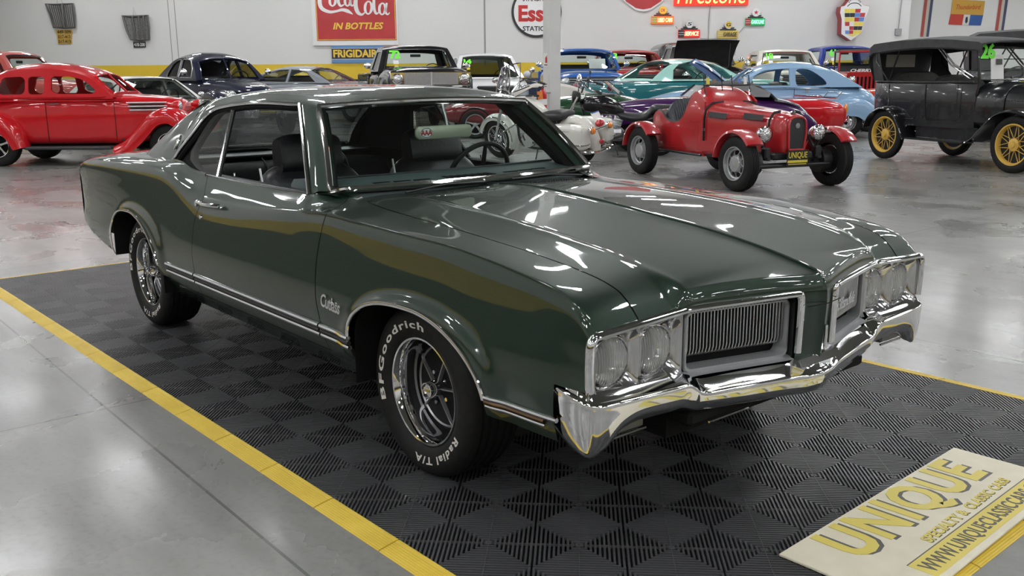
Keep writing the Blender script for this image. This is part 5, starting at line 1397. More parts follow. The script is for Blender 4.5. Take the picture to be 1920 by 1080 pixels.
# ------------------------------------------------------------ pickups and other vehicles along the back wall
def pickup(name, label, px, D, head, col, sc=1., zr=1.87, num=None, two=None, old=False, cap=False, hood_open=False, grille='chrome', cat_='pickup truck', glass_m=None, lift=0.):
    t = veh(name, label, cat_, px, D, head, sc); P = col; P2 = two or col; zb = 1.30; W = .97
    e1 = 3.2 if old else 5.
    # lower cab and front clip
    super_body([(-.60, W*.97, .50, zb, .9, 6, 8), (-.3, W, .46, zb+.005, .9, 6, 8), (.5, W, .46, zb, .9, 6, 8), (.78, W*.96, .46, zb-.005, .9, 5, 8)], 36, 4).build('cab', P, t, 45)
    if not hood_open:
        super_body([(.76, W*.97, .55, zb-.01, .95, e1, 6), (1.2, W*.97, .55, zb-.03+lift, .95, e1, 6), (1.8, W*.96, .55, zb-.06+lift, .95, e1, 6), (2.10, W*.95, .55, zb-.10+lift, .92, e1, 6), (2.16, W*.93, .56, zb-.16+lift, .9, e1, 6)], 36, 4).build('hood_and_fenders', P, t, 45)
    else:
        for s in (-1, 1):
            super_body([(.76, .16, .55, 1.26, .95, 3, 6), (1.3, .17, .55, 1.24, .95, 3, 6), (1.9, .16, .55, 1.20, .92, 3, 6), (2.12, .14, .56, 1.14, .9, 3, 6)], 20, 3).xform(Matrix.Translation((0, s*.78, 0))).build('front_fender', P, t, 45)
        MB().box((1.45, 0, .95), (1.3, 1.3, .36), r=.05).build('engine_bay', DARK, t)
        MB().box((1.4, .1, 1.18), (.6, .5, .10), r=.03).box((1.5, -.35, 1.16), (.3, .25, .10), r=.03).build('engine', STEEL, t)
        rows = []
        for i in range(13):
            f = i/12; rows.append([(.84+f*.62-.05*sin(pi*f), c*lerp(.80, .84, f), 1.30+f*.62+.05*sin(pi*f)+.02*(1-c*c)) for c in [j/8 for j in range(-8, 9)]])
        hb = MB().grid(rows); hb.grid([[(p[0]+.03, p[1]*.97, p[2]-.035) for p in r_] for r_ in rows]); hb.build('raised_hood', noise_mat('hood_lining', (.010, .010, .010), (.022, .021, .02), 7., .8), t)
        MB().tube([(1.5, .55, 1.22), (1.40, .6, 1.86)], .010, 6).build('hood_prop', BLACK, t)
    prof = [(.80, zb), (.50 if not old else .62, zr-.10), (.28, zr-.01), (-.15, zr), (-.46, zr-.05), (-.58, zr-.22), (-.63, zb)]
    e, w, rows = shell(t, P2, prof, W*.96, W*.74, zb, .05 if not old else .07, (.12, 1.0), (4.6, 5.9), .86 if not old else .90, glass_m=glass_m)
    win = [(.44, zr-.20), (.62, zb+.06), (.58, zb+.04), (-.30, zb+.04), (-.32, zb+.07), (-.28, zr-.17), (-.24, zr-.15), (.38, zr-.16)]
    side_walls(t, P2, e, w, zb, [win], glass_m=glass_m)
    # load bed
    xb0, xb1, zf, zt = -2.55, -.68, .78, 1.27
    bd = MB()
    for s in (-1, 1): bd.box(((xb0+xb1)/2, s*(W-.05), .92), (xb1-xb0, .10, .70), r=.03)
    bd.box((xb1-.03, 0, 1.0), (.06, 1.8, .54), r=.02).box(((xb0+xb1)/2, 0, zf), (xb1-xb0, 1.8, .05)); bd.build('load_bed', P2, t, 40)
    MB().box((xb0+.02, 0, 1.0), (.05, 1.74, .52), r=.02).build('tailgate', P2, t)
    if cap:
        super_body([(-2.55, .84, 1.25, 1.86, 1.3, 5, 6), (-2.3, .90, 1.25, 1.95, 1.3, 5, 6), (-.9, .90, 1.25, 1.95, 1.3, 5, 6), (-.70, .86, 1.25, 1.90, 1.3, 5, 6)], 30, 4).build('bed_cap', P, t, 40)
        for s in (-1, 1):
            MB().box((-1.62, s*.885, 1.58), (1.5, .02, .36), r=.008).build('cap_window_frame', BRIGHT, t)
            MB().box((-1.97, s*.898, 1.58), (.68, .01, .28)).build('cap_window', mat('dark_glass', (.03, .035, .035), .06), t)
            MB().box((-1.25, s*.898, 1.58), (.66, .01, .28)).build('cap_window', mat('dark_glass'), t)
    wheels4(t, 1.45, -1.55, .80, .36, .22, .20, kind='plain', col=STEEL)
    # front
    zg0, zg1 = .90, 1.10
    if grille == 'chrome':
        MB().box((2.17, 0, 1.0+lift), (.05, 1.74, .30), r=.02).build('grille_surround', CHROME, t)
        MB().box((2.195, 0, 1.0+lift), (.012, 1.16, .24)).build('grille_mesh', noise_mat('bright_mesh', (.22, .22, .22), (.55, .55, .55), 90., .3, metal=1.), t)
        MB().box((2.205, 0, 1.0+lift), (.015, .03, .28)).build('grille_divider', CHROME, t)
    else:
        MB().box((2.165, 0, .98), (.05, 1.6, .26), r=.02).build('grille_recess', BLACK, t)
        bars(t, 2.195, -.62, .62, .90, 1.06, 4, .014, CHROME if grille == 'bars' else SILVER)
    for s in (-1, 1):
        headlamp(t, (2.20, s*.72, 1.0+lift), .10, pod=False)
        MB().tube([(.62, s*(W+.0), zb+.02), (.60, s*(W+.14), zb+.08)], .010, 6).ell((.60, s*(W+.16), zb+.13), (.03, .08, .07), 10, 8).build('door_mirror', CHROME, t)
    MB().box((2.28, 0, .66), (.12, 1.86, .20), r=.04).build('front_bumper', CHROME, t)
    MB().box((-.1, 0, .52), (4.2, .9, .14)).build('chassis', DARK, t)
    cabin_floor(t, -.55, .7, 1.7, .60); seat_row(t, -.05, .70, 1.5, .55)
    MB().box((.66, 0, 1.22), (.22, 1.7, .16), r=.04).build('dashboard', BLACK, t); swheel(t, (.40, .38, 1.30))
    MB().box((.40, 0, zr-.24), (.02, .24, .06), r=.01).build('inside_mirror', BLACK, t)
    if num:
        f = .74; o = Vector((lerp(.80, .50 if not old else .62, f)+.015, -.50, lerp(zb, zr-.10, f)+.012))
        d = Vector(((.50 if not old else .62)-.80, 0, zr-.10-zb))
        decal(t, num, o, (0, 1, 0), d, .26, GREENNUM, bold=.012)
        o2 = o-d.normalized()*.20+Vector((.005, 0, 0)); card(t, o2, (0, 1, 0), d, .12, .09, PAPER); card(t, o2-d.normalized()*.11, (0, 1, 0), d, .08, .10, YELLOW, 'yellow_notice')
    return t
PB = lambda n, c: paint(n, c)
tk = pickup('pickup_truck', 'black pickup truck with a wide bright grille, lime 72 on its windshield', 774, 26.8, -74, GLOSSBLACK, 1.19, 1.89, '72', old=False, lift=.14)
MB().box((-.55, 0, 1.86), (.02, .3, .05)).build('cab_lamp', BLACK, tk)
tb = pickup('pickup_truck', 'medium blue older pickup truck just right of the white steel column', 1085, 30.6, -84, PB('blue_paint', (.025, .11, .38)), 1.22, 1.84, None, old=True, grille='white')
card(tb, (.70, .35, 1.42), (0, 1, 0), (-.18, 0, .44), .42, .30, PAPER)
pickup('pickup_truck', 'red older pickup truck with lime 58 on its wraparound windshield', 1173, 35.6, -86, PB('truck_red', (.36, .012, .016)), 1.28, 1.80, '58', old=True, grille='bars')
pickup('pickup_truck', 'black pickup truck with bed cap and its hood propped wide open', 1303, 36.4, -88, mat('charcoal_black', (.012, .012, .012), .3, 0, .6), 1.34, 1.90, None, cap=True, hood_open=True, grille='bars')
pickup('pickup_truck', 'cream white pickup truck with lime 18 in the corner of its windshield', 1461, 34.6, -87, PB('cream_white', (.66, .62, .56)), 1.24, 1.82, '18', grille='bars')
pickup('pickup_truck', 'royal blue older pickup truck with lime 61, behind the red open four-wheel-drive', 1570, 36.2, -84, PB('royal_blue', (.025, .05, .30)), 1.26, 1.92, '61', old=True, grille='bars')
pickup('pickup_truck', 'salmon red pickup truck with wide dark windshield behind the bright red sedan', 6, 23.6, -4, PB('salmon_red', (.45, .08, .07)), 1.12, 1.87, None, grille='chrome')

# ---- generic closed cars
def saloon(name, label, px, D, head, col, rows, prof, yb, yr, zb, drop, fw, rw, wins, sc=1., roofm=None, frame=None, rear=True, split=False, cw=.86, wheels=None, gm=None, cat_='car', ins=True):
    t = veh(name, label, cat_, px, D, head, sc)
    super_body(rows, 40, 6).build('body', col, t, 50)
    e, w, rr = shell(t, roofm or col, prof, yb, yr, zb, drop, fw, rw, cw, rear=rear, split=split, glass_m=gm)
    side_walls(t, roofm or col, e, w, zb, wins, frame=frame, glass_m=gm)
    if wheels: wheels4(t, *wheels[:6], **wheels[6])
    if ins:
        cabin_floor(t, prof[-1][0], prof[0][0], yb*1.6, .40); seat_row(t, -.15, .40, yb*1.6, .58); seat_row(t, -1.05, .40, yb*1.6, .52)
        swheel(t, (prof[0][0]-.45, .36, zb+.02)); MB().box((prof[0][0]-.25, 0, zb-.08), (.2, yb*1.7, .12), r=.03).build('dashboard', BLACK, t)
    return t
# navy coupe with whitewalls and a big chrome bumper
NAVY = PB('navy_paint', (.006, .008, .028))
t = saloon('vintage_coupe', 'dark navy rounded two-door coupe with whitewall tyres and two-pane windshield', 412, 25.4, -52, NAVY,
  [(-2.35, .45, .5, .85, .66, 2.6, 3), (-2.1, .66, .42, 1.0, .7, 2.8, 4), (-1.4, .78, .36, 1.10, .74, 3.4, 6), (-.4, .80, .34, 1.12, .76, 4, 8), (.5, .74, .34, 1.12, .78, 4, 8), (1.2, .56, .36, 1.08, .78, 3.2, 6), (1.9, .36, .40, .98, .72, 2.6, 4), (2.12, .18, .5, .86, .68, 2.4, 3)],
  [(.62, 1.10), (.36, 1.40), (.12, 1.57), (-.4, 1.66), (-.95, 1.63), (-1.45, 1.42), (-1.9, 1.08)], .74, .53, 1.08, .12, (.15, 1.6), (3.8, 4.7),
  [[(.30, 1.14), (.24, 1.32), (.06, 1.47), (-.02, 1.50), (-.40, 1.52), (-.44, 1.49), (-.44, 1.17), (-.41, 1.14)], [(-.54, 1.17), (-.54, 1.49), (-.58, 1.515), (-.75, 1.50), (-.95, 1.43), (-1.12, 1.30), (-1.20, 1.18), (-1.16, 1.15), (-.57, 1.15)]], 1.25, split=NAVY, frame=BRIGHT)
for s in (-1, 1):
    fender([(.30, .40), (.62, .58), (1.0, .78), (1.4, .90), (1.8, .90), (2.1, .76), (2.2, .52)], .46, .90, .16, s=s).build('front_fender', NAVY, t)
    fender([(-2.2, .40), (-2.1, .66), (-1.8, .84), (-1.45, .86), (-1.1, .72), (-.92, .46), (-.88, .36)], .62, .92, .16, s=s).build('rear_fender', NAVY, t)
    for x in (1.5, -1.45): road_wheel(t, x, .74, s, .345, .17, .21, 'white', col=NAVY)
    headlamp(t, (2.08, s*.62, .80), .095, CHROME, pod=False)
    MB().tube([(.6, s*.66, .95), (1.95, s*.40, .86)], .010, 6).build('side_spear', CHROME, t)
    MB().tube([(.45, s*.72, 1.10), (.40, s*.88, 1.22)], .008, 6).ell((.40, s*.90, 1.25), (.03, .07, .07), 10, 8).build('door_mirror', CHROME, t)
    MB().box((2.30, s*.30, .52), (.07, .05, .34), r=.02).build('bumper_guard', CHROME, t)
MB().tube(cat([(2.05, -.95, .50), (2.20, -.85, .50), (2.26, 0, .50), (2.20, .85, .50), (2.05, .95, .50)], 5), .065, 10, flat=.35, up=(1, 0, 0)).build('front_bumper', CHROME, t)
bars(t, 2.16, -.42, .42, .56, .84, 7, .016, CHROME)
unique_plate(t, (2.33, 0, .53), (0, 1, 0), (0, 0, 1), .34, .18)

# dark 1960s car with a white roof
WROOF = PB('white_roof_paint', (.70, .70, .68)); BK2 = PB('black_green_paint', (.012, .016, .014))
t = saloon('hardtop_car', 'low black car with white roof parked behind the bright red sedan', 267, 20.4, -40, BK2,
  [(-2.6, .85, .5, .80, .66, 5, 5), (-2.4, .92, .38, .92, .7, 5, 6), (-1, .95, .30, .95, .72, 5, 8), (.6, .95, .30, .95, .72, 5, 8), (1.8, .93, .32, .91, .72, 5, 6), (2.45, .90, .42, .84, .68, 5, 5), (2.55, .88, .5, .78, .66, 5, 5)],
  [(.78, .95), (.20, 1.33), (-.15, 1.38), (-.9, 1.385), (-1.25, 1.33), (-1.75, .95)], .80, .62, .95, .05, (.1, 1.0), (4., 4.9),
  [[(.42, .98), (.05, 1.27), (-.35, 1.30), (-.38, .98)], [(-.46, .98), (-.43, 1.30), (-.95, 1.30), (-1.2, 1.22), (-1.30, .98)]], 1.06, WROOF, wheels=(1.55, -1.4, .76, .34, .2, .2, dict(kind='plain')), frame=BRIGHT)
MB().box((2.56, 0, .66), (.06, 1.7, .16), r=.02).build('front_grille', CHROME, t); MB().box((2.62, 0, .46), (.12, 1.86, .12), r=.03).build('front_bumper', CHROME, t)
for s in (-1, 1):
    for y in (.62, .80): headlamp(t, (2.58, s*y, .68), .075, pod=False)
    MB().ell((.45, s*1.0, 1.02), (.05, .07, .05), 10, 8).build('door_mirror', CHROME, t)
# silver fastback saloon
SILV = PB('silver_blue_paint', (.26, .28, .31))
t = saloon('fastback_car', 'silver grey fastback car, only roof and glass showing left of the black pickup', 596, 32.0, -22, SILV,
  [(-2.5, .6, .5, .82, .64, 3.2, 4), (-2.0, .82, .38, .92, .7, 3.6, 5), (-.6, .90, .32, 1.0, .74, 4, 8), (.8, .88, .32, .98, .74, 4, 8), (1.8, .80, .36, .92, .7, 3.4, 5), (2.3, .66, .46, .84, .66, 3, 4)],
  [(.82, .98), (.30, 1.28), (.0, 1.375), (-.5, 1.41), (-1.0, 1.36), (-1.6, 1.18), (-2.1, .95)], .80, .55, .97, .10, (.1, 1.5), (4., 5.2),
  [[(.42, 1.0), (.10, 1.24), (-.1, 1.29), (-.38, 1.31), (-.40, 1.0)], [(-.48, 1.0), (-.46, 1.31), (-.8, 1.30), (-1.15, 1.22), (-1.5, 1.02)]], 1.26, wheels=(1.5, -1.4, .74, .33, .18, .2, dict(kind='plain')), frame=CHROME)
unique_plate(t, (2.34, 0, .5), (0, 1, 0), (0, 0, 1))
# white suv
WP = PB('white_paint', (.72, .72, .73))
t = saloon('white_suv', 'white modern sport utility with lime 14 on its windshield beside the black pickup', 909, 31.4, -82, WP,
  [(-2.3, .80, .5, 1.05, .75, 5, 5), (-2.1, .90, .38, 1.08, .78, 5, 6), (-.5, .93, .34, 1.08, .78, 5, 8), (.8, .93, .34, 1.08, .78, 5, 8), (1.5, .90, .36, 1.06, .75, 4, 6), (2.05, .82, .42, .98, .7, 3.4, 5), (2.28, .62, .5, .86, .68, 3, 4)],
  [(1.05, 1.08), (.35, 1.60), (.0, 1.68), (-.8, 1.71), (-1.6, 1.68), (-1.95, 1.58), (-2.2, 1.08)], .86, .64, 1.08, .06, (.1, 1.1), (5., 5.9),
  [[(.62, 1.11), (.18, 1.50), (-.28, 1.57), (-.30, 1.11)], [(-.40, 1.11), (-.38, 1.57), (-1.15, 1.58), (-1.18, 1.11)], [(-1.28, 1.14), (-1.26, 1.57), (-1.7, 1.54), (-1.95, 1.16)]], 1.26, wheels=(1.45, -1.35, .80, .36, .22, .24, dict(kind='alloy', col=SILVER)), gm=glass('dark_tint', (.35, .38, .36), .14))
decal(t, '14', (.60, -.50, 1.475), (0, 1, 0), (-.7, 0, .52), .24, GREENNUM, bold=.012)
card(t, (.72, -.50, 1.37), (0, 1, 0), (-.7, 0, .52), .10, .09, PAPER); card(t, (.80, -.50, 1.30), (0, 1, 0), (-.7, 0, .52), .08, .09, YELLOW, 'yellow_notice')
for s in (-1, 1):
    MB().ell((.75, s*1.0, 1.15), (.08, .11, .09), 12, 8).build('door_mirror', WP, t)
    MB().box((2.08, s*.66, .84), (.28, .26, .12), rot=Matrix.Rotation(s*.5, 3, 'Z'), r=.04).build('headlamp', LENSW, t)
MB().box((2.25, 0, .80), (.08, .9, .18), r=.03).build('front_grille', BLACK, t)
# dark red convertible with a light soft top
MAR = PB('dark_red_paint', (.13, .006, .010))
t = veh('convertible_car', 'dark red low convertible with pale soft top and five-spoke alloy wheels', 'car', 996, 23.0, 180)
super_body([(-2.1, .80, .45, .88, .66, 4, 4), (-1.9, .90, .34, .98, .68, 4, 6), (-1.1, .93, .28, .98, .68, 4, 8), (0, .90, .26, .90, .64, 4.5, 8), (.9, .92, .28, .92, .64, 3.6, 8), (1.6, .88, .32, .86, .6, 3.2, 6), (2.2, .74, .40, .66, .54, 3, 4)], 40, 6).build('body', MAR, t, 50)
e, w, rr = shell(t, mat('pale_top_cloth', (.46, .43, .40), .85), [(.75, .90), (.05, 1.20), (-.3, 1.25), (-.8, 1.22), (-1.15, 1.12), (-1.55, .97)], .80, .56, .90, .06, (.1, 1.), (4.1, 4.7), .80)
side_walls(t, mat('pale_top_cloth'), e, w, .90, [[(.42, .93), (.0, 1.14), (-.45, 1.15), (-.62, .95)]], frame=BLACK)
for s in (-1, 1):
    for x in (1.32, -1.32): road_wheel(t, x, .80, s, .325, .25, .235, 'alloy', col=SILVER)
    MB().box((-2.1, s*.5, .70), (.05, .3, .1), r=.03).build('tail_lamp', LENSR, t)
    for x in (1.32, -1.32): MB().tube([(x+cos(a)*.37, s*.925, .325+sin(a)*.37) for a in [pi*i/16 for i in range(17)]], .018, 6).build('wheel_arch', DARK, t)
seat_row(t, -.35, .40, 1.3, .50, mat('grey_seat', (.14, .13, .12), .7))
# dark green low sports car behind the black motorcycle
DG = PB('racing_green', (.006, .045, .014))
t = veh('sports_car', 'glossy dark green low sports car nosing out behind the black motorcycle', 'car', 1108, 20.7, -12); t.scale = (.71, .95, 1.0)
super_body([(-2.1, .62, .40, .80, .60, 3, 4), (-1.7, .74, .30, .90, .62, 3.2, 5), (-.9, .80, .26, .98, .64, 3.4, 8), (.1, .78, .26, 1.06, .66, 2.8, 8), (.8, .74, .28, 1.02, .66, 2.4, 6), (1.4, .64, .32, .93, .62, 2.2, 5), (1.85, .44, .40, .80, .58, 2.1, 4), (2.0, .2, .50, .70, .58, 2, 3)], 44, 8).build('body', DG, t, 60)
MB().tube([(.95, -.5, 1.0), (.45, -.58, 1.30)], .012, 6).tube([(.95, .5, 1.0), (.45, .58, 1.30)], .012, 6).build('windshield_post', CHROME, t)
MB().add([(.94, -.5, 1.01), (.94, .5, 1.01), (.46, .57, 1.29), (.46, -.57, 1.29)], [(0, 1, 2, 3)]).build('windshield', GLASS, t)
for s in (-1, 1):
    MB().tube([(-1.9, s*.70, .74), (0, s*.80, .80), (1.5, s*.62, .74)], .008, 6).build('side_strip', CHROME, t)
    for x in (1.3, -1.25): road_wheel(t, x, .66, s, .32, .17, .2, 'wire', col=CHROME)
MB().tube(cat([(1.8, -.6, .5), (2.08, -.3, .5), (2.1, .3, .5), (1.8, .6, .5)], 4), .04, 8).build('front_bumper', CHROME, t)
# two-tone teal and mint hardtop, seen from behind
TEAL = PB('teal_paint', (.008, .13, .145)); MINT = PB('mint_paint', (.36, .66, .58))
t = saloon('two_tone_hardtop', 'teal hardtop with pale mint roof and bullet tail lamps, seen from its rear', 1296, 27.2, 24, TEAL,
  [(-2.65, .80, .5, .92, .72, 4, 5), (-2.45, .90, .36, 1.02, .74, 4, 6), (-1.4, .96, .30, 1.06, .76, 4.2, 8), (.5, .96, .30, 1.05, .76, 4.2, 8), (1.7, .93, .32, 1.03, .76, 4, 6), (2.5, .88, .42, .95, .7, 4, 5)],
  [(.95, 1.05), (.45, 1.38), (.15, 1.49), (-.4, 1.54), (-.9, 1.50), (-1.2, 1.38), (-1.62, 1.05)], .84, .60, 1.04, .09, (.1, 1.5), (4.2, 5.9),
  [[(.60, 1.08), (.38, 1.28), (.12, 1.39), (-.05, 1.42), (-.08, 1.08)], [(-.12, 1.08), (-.10, 1.43), (-.5, 1.45), (-.8, 1.40), (-.98, 1.28), (-1.05, 1.08)]], 1.20, MINT, wheels=(1.6, -1.45, .76, .35, .19, .21, dict(kind='white')), frame=CHROME, cw=.93)
for s in (-1, 1):
    MB().tube([(-2.35, s*.80, .92), (-2.62, s*.80, .92)], [.085, .095], 14).build('tail_pod', TEAL, t)
    MB().lathe([(.098, 0), (.10, .02), (.088, .025)], (-2.62, s*.80, .92), (-1, 0, 0), 18).build('tail_lamp_ring', CHROME, t)
    MB().ell((-2.64, s*.80, .92), (.07, .075, .085), 14, 10).build('tail_lamp', mat('ruby_glass', (.16, .01, .03), .1, 0, 1.), t)
    MB().tube([(-2.4, s*.90, .72), (0, s*.985, .76), (2.3, s*.90, .72)], .014, 6).build('side_moulding', CHROME, t)
MB().tube(cat([(-2.45, -.95, .5), (-2.76, -.8, .5), (-2.80, 0, .5), (-2.76, .8, .5), (-2.45, .95, .5)], 4), .07, 8).build('rear_bumper', CHROME, t)
super_body([(1.0, .80, .9, 1.075, 1.0, 5, 5), (1.8, .82, .9, 1.05, 1.0, 5, 5), (2.45, .80, .8, .98, .9, 4, 5)], 24, 4).build('hood', MINT, t)
# light blue rounded coupe facing left
LB = PB('light_blue_paint', (.25, .40, .58))
t = saloon('rounded_coupe', 'light sky blue rounded nineteen-forties coupe facing left behind the red roadster', 1420, 22.3, 178, LB,
  [(-2.45, .45, .45, .80, .62, 2.6, 3), (-2.3, .64, .38, .98, .66, 2.6, 4), (-1.9, .77, .34, 1.09, .7, 3.0, 6), (-1.2, .82, .32, 1.06, .74, 3.8, 8), (0, .82, .32, 1.07, .76, 4, 8), (.9, .72, .32, 1.06, .76, 3.6, 8), (1.7, .50, .36, .98, .72, 2.8, 6), (2.3, .26, .46, .84, .66, 2.4, 4)],
  [(.62, 1.06), (.34, 1.34), (.05, 1.49), (-.45, 1.575), (-.95, 1.57), (-1.36, 1.49), (-1.70, 1.32), (-2.02, 1.05)], .76, .54, 1.05, .13, (.15, 1.6), (4.3, 5.2),
  [[(.30, 1.09), (.22, 1.27), (.06, 1.385), (-.04, 1.41), (-.52, 1.43), (-.52, 1.09)], cat([(-.66, 1.11), (-.66, 1.38), (-.78, 1.43), (-.95, 1.40), (-1.15, 1.28), (-1.28, 1.15), (-1.22, 1.09), (-.8, 1.08)], 3, True)], 1.07, split=LB, cw=.80)
rows = []                                      # its rounded hood stands open above the nose
for i in range(17):
    f = i/16; x = lerp(.72, 1.42, f); z = lerp(1.10, 1.60, f)+.05*sin(pi*f); wv = lerp(.62, .40, f)*(1-max(0, f-.75)**2*5)
    rows.append([(x-.08*(1-c*c), c*wv, z+.06*(1-c*c)) for c in [j/10 for j in range(-10, 11)]])
b = MB().grid(rows); b.grid([[(p[0]+.02, p[1]*.96, p[2]-.03) for p in r_] for r_ in rows]); b.build('raised_hood', PB('periwinkle_reflecting', (.22, .34, .62)), t, 60)  # periwinkle cast of reflections put into the light blue hood's colour
for s in (-1, 1):
    fender([(-2.42, .36), (-2.36, .58), (-2.1, .78), (-1.75, .84), (-1.4, .74), (-1.15, .50), (-1.08, .34)], .60, .93, .22, s=s).build('rear_fender', LB, t)
    fender([(.40, .40), (.8, .60), (1.2, .80), (1.6, .86), (2.0, .80), (2.25, .56)], .44, .92, .2, s=s).build('front_fender', LB, t)
    for x in (1.5, -1.72): road_wheel(t, x, .74, s, .34, .17, .21, 'plain')
    MB().tube([(.45, s*.80, 1.02), (-.7, s*.835, 1.03), (-1.5, s*.80, 1.0)], .008, 6).build('belt_crease', LB, t)
    for x in (-.60, .40): MB().tube([(x, s*.825 if x < 0 else s*.78, z) for z in (1.03, .8, .5, .36)], .005, 5).build('door_gap', DARK, t)
    MB().cyl((-.86, s*.82, .99), (-.86, s*.85, .99), .035, 14).build('fuel_cap', STEEL, t)
MB().tube(cat([(-2.25, -.92, .48), (-2.55, -.75, .48), (-2.62, 0, .48), (-2.55, .75, .48), (-2.25, .92, .48)], 4), .06, 10, flat=.5, up=(1, 0, 0)).build('rear_bumper', CHROME, t)
# purple drop-head with black top
PUR = PB('purple_paint', (.045, .008, .075))
t = veh('purple_drophead', 'deep purple convertible with wrinkled black top, right behind the red roadster', 'car', 1305, 18.7, 181, .96)
super_body([(-2.25, .40, .40, .72, .56, 2.4, 3), (-2.05, .58, .36, .88, .62, 2.5, 4), (-1.6, .70, .32, 1.00, .66, 2.8, 6), (-.9, .74, .30, 1.05, .70, 3.4, 8), (.1, .72, .30, 1.05, .72, 3.6, 8), (.9, .60, .32, 1.02, .72, 3, 8), (1.6, .40, .36, .94, .68, 2.6, 5), (1.9, .2, .46, .84, .64, 2.4, 4)], 40, 7).build('body', PUR, t, 60)
super_body([(-2.0, .50, .78, .905, .84, 2.4, 3), (-1.75, .60, .86, .985, .92, 2.6, 3), (-1.45, .62, .93, 1.035, .97, 3, 3)], 28, 5).build('trunk_lid', mat('brushed_lid', (.20, .19, .22), .25, .7, .8), t, 60)
rows = []
for i, (x, z, ww) in enumerate(cat([(-.15, 1.27, .56), (-.32, 1.325, .58), (-.66, 1.345, .59), (-.92, 1.335, .60), (-1.12, 1.30, .60), (-1.36, 1.17, .62), (-1.55, 1.02, .60)], 5)):
    q = .012*sin(i*1.3)
    rows.append([(x, c*ww, z-.06*abs(c)**3+q*(1-.5*abs(c))+.007*sin(7*c+i)) for c in [j/12 for j in range(-12, 13)]])
rows = [[(r_[0][0], r_[0][1]*1.02, r_[0][2]-.035)]+r_+[(r_[-1][0], r_[-1][1]*1.02, r_[-1][2]-.035)] for r_ in rows]
b = MB().grid(rows); b.grid([[(p[0], p[1]*.96, p[2]-.025) for p in r_] for r_ in rows]); b.build('fabric_top', noise_mat('black_fabric', (.025, .025, .027), (.045, .045, .045), 10., .85, .2), t, 60)
for s in (-1, 1):
    MB().add([(-.57, s*.60, 1.28), (-.99, s*.61, 1.27), (-1.37, s*.62, 1.13), (-1.32, s*.66, 1.04), (-.93, s*.655, 1.05)], [(0, 1, 2, 3, 4)]).build('clear_quarter', mat('crinkled_clear', (.30, .30, .31), .12, .3), t)
    MB().tube([(.18, s*.60, 1.05), (-.10, s*.57, 1.28)], .018, 8).tube([(.01, s*.615, 1.05), (-.21, s*.58, 1.28)], .010, 8).build('windshield_post', CHROME, t)
    fender([(-2.35, .34), (-2.25, .58), (-1.95, .78), (-1.6, .84), (-1.2, .76), (-.95, .52), (-.85, .33)], .5, .88, .2, s=s).build('rear_fender', PUR, t)
    fender([(.3, .36), (.7, .52), (1.1, .76), (1.45, .84), (1.8, .74), (1.95, .5)], .40, .88, .12, s=s).build('front_fender', PUR, t)
    for x in (1.35, -1.6): road_wheel(t, x, .70, s, .33, .17, .2, 'plain')
MB().add([(.17, -.58, 1.05), (.17, .58, 1.05), (-.09, .55, 1.27), (-.09, -.55, 1.27)], [(0, 1, 2, 3)]).build('windshield', GLASS, t)
seat_row(t, -.6, .40, 1.1, .55)
# small red sports car with luggage rack
t = veh('small_red_car', 'small red sports car with chrome luggage rack and amber rear lamps', 'car', 1432, 20.3, 180, .92)
super_body([(-1.75, .60, .42, .78, .6, 4, 5), (-1.6, .70, .34, .92, .64, 3.4, 6), (-1.1, .74, .28, 1.0, .66, 3.2, 8), (0, .74, .28, .98, .66, 3.6, 8), (.9, .70, .3, .95, .64, 3.2, 6), (1.6, .5, .4, .8, .58, 3, 4)], 36, 6).build('body', RED, t, 60)
r = MB()
for y in (-.42, -.14, .14, .42): r.tube([(-.85, y, 1.05), (-1.55, y, 1.0)], .016, 6)
for x in (-.85, -1.2, -1.55): r.tube([(x, -.45, 1.06-.05*(x < -1.3)), (x, .45, 1.06-.05*(x < -1.3))], .011, 6)
r.tube([(-1.55, -.45, 1.0), (-1.66, -.45, 1.13), (-1.66, .45, 1.13), (-1.55, .45, 1.0)], .011, 6)
r.build('luggage_rack', CHROME, t)
for s in (-1, 1):
    MB().ell((-1.74, s*.55, .76), (.05, .05, .13), 12, 10).build('amber_lamp', LENSA, t)
    MB().box((-1.86, s*.40, .52), (.06, .05, .2), r=.02).build('overrider', CHROME, t)
    for x in (1.05, -1.05): road_wheel(t, x, .62, s, .3, .15, .18, 'plain')
MB().tube([(-1.72, -.68, .46), (-1.84, -.5, .46), (-1.84, .5, .46), (-1.72, .68, .46)], .04, 8).build('rear_bumper', CHROME, t)
# orange red vintage car, mostly behind the touring car
ORG = PB('orange_red_paint', (.52, .05, .02))
t = veh('orange_roadster', 'orange red vintage car with black fender, mostly hidden by the black touring car', 'car', 1722, 24.2, 178, .98)
super_body([(-1.6, .50, .55, .95, .75, 3.4, 5), (-1.3, .62, .5, 1.06, .78, 4, 8), (.3, .64, .5, 1.10, .8, 4, 8), (.9, .5, .5, 1.08, .8, 3.4, 6), (1.75, .32, .5, 1.0, .78, 3.4, 6)], 32, 5).build('body', ORG, t, 50)
for s in (-1, 1):
    fender([(.62, .36), (.85, .5), (1.1, .74), (1.4, .84), (1.75, .8), (1.95, .6), (2.0, .42)], .36, .82, .06, s=s).build('front_fender', GLOSSBLACK, t)
    fender([(-1.9, .5), (-1.75, .74), (-1.45, .84), (-1.15, .74), (-.95, .45)], .48, .82, .06, s=s).build('rear_fender', GLOSSBLACK, t)
    for x in (1.4, -1.4): road_wheel(t, x, .68, s, .36, .13, .23, 'wire', col=SILVER)
    headlamp(t, (1.8, s*.36, .98), .09, CHROME)
MB().box((-.6, 0, 1.12), (1.2, 1.2, .12), r=.04).build('folded_top', mat('tan_cloth', (.30, .27, .22), .85), t)
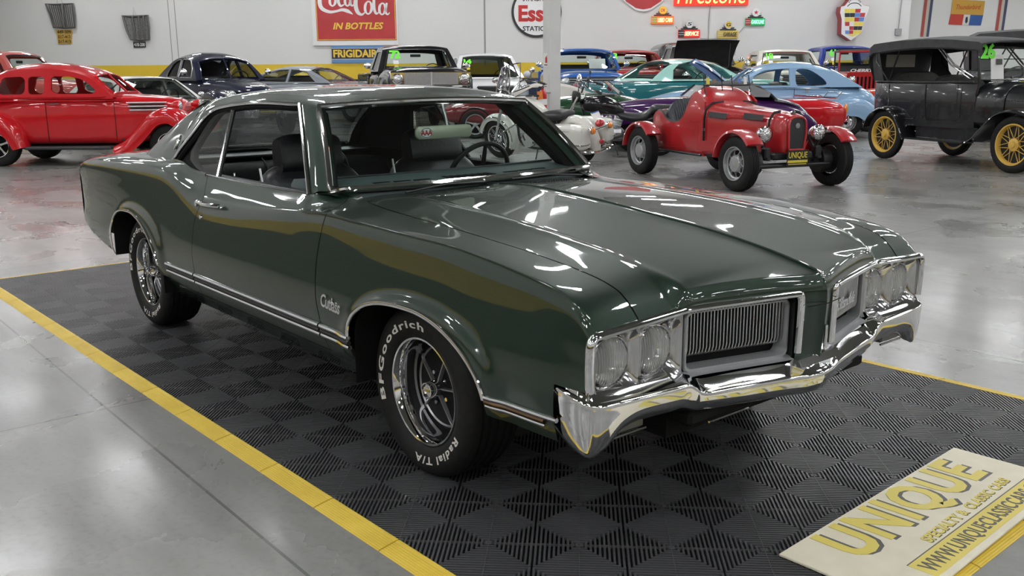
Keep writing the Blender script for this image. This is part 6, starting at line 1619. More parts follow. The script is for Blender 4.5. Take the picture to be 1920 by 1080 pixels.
# red open four-wheel-drive
t = veh('open_utility', 'red open utility four-wheel-drive with slotted upright grille at the back right', 'car', 1618, 29.0, -104, 1.18)
JR = PB('utility_red', (.36, .012, .016))
super_body([(-1.5, .72, .5, 1.05, .8, 8, 8), (.3, .72, .5, 1.05, .8, 8, 8)], 28, 3).build('tub', JR, t, 40)
super_body([(.28, .66, .72, 1.26, 1.0, 6, 8), (.9, .60, .72, 1.24, 1.0, 6, 8), (1.46, .52, .72, 1.20, 1.0, 6, 8)], 28, 3).build('hood', JR, t, 40)
MB().sheet(rrect(1.06, .56, .10, 5, 0, .95), [rrect(.045, .34, .02, 3, -.27+.09*k, .95) for k in range(7)], 0, lambda u, v: (1.52, u, v), .03, lambda u, v: (1.49, u, v)).build('slotted_grille', JR, t)
MB().box((1.487, 0, .95), (.01, .98, .46)).build('grille_backing', DARK, t)
for s in (-1, 1):
    headlamp(t, (1.525, s*.41, 1.05), .085, pod=False)
    MB().box((1.1, s*.68, .86), (.9, .34, .05), r=.02).build('flat_fender', JR, t)
    for x in (1.05, -.95): road_wheel(t, x, .64, s, .36, .18, .2, 'plain')
    MB().tube([(.25, s*.62, 1.24), (.16, s*.60, 1.72)], .022, 6).build('windshield_post', JR, t)
MB().box((.16, 0, 1.73), (.04, 1.24, .05), r=.01).build('windshield_header', JR, t)
MB().add([(.24, -.6, 1.26), (.24, .6, 1.26), (.16, .58, 1.71), (.16, -.58, 1.71)], [(0, 1, 2, 3)]).build('windshield', GLASS, t)
MB().box((-.6, 0, 1.76), (1.5, 1.26, .05), r=.02).build('soft_top', BLACK, t)
for s in (-1, 1): MB().tube([(-1.3, s*.6, 1.05), (-1.3, s*.6, 1.74)], .02, 6).build('top_post', BLACK, t)
MB().box((1.62, 0, .62), (.10, 1.3, .12), r=.02).build('front_bumper', BLACK, t); seat_row(t, -.4, .75, 1.1, .5)
text_mb('CHERRY BOMB', .10, .2, .002, 0, .9, .9).xform(basis((1.50, 0, 1.262), (0, 1, 0), (-.06, 0, 1))).build('hood_lettering', PAPER, t, smooth=False)
# another black touring car behind the first
tt = next(o for o in COL.objects if o.name == 'touring_car')
d = dup(tt, at_px(1880, 20.6), YAW-pi/2+R(-21), 'second tall black touring car standing behind the one with the lime 26', None); d.scale = (1.15, 1.15, 1.15)
for c in list(d.children):
    if c.name.split('.')[0] in ('number_sticker', 'paper_notice', 'notice_photo', 'notice_strip', 'yellow_notice'): bpy.data.objects.remove(c)
# ------------------------------------------------------------ motorcycles
def mudguard(xc, zc, Rr, w, a0, a1, n=22, flare_=0.):
    rows = []
    for i in range(n+1):
        f = i/n; a = R(lerp(a0, a1, f)); ca, sa = cos(a), sin(a); row = []
        for j in range(-7, 8):
            q = j/7; rr = Rr-(abs(q)**3)*w*.85; row.append((xc+ca*rr, q*w, zc+sa*rr))
        row += [(xc+ca*(Rr-w*.85-.012), w*.97, zc+sa*(Rr-w*.85-.012))]+[(xc+ca*(Rr-.012-(abs(q)**3)*w*.85), q*w*.95, zc+sa*(Rr-.012-(abs(q)**3)*w*.85)) for q in (.6, 0, -.6)]+[(xc+ca*(Rr-w*.85-.012), -w*.97, zc+sa*(Rr-w*.85-.012))]
        rows.append(row)
    return MB().loft(rows, True, True)
def moto(name, label, px, D, head, sc, body, bags):
    t = veh(name, label, 'motorcycle', px, D, head, sc)
    xr, xf, Rw = -.81, .83, .325
    for x in (xr, xf):
        w = road_wheel(t, x, 0, 1, Rw, .125, .215, 'wire', col=CHROME, wn=36)
    mudguard(xr, Rw, .41, .105, 200, 20).build('rear_mudguard', body, t, 50)
    mudguard(xf, Rw, .40, .10, 205, 15).build('front_mudguard', body, t, 50)
    MB().tube([(xf+cos(a)*.36, s_*.104, Rw+sin(a)*.36) for s_ in (1,) for a in [R(205-i*19) for i in range(11)]], .012, 6).build('mudguard_trim', CHROME, t)
    for s in (-1, 1):
        MB().tube([(xf, s*.10, Rw), (.62, s*.10, .80), (.52, s*.10, 1.0)], .026, 10).build('fork_leg', CHROME, t)
        MB().tube([(xr, s*.14, Rw), (-.35, s*.15, .40), (.0, s*.12, .30)], .02, 8).build('swing_arm', STEEL if bags else BLACK, t)
        MB().tube([(-.35, s*.17, .22), (-1.0, s*.19, .23), (-1.22, s*.19, .25)], [.035, .045, .042], 12).build('exhaust', CHROME if bags else BLACK, t)
        MB().tube(cat([(.46, s*.03, 1.06), (.40, s*.22, 1.20), (.28, s*.40, 1.16), (.16, s*.43, 1.12)], 4), .014, 8).build('handlebar', CHROME, t)
        MB().tube([(.24, s*.415, 1.145), (.12, s*.44, 1.11)], .019, 8).build('grip', BLACK, t)
        MB().tube([(.34, s*.34, 1.18), (.34, s*.40, 1.30)], .007, 6).ell((.34, s*.42, 1.33), (.02, .065, .045), 10, 8).build('mirror', CHROME if bags else BLACK, t)
    # frame, tank and engine
    MB().tube(cat([(.50, 0, .98), (.40, 0, .60), (.32, 0, .24), (-.35, 0, .22), (-.42, 0, .55), (-.3, 0, .68), (.46, 0, .92)], 4), .02, 8).build('frame', body if not bags else BLACK, t)
    super_body([(.46, .06, .80, .93, .86, 2, 2), (.38, .14, .74, .99, .86, 2.2, 2), (.15, .165, .70, 1.0, .84, 2.4, 2), (-.08, .12, .68, .93, .80, 2.2, 2), (-.24, .05, .68, .82, .75, 2, 2)], 24, 6).build('fuel_tank', body, t, 60)
    e = MB().box((.0, 0, .36), (.5, .26, .20), r=.05).build('crankcase', STEEL, t)
    for x, tl in ((.10, .45), (-.10, -.35)):
        c = MB()
        for k in range(7): c.box((x+tl*.028*k, 0, .46+.028*k), (.15, .17, .012), rot=Matrix.Rotation(tl*.8, 3, 'Y'), r=.004)
        c.build('cylinder_fins', BRIGHT, e)
        MB().ell((x+tl*.23, 0, .67), (.085, .095, .055), 14, 8).build('rocker_cover', CHROME, e)
    MB().cyl((.02, -.13, .55), (.02, -.22, .55), .085, 20).build('air_cleaner', CHROME, e)
    MB().cyl((.05, .10, .36), (.05, .19, .36), .11, 20).build('primary_cover', CHROME, e)
    # headlamp, gauges, windshield, seat
    MB().lathe([(0, -.13), (.07, -.12), (.10, -.05), (.105, 0), (.095, .012)], (.60, 0, .98), (1, 0, 0), 24).build('headlamp', CHROME if bags else BLACK, t)
    MB().lathe([(.094, .004), (.06, .025), (0, .032)], (.60, 0, .98), (1, 0, 0), 24).build('lamp_lens', LENSW, t)
    MB().box((.02, -.015, 1.005), (.22, .10, .03), r=.012).build('dash_console', CHROME if bags else BLACK, t)
    if bags:
        rows = []
        for i in range(11):
            q = i/10*2-1; rows.append([(.58-.05*q*q-.16*f, q*.27*(1-.25*f*f), 1.06+f*.42) for f in (0, .25, .5, .75, 1.)])
        MB().grid(rows).build('windshield', glass('clear_screen'), t)
        MB().tube([(.50, 0, 1.06), (.44, 0, 1.26), (.42, 0, 1.48)], .010, 6).tube([r_[0] for r_ in rows[:1]]+[rows[0][k] for k in (1, 2, 3, 4)]+[r_[4] for r_ in rows[1:]]+[rows[-1][k] for k in (3, 2, 1, 0)], .009, 6).build('windshield_frame', CHROME, t)
        super_body([(-.70, .10, .70, .775, .74, 2.4, 2.4), (-.66, .17, .68, .80, .74, 2.6, 2.4), (-.48, .20, .66, .80, .73, 2.6, 2.4), (-.28, .15, .66, .785, .73, 2.4, 2.4), (-.18, .07, .69, .77, .73, 2.2, 2.2)], 24, 5).build('seat', VINYL, t, 60)
        for s in (-1, 1):
            bg = super_body([(-1.22, .085, .33, .60, .46, 4, 5), (-1.17, .115, .30, .635, .46, 4.5, 5), (-.9, .12, .30, .655, .46, 5, 6), (-.62, .115, .32, .65, .46, 4.5, 5), (-.56, .08, .36, .62, .48, 4, 5)], 28, 4).xform(Matrix.Translation((0, s*.275, 0))).build('saddlebag', body, t, 45)
            MB().tube([(-1.215, s*.36, .575), (-.9, s*.40, .585), (-.58, s*.36, .575)], .007, 6).build('bag_seam', STEEL, bg)
            MB().tube(cat([(-.55, s*.40, .40), (-.9, s*.425, .385), (-1.24, s*.38, .38), (-1.27, s*.27, .38)], 4), .011, 6).build('bag_rail', CHROME, bg)
            MB().lathe([(.0, -.05), (.05, -.045), (.055, -.01), (.05, .0)], (-1.29, s*.20, .56), (-1, 0, 0), 18).build('turn_signal', CHROME, t)
            MB().ell((-1.30, s*.20, .56), (.03, .048, .048), 12, 8).build('signal_lens', LENSA, t)
        MB().tube([(-1.27, -.22, .56), (-1.27, .22, .56)], .012, 6).build('signal_bar', CHROME, t)
        MB().ell((-1.265, 0, .63), (.06, .085, .055), 16, 10).build('tail_lamp', LENSR, t)
        MB().ell((-1.27, 0, .36), (.03, .05, .04), 12, 8).build('mudguard_lamp', LENSR, t)
        MB().tube(cat([(-1.05, -.30, .27), (-1.30, -.2, .25), (-1.32, .2, .25), (-1.05, .30, .27)], 4), .018, 8).build('rear_bumper', CHROME, t)
        p = MB().box((0, 0, 0), (.18, .105, .004)).xform(basis((-1.21, 0, .745), (0, -1, 0), (.45, 0, .9))).build('number_plate', PAPER, t, smooth=False)
        pb = mat('plate_blue', (.04, .12, .42), .5); n_ = Vector((-.9, 0, .45))*.004
        text_mb('KRAZ20', .062, 0, .001, 0, .9, .15).xform(basis(Vector((-1.21, 0, .740))+n_, (0, -1, 0), (.45, 0, .9))).build('plate_lettering', pb, p, smooth=False)
        MB().box((0, 0, 0), (.17, .016, .001)).xform(basis(Vector((-1.19, 0, .785))+n_, (0, -1, 0), (.45, 0, .9))).build('plate_band', pb, p, smooth=False)
        MB().tube([(.30, .40, .30), (.36, .38, .52), (.34, .0, .60), (.36, -.38, .52), (.30, -.40, .30)], .015, 8).build('crash_bar', CHROME, t)
    else:
        rows = cat([(-1.12, .09, .82, .03), (-.95, .12, .80, .05), (-.72, .13, .78, .07), (-.60, .14, .67, .07), (-.42, .17, .64, .07), (-.20, .14, .68, .06), (-.12, .07, .72, .04)], 4)
        MB().loft([[(r_[0], r_[1]*cos(a), r_[2]+r_[3]*sin(a)) for a in [2*pi*j/16 for j in range(16)]] for r_ in rows]).build('stepped_seat', VINYL, t, 60)
        MB().lathe([(.0, -.05), (.04, -.045), (.045, 0)], (-1.2, 0, .66), (-1, 0, 0), 16).build('tail_lamp', LENSR, t)
        MB().box((.42, -.16, 1.02), (.01, .10, .15), rot=Matrix.Rotation(.3, 3, 'X')).build('price_tag', PAPER, t)
        MB().tube([(.52, 0, 1.02), (.5, 0, 1.28)], .012, 6).ell((.50, 0, 1.24), (.05, .10, .12), 14, 10).build('chrome_nacelle', CHROME, t)
    MB().tube([(-.1, .12, .24), (-.16, .28, .065)], .012, 6).build('side_stand', BLACK, t)
    return t
WHITEB = PB('cream_white_paint', (.68, .67, .62))
moto('motorcycle', 'white touring motorcycle with saddlebags and black solo seat before the steel column', 1013, 16.3, 136, 1.10, WHITEB, True).rotation_euler[0] = R(-10)
moto('motorcycle', 'black cruiser motorcycle with stepped seat, between the white motorcycle and red roadster', 1144, 17.25, 173, 1.08, GLOSSBLACK, False).rotation_euler[0] = R(-8)

# ------------------------------------------------------------ column fittings
RH3, FH3 = RH, FH
def column_bits():
    ca, sa = cos(R(24)), sin(R(24)); nL = -FH*ca-RH*sa            # the column face turned towards the camera
    rt = RH*ca-FH*sa
    o = COLP-FH*.0+nL*.15
    p = o-RH*.13-FH*.17; p.z = 0
    t = thing('fire_extinguisher', 'red fire extinguisher with an orange tag hung on the steel column', 'fire extinguisher', Vector((p.x, p.y, .70))-FH*.05)
    rd = paint('extinguisher_red', (.42, .01, .012), .3)
    MB().lathe([(.0, 0), (.07, .0), (.085, .02), (.085, .36), (.075, .41), (.04, .45), (.025, .46), (.025, .49), (0, .49)], (0, 0, 0), (0, 0, 1), 28).build('cylinder', rd, t)
    MB().lathe([(.0865, .18), (.0868, .29)], (0, 0, 0), (0, 0, 1), 28).build('label_band', PAPER, t)
    MB().box((0, 0, .51), (.05, .04, .05), r=.008).tube([(0, 0, .54), RH*.09+Vector((0, 0, .57))], .009, 6).tube([(0, 0, .52), RH*.08+Vector((0, 0, .52))], .008, 6).build('valve', CHROME, t)
    MB().tube(cat([(0, 0, .51), -RH*.08+Vector((0, 0, .50)), -RH*.10+Vector((0, 0, .35)), -RH*.10+Vector((0, 0, .14))], 4), .011, 8).build('hose', BLACK, t)
    MB().add([(-.05, -.075, 0), (.05, -.075, 0), (.05, .075, 0), (-.05, .075, 0)], [(0, 1, 2, 3)]).xform(basis(-FH*.10-RH*.05+Vector((0, 0, .36)), RH+Vector((0, 0, .15)), (0, 0, 1))).build('inspection_tag', mat('orange_tag', (.80, .22, .04), .6), t, smooth=False)
    MB().box(tuple(FH*.10+RH*.05+Vector((0, 0, .40))), (.16, .16, .03)).build('bracket', STEEL, t)
    q = COLP+nL*.134-rt*.06; q.z = 1.72
    s = thing('safety_sign', 'small white sign with red extinguisher symbol on the steel column', 'sign', q)
    B = lambda d: basis(nL*d, rt, (0, 0, 1))
    MB().box((0, 0, 0), (.115, .24, .004)).xform(B(.002)).build('sign_plate', PAPER, s, smooth=False)
    rm = mat('sign_red', (.55, .03, .03), .5)
    MB().add([(-.02, -.06, 0), (.02, -.06, 0), (.02, .04, 0), (.008, .055, 0), (-.008, .055, 0), (-.02, .04, 0)], [(0, 1, 2, 3, 4, 5)]).add([(.008, .055, 0), (.035, .075, 0), (.03, .08, 0), (-.012, .065, 0)], [(0, 1, 2, 3)]).xform(B(.0055)).build('extinguisher_symbol', rm, s, smooth=False)
    MB().box((0, -.095, 0), (.08, .018, .001)).xform(B(.0055)).build('sign_text_bar', BLACK, s, smooth=False)
column_bits()

# ------------------------------------------------------------ wall signs
class Wall:
    """local frame of something hung on the wall: x right, y up, z out of the wall; lengths in picture pixels"""
    def __init__(s, name, label, cat_, px, py, D=None, off=0., group=None):
        s.D = (D or D1); p = on_wall(px, py, s.D-off); s.k = (on_wall(px+1, py, s.D-off)-p).length
        s.px, s.py = px, py; s.off = off
        s.t = thing(name, label, cat_, p, 0, group)
        s.M = Matrix((RH, Vector((0, 0, 1)), -FH)).transposed().to_4x4()
    def L(s, x, y, z=0.): return ((x-s.px)*s.k, (s.py-y)*s.k, z)       # picture px -> local
    def put(s, b, name, m, par=None, smooth=False): return b.xform(s.M).build(name, m, par or s.t, smooth=smooth)
    def poly(s, pts, z, name, m, th=.006):
        n = len(pts); A = [s.L(x, y, z) for x, y in pts]; B = [(a[0], a[1], z-th) for a in A]
        return s.put(MB().add(A+B, [tuple(range(n))]+[(i, (i+1) % n, n+(i+1) % n, n+i) for i in range(n)]+[tuple(range(2*n-1, n-1, -1))]), name, m)
    def rect(s, x0, y0, x1, y1, z, name, m, th=.006): return s.poly([(x0, y1), (x1, y1), (x1, y0), (x0, y0)], z, name, m, th)
    def text(s, txt, x, y, w, h, z, name, m, shear=0., bold=0., th=.004):
        b = text_mb(txt, h*s.k/.70, shear, bold, th, 1.0, w*s.k); ys = [v[1] for v in b.v]; q = h*s.k/(max(ys)-min(ys))
        o = s.L(x, y, z); b.v = [(a+o[0], c*q+o[1], d+z) for a, c, d in b.v]
        return s.put(b, name, m)
    def stroke(s, pts, ws, z, name, m):
        P = cat([(p[0], p[1], w) for p, w in zip(pts, ws)], 6); A = []; Bq = []
        for i, p in enumerate(P):
            a, b = P[max(0, i-1)], P[min(len(P)-1, i+1)]; d = Vector((b.x-a.x, b.y-a.y)).normalized(); n = Vector((-d.y, d.x))
            A.append(s.L(p.x+n.x*p.z/2, p.y+n.y*p.z/2, z)); Bq.append(s.L(p.x-n.x*p.z/2, p.y-n.y*p.z/2, z))
        return MB().grid([A, Bq])
SRED = noise_mat('sign_enamel_red', (.42, .025, .03), (.50, .035, .04), 2., .35)
SWHITE = mat('sign_enamel_white', (.78, .78, .78), .35)
SYEL = mat('sign_enamel_yellow', (.80, .55, .06), .4)
SNAVY = mat('sign_navy', (.012, .016, .05), .4)
SBLUE = mat('sign_blue', (.12, .26, .50), .4)
SBLACK = mat('sign_black', (.02, .02, .022), .4)
def neon(name, col, e): return mat(name, col, .5, emit=e)
def wall_signs():
    w = Wall('wall_sign', 'big white framed red sign with white script above the blue and yellow sign', 'sign', 664, 22, off=.12)
    w.rect(584, -40, 745, 83, -.02, 'sign_frame', SWHITE, .09); w.rect(592, -32, 742, 74, .0, 'sign_face', SRED, .03)
    for a in ((593, -31, 741, -30), (593, 72, 741, 73), (593, -31, 594, 73), (740, -31, 741, 73)): w.rect(*a, .003, 'gold_line', SYEL, .003)
    Z = lambda x, y: (480+x/3.375, y/3.375)
    b = MB()
    def st(pts, ws): 
        g = w.stroke([Z(*p) for p in pts], [q/3.375 for q in ws], .006, '', None); b.add(g.v, g.f)
    def oval(cx, cy, rx, ry, ws=(10, 16)): st([(cx+rx*sin(a)+.25*-(ry*-cos(a))*.3, cy-ry*cos(a)) for a in [2*pi*i/12 for i in range(13)]], [ws[i % 6 in (2, 3, 4)] for i in range(13)])
    st([(505, -62), (465, -72), (425, -40), (406, 8), (418, 52), (465, 74), (510, 70), (545, 62), (580, 70), (612, 90)], [6, 14, 22, 26, 24, 18, 14, 18, 22, 4])
    oval(488, 8, 18, 30); st([(560, -12), (540, -20), (524, 8), (536, 38), (560, 30)], [12, 10, 18, 14, 6]); oval(583, 8, 17, 30); st([(606, -22), (600, 24), (612, 38), (625, 24)], [12, 14, 10, 5])
    st([(705, -60), (680, -72), (645, -30), (632, 25), (642, 74), (668, 92), (692, 76)], [6, 14, 22, 26, 24, 14, 6])
    oval(712, 50, 21, 38); st([(775, -70), (752, -20), (748, 50), (760, 86), (780, 76)], [8, 16, 18, 14, 6]); oval(800, 58, 19, 34); st([(830, 22), (820, 74), (832, 92), (846, 80)], [12, 15, 10, 5])
    w.put(b, 'script_lettering', SWHITE)
    w.text('IN BOTTLES', 670.5, 47.7, 95, 12.5, .006, 'gold_lettering', SYEL, .25, .012)
    w = Wall('wall_sign', 'blue and yellow block letter sign below the big red sign', 'sign', 670, 101, off=.08)
    w.rect(622, 84, 719, 117, 0, 'sign_face', SNAVY, .08)
    for y0, y1 in ((84, 91), (110, 117)): w.rect(622, y0, 719, y1, .004, 'blue_band', SBLUE, .004)
    for y in (90.6, 110): w.rect(622, y, 719, y+.7, .007, 'band_line', SWHITE, .003)
    w.text('FRIGIDAIRE', 670.5, 100.3, 91, 14.5, .008, 'yellow_lettering', SYEL, 0, .016, .03)
    w = Wall('wall_sign', 'round white sign with black rim and red lettering partly behind the column', 'sign', 1006, 22, off=.06)
    C = lambda r_: [(1006+r_*cos(2*pi*i/48), 22-r_*sin(2*pi*i/48)) for i in range(48)]
    w.poly(C(47), 0, 'sign_rim', SBLACK, .06); w.poly(C(42.5), .005, 'sign_face', SWHITE, .005)
    w.text('Esso', 1006, 25, 68, 30, .010, 'red_lettering', mat('sign_bright_red', (.50, .02, .02), .4), 0, .035)
    w.text('STATION', 1006, 52.5, 52, 9, .010, 'lower_lettering', SBLACK, 0, .006); w.text('STANDARD', 1006, -1.5, 52, 9, .010, 'upper_lettering', SBLACK, 0, .006)
    w = Wall('wall_sign', 'red shield shaped sign with white edge high above the used cars sign', 'sign', 1207, -12, off=.08)
    sh = lambda g: [(1207-46-g, -50-g), (1207+46+g, -50-g), (1207+44+g, -18), (1207+33+g*.8, 2), (1207+14, 14+g), (1207, 16.5+g), (1207-14, 14+g), (1207-33-g*.8, 2), (1207-44-g, -18)]
    w.poly(list(reversed(sh(4))), 0, 'sign_edge', SWHITE, .08); w.poly(list(reversed(sh(0))), .006, 'sign_face', SRED, .006)
    w = Wall('neon_sign', 'long red glowing sign with script tubes at the top of the wall', 'sign', 1334, -8, off=.12)
    w.rect(1264, -32, 1404, 9.5, 0, 'sign_face', neon('red_glow', (.7, .03, .015), .6), .12)
    w.text('Firestone', 1334, -9, 128, 30, .03, 'neon_tubing', neon('warm_tube', (1., .62, .18), 1.4), .2, -.004, .02)
    def deco(name, label, px, y0, y1, x0, x1, face, txt, tcol, stepc, disc, dtxt, dcol, left=None):
        w = Wall(name, label, 'sign', px, (y0+y1)/2, off=.10)
        w.rect(x0, y0, x1, y1, 0, 'sign_face', face, .10)
        if left: w.rect(x0, y0+.5, x0+(x1-x0)*.27, y1-.5, .004, 'sign_end', left, .004)
        for k in range(2): w.rect(x0, y0+(y1-y0)*(.3+.3*k), x0+(x1-x0)*.26, y0+(y1-y0)*(.3+.3*k)+.8, .008, 'end_stripe', BRIGHT, .004)
        c = (x0+x1)/2+.5; hw = (x1-x0)/2
        for k in range(3):
            a = hw*(.78-.2*k); w.rect(c-a, y0-3.1*(k+1)+.5, c+a, y0-3.1*k-.5, -.02, 'stepped_fin', stepc, .06)
        dy = y0-10.5
        w.poly([(c+7.5*cos(2*pi*i/28), dy-7.5*sin(2*pi*i/28)) for i in range(28)], .02, 'sign_disc', disc, .05)
        w.poly([(c+6*cos(2*pi*i/28), dy-6*sin(2*pi*i/28)) for i in range(28)], .024, 'disc_face', dcol[0], .004)
        if dtxt == '*':
            w.poly([(c+(4.6 if i % 2 == 0 else 1.9)*sin(2*pi*i/10), dy-(4.6 if i % 2 == 0 else 1.9)*cos(2*pi*i/10)) for i in range(9, -1, -1)], .028, 'disc_star', dcol[1], .004)
        else: w.text(dtxt, c, dy, 8.5, 6., .026, 'disc_lettering', dcol[1], .1, .004)
        w.text(txt, lerp(x0, x1, .62 if left else .60), (y0+y1)/2, (x1-x0)*.66, (y1-y0)*.56, .02, 'neon_lettering', tcol, .15, .006, .02)
    deco('neon_sign', 'glowing orange used cars sign with round yellow top, left of the service sign', 1242, 30.5, 44.5, 1221, 1263, neon('orange_glow', (.70, .13, .015), .45), 'USED CARS', neon('pale_tube', (1., .74, .36), 1.3), mat('dark_red_fin', (.16, .02, .03), .4), SYEL, 'OK', (neon('disc_orange', (.85, .35, .05), .5), mat('disc_red', (.40, .04, .02), .5)), mat('end_yellow', (.62, .40, .05), .4))
    deco('neon_sign', 'glowing red service sign with black stepped fins and round grey top', 1292, 56, 70, 1272, 1312, neon('service_red', (.60, .015, .02), .35), 'SERVICE', neon('pale_tube', (1., .74, .36), 1.3), SBLACK, BRIGHT, 'S', (SWHITE, SBLACK), SBLACK)
    deco('neon_sign', 'unlit yellow garage sign with dark lettering and round top', 1365, 57.5, 71.5, 1345.5, 1384, mat('garage_yellow', (.66, .48, .08), .4), 'GARAGE', mat('dark_tube', (.10, .085, .05), .3), SNAVY, BRIGHT, 'G', (SYEL, SNAVY))
    deco('neon_sign', 'glowing green gasoline sign with red end and star topped disc', 1416, 34.5, 47.5, 1398, 1434.5, neon('green_glow', (.015, .30, .10), .35), 'GASOLINE', neon('mint_tube', (.35, .95, .60), 1.1), SBLACK, SWHITE, '*', (SWHITE, SRED), SRED)
    # crest sign
    w = Wall('crest_sign', 'white shield crest sign with red sides, crown and coloured quarters', 'sign', 1600, 36, off=.55)
    o = [(1575, 13), (1582, 11.5), (1590, 1), (1587, -8), (1600, -12), (1612, -8), (1609, 1), (1618, 11), (1629, 12.5), (1628, 22), (1621, 36), (1618, 60), (1598, 75), (1579, 63), (1578, 36), (1574, 24)]
    w.poly(list(reversed(o)), 0, 'crest_body', mat('crest_side_red', (.35, .02, .03), .35), .5)
    w.poly(list(reversed([(1600+(x-1600)*.985, 36+(y-36)*.985) for x, y in o])), .012, 'crest_face', SWHITE, .012)
    R_, Y_, B_, K_, W_ = SRED, mat('crest_yellow', (.78, .62, .10), .4), mat('crest_blue', (.10, .25, .62), .4), SBLACK, SWHITE
    ed = lambda y: (lerp(1582, 1586.5, max(0, (y-17)/45)), lerp(1623, 1616, max(0, (y-17)/45)))
    ro = [(17, 24.5, 'YYRW', ), (24.5, 32.5, 'KKBR'), (32.5, 40.5, 'YYRB'), (40.5, 48.5, 'RWYY'), (48.5, 56, 'WRKK'), (56, 63, 'BRYY')]
    cm = dict(Y=Y_, R=R_, B=B_, K=K_, W=W_)
    for y0, y1, cols in ro:
        a0, b0 = ed(y0); a1, b1 = ed(y1)
        for i, c in enumerate(cols):
            f0, f1 = i/4, (i+1)/4
            w.poly([(lerp(a1, b1, f0), y1-.3), (lerp(a1, b1, f1)-.25, y1-.3), (lerp(a0, b0, f1)-.25, y0+.3), (lerp(a0, b0, f0), y0+.3)], .016, 'crest_quarter', cm[c], .004)
    w.poly([(1600, 67.5), (1613, 63.3), (1588, 63.3)], .016, 'crest_tip', Y_, .004)
    for k in range(7):
        a = R(20+k*23.3); w.poly([(1600+11*cos(a)+1.6*cos(2*pi*i/12), 8-9*sin(a)*.9+1.6*sin(2*pi*i/12)) for i in range(12)], .018, 'crown_pearl', STEEL, .006)
    w.stroke([(1587, 13), (1593, 8), (1600, 7), (1607, 8), (1613, 13)], [1.5]*5, .016, '', None).xform(w.M).build('crown_band', SBLACK, w.t, smooth=False)
    w = Wall('wall_conduit', 'grey electrical conduit with a junction box beside the crest sign', 'conduit', 1687, 30, off=.05)
    w.put(MB().tube([w.L(1690, -40), w.L(1686.5, 55)], .02, 8), 'conduit_pipe', STEEL, smooth=True); w.rect(1680.5, 53, 1692, 65, .06, 'junction_box', STEEL, .08)
    # flag and striped banners on the recessed wall
    w = Wall('wall_flag', 'gold, red, white and blue cloth flag with red script on the right wall', 'flag', 1813, 23, D2, off=.03)
    cl = lambda n, c: mat(n, c, .85)
    w.poly([(1783, 26), (1844, 28.5), (1845, 3), (1784, -.5)], 0, 'gold_cloth', cl('gold_cloth', (.62, .36, .07)), .01)
    w.poly([(1780.5, 44.5), (1806, 46), (1808, 27), (1783, 26)], 0, 'red_cloth', cl('flag_red', (.55, .07, .05)), .01)
    w.poly([(1806, 46), (1818.5, 46.4), (1820, 27.5), (1808, 27)], .001, 'white_cloth', cl('flag_white', (.72, .71, .70)), .01)
    w.poly([(1818.5, 46.4), (1841.5, 47), (1844, 28.5), (1820, 27.5)], 0, 'blue_cloth', cl('flag_blue', (.05, .12, .36)), .01)
    w.text('Thunderbird', 1815, 13.5, 46, 8.5, .008, 'red_script', cl('script_red_cloth', (.55, .03, .02)), .3, -.002)
    w.poly([(1811, 40), (1813, 43.5), (1816, 40), (1815.6, 33), (1813.5, 30.5), (1811.5, 33)], .008, 'flag_emblem', SBLACK, .004)
    for px, y1, lb in ((1740, 67, 'red, cream and navy striped wall banner left of the flag'), (1880, 62, 'red, cream and navy striped wall banner right of the flag')):
        w = Wall('striped_banner', lb, 'banner', px, 14, D2, off=.03); d = 3.5
        for i, c in enumerate((cl('flag_red2', (.42, .09, .08)), cl('cream_cloth', (.55, .50, .43)), cl('navy_cloth', (.07, .09, .16)))):
            a = px-8.5+i*5.7; w.poly([(a-d*.4, y1), (a+5.5-d*.4*(1 if i < 2 else 1.6), y1), (a+5.5+d*.6, -38), (a+d*.6, -38)], 0, 'banner_stripe', c, .008)
    # two old grilles with number plates
    gm = mat('aged_chrome', (.16, .155, .15), .45, .8)
    w = Wall('wall_grille', 'old upright bar grille hanging on the wall above three yellow plates', 'grille', 114, 30, off=.14)
    fr = [(88, 8), (104, 9.5), (122, 9), (139, 8), (139.5, 30), (138, 51), (118, 51.5), (98, 50), (95, 28)]
    w.put(MB().tube([w.L(x, y, .0) for x, y in fr], .04, 8, closed=True), 'grille_shell', gm, smooth=True)
    for i in range(13):
        f = i/12; w.put(MB().tube([w.L(lerp(90, 137, f), 10, .0), w.L(lerp(95.5, 138, f), 30, .05), w.L(lerp(98.5, 137, f), 50, .0)], .022, 6), 'grille_bar', gm, smooth=True)
    w.put(MB().tube([w.L(119, 9, .03), w.L(119.5, 30, .08), w.L(119, 51, .03)], .05, 8), 'centre_bar', gm, smooth=True)
    w.put(MB().tube([w.L(110, 9), w.L(112, -40)], .008, 5), 'hanging_wire', STEEL); w.put(MB().tube([w.L(121, 9), w.L(115, -8)], .008, 5), 'hanging_wire', STEEL)
    pm = noise_mat('rusty_yellow_plate', (.45, .26, .04), (.62, .42, .07), 14., .6)
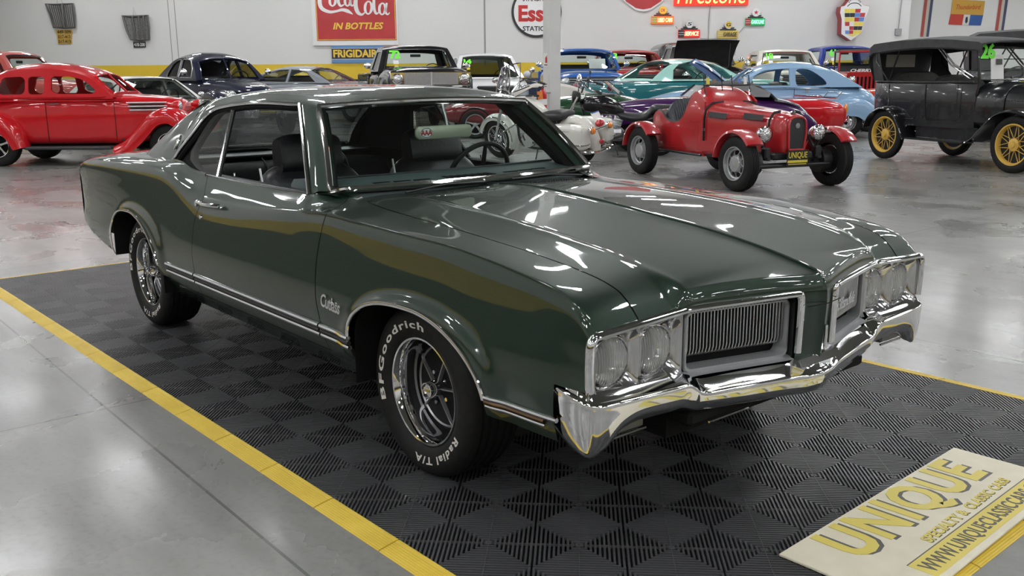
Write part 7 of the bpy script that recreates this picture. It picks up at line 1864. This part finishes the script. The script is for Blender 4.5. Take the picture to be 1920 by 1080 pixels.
    for i, (x0, x1, y0, y1, s_) in enumerate(((105, 135, 56, 64.2, '449-309'), (107, 134.5, 65, 72.8, '017-412'), (108, 134.5, 73.6, 82, '017-413'))):
        p = Wall('number_plate', 'yellow old plate reading %s, %s of the three on the wall' % (s_, ('top', 'middle', 'bottom')[i]), 'number plate', (x0+x1)/2, (y0+y1)/2, off=.05, group='yellow number plates on the wall')
        p.rect(x0, y0, x1, y1, 0, 'plate', pm, .02); p.text(s_, (x0+x1)/2, (y0+y1)/2, x1-x0-4, 6, .006, 'plate_lettering', SBLACK, 0, .004)
    w = Wall('wall_grille', 'old rounded mesh grille hanging on the wall above one black plate', 'grille', 257, 53, off=.14)
    fr = [(232, 30), (245, 31.5), (265, 31.2), (279, 30), (279.5, 52), (278, 73), (262, 74.5), (243, 72.5), (237, 55)]
    w.put(MB().tube([w.L(x, y, .0) for x, y in fr], .045, 8, closed=True), 'grille_shell', gm, smooth=True)
    w.poly(list(reversed(fr)), -.02, 'grille_mesh', noise_mat('grey_mesh', (.10, .10, .10), (.26, .26, .25), 26., .6), .02)
    for xs in ((262, 263, 262), (271, 272, 270), (250, 253, 252)): w.put(MB().tube([w.L(xs[0], 31, .03), w.L(xs[1], 52, .08), w.L(xs[2], 74, .03)], .035, 8), 'centre_bar', gm, smooth=True)
    w.put(MB().tube([w.L(252, 31), w.L(253.5, 15), w.L(258, 31)], .008, 5), 'hanging_wire', STEEL)
    p = Wall('number_plate', 'black old plate reading 418-208 under the rounded mesh grille', 'number plate', 261.5, 83.5, off=.05)
    p.rect(250, 78.5, 273, 89, 0, 'plate', SBLACK, .02); p.text('418-208', 261.5, 83.5, 20, 6.5, .006, 'plate_lettering', SWHITE, 0, .004)
    # neon feed cables
    w = Wall('cable_run', 'thin grey cable looping between the small glowing signs', 'cable', 1330, 60, off=.03)
    for pts in (((1266.5, 49), (1268, 51), (1270, 53.5)), ((1313.5, 71.5), (1330, 72), (1344, 71.5)), ((1385.5, 62), (1392, 54), (1395, 51)), ((1330, 11.5), (1328, 40), (1329, 82)), ((1364, 73.5), (1363, 95), (1360, 118)), ((1382, 73.5), (1381, 90), (1379, 103))):
        w.put(MB().tube([w.L(*q) for q in pts], .012, 5), 'cable', STEEL)
wall_signs()
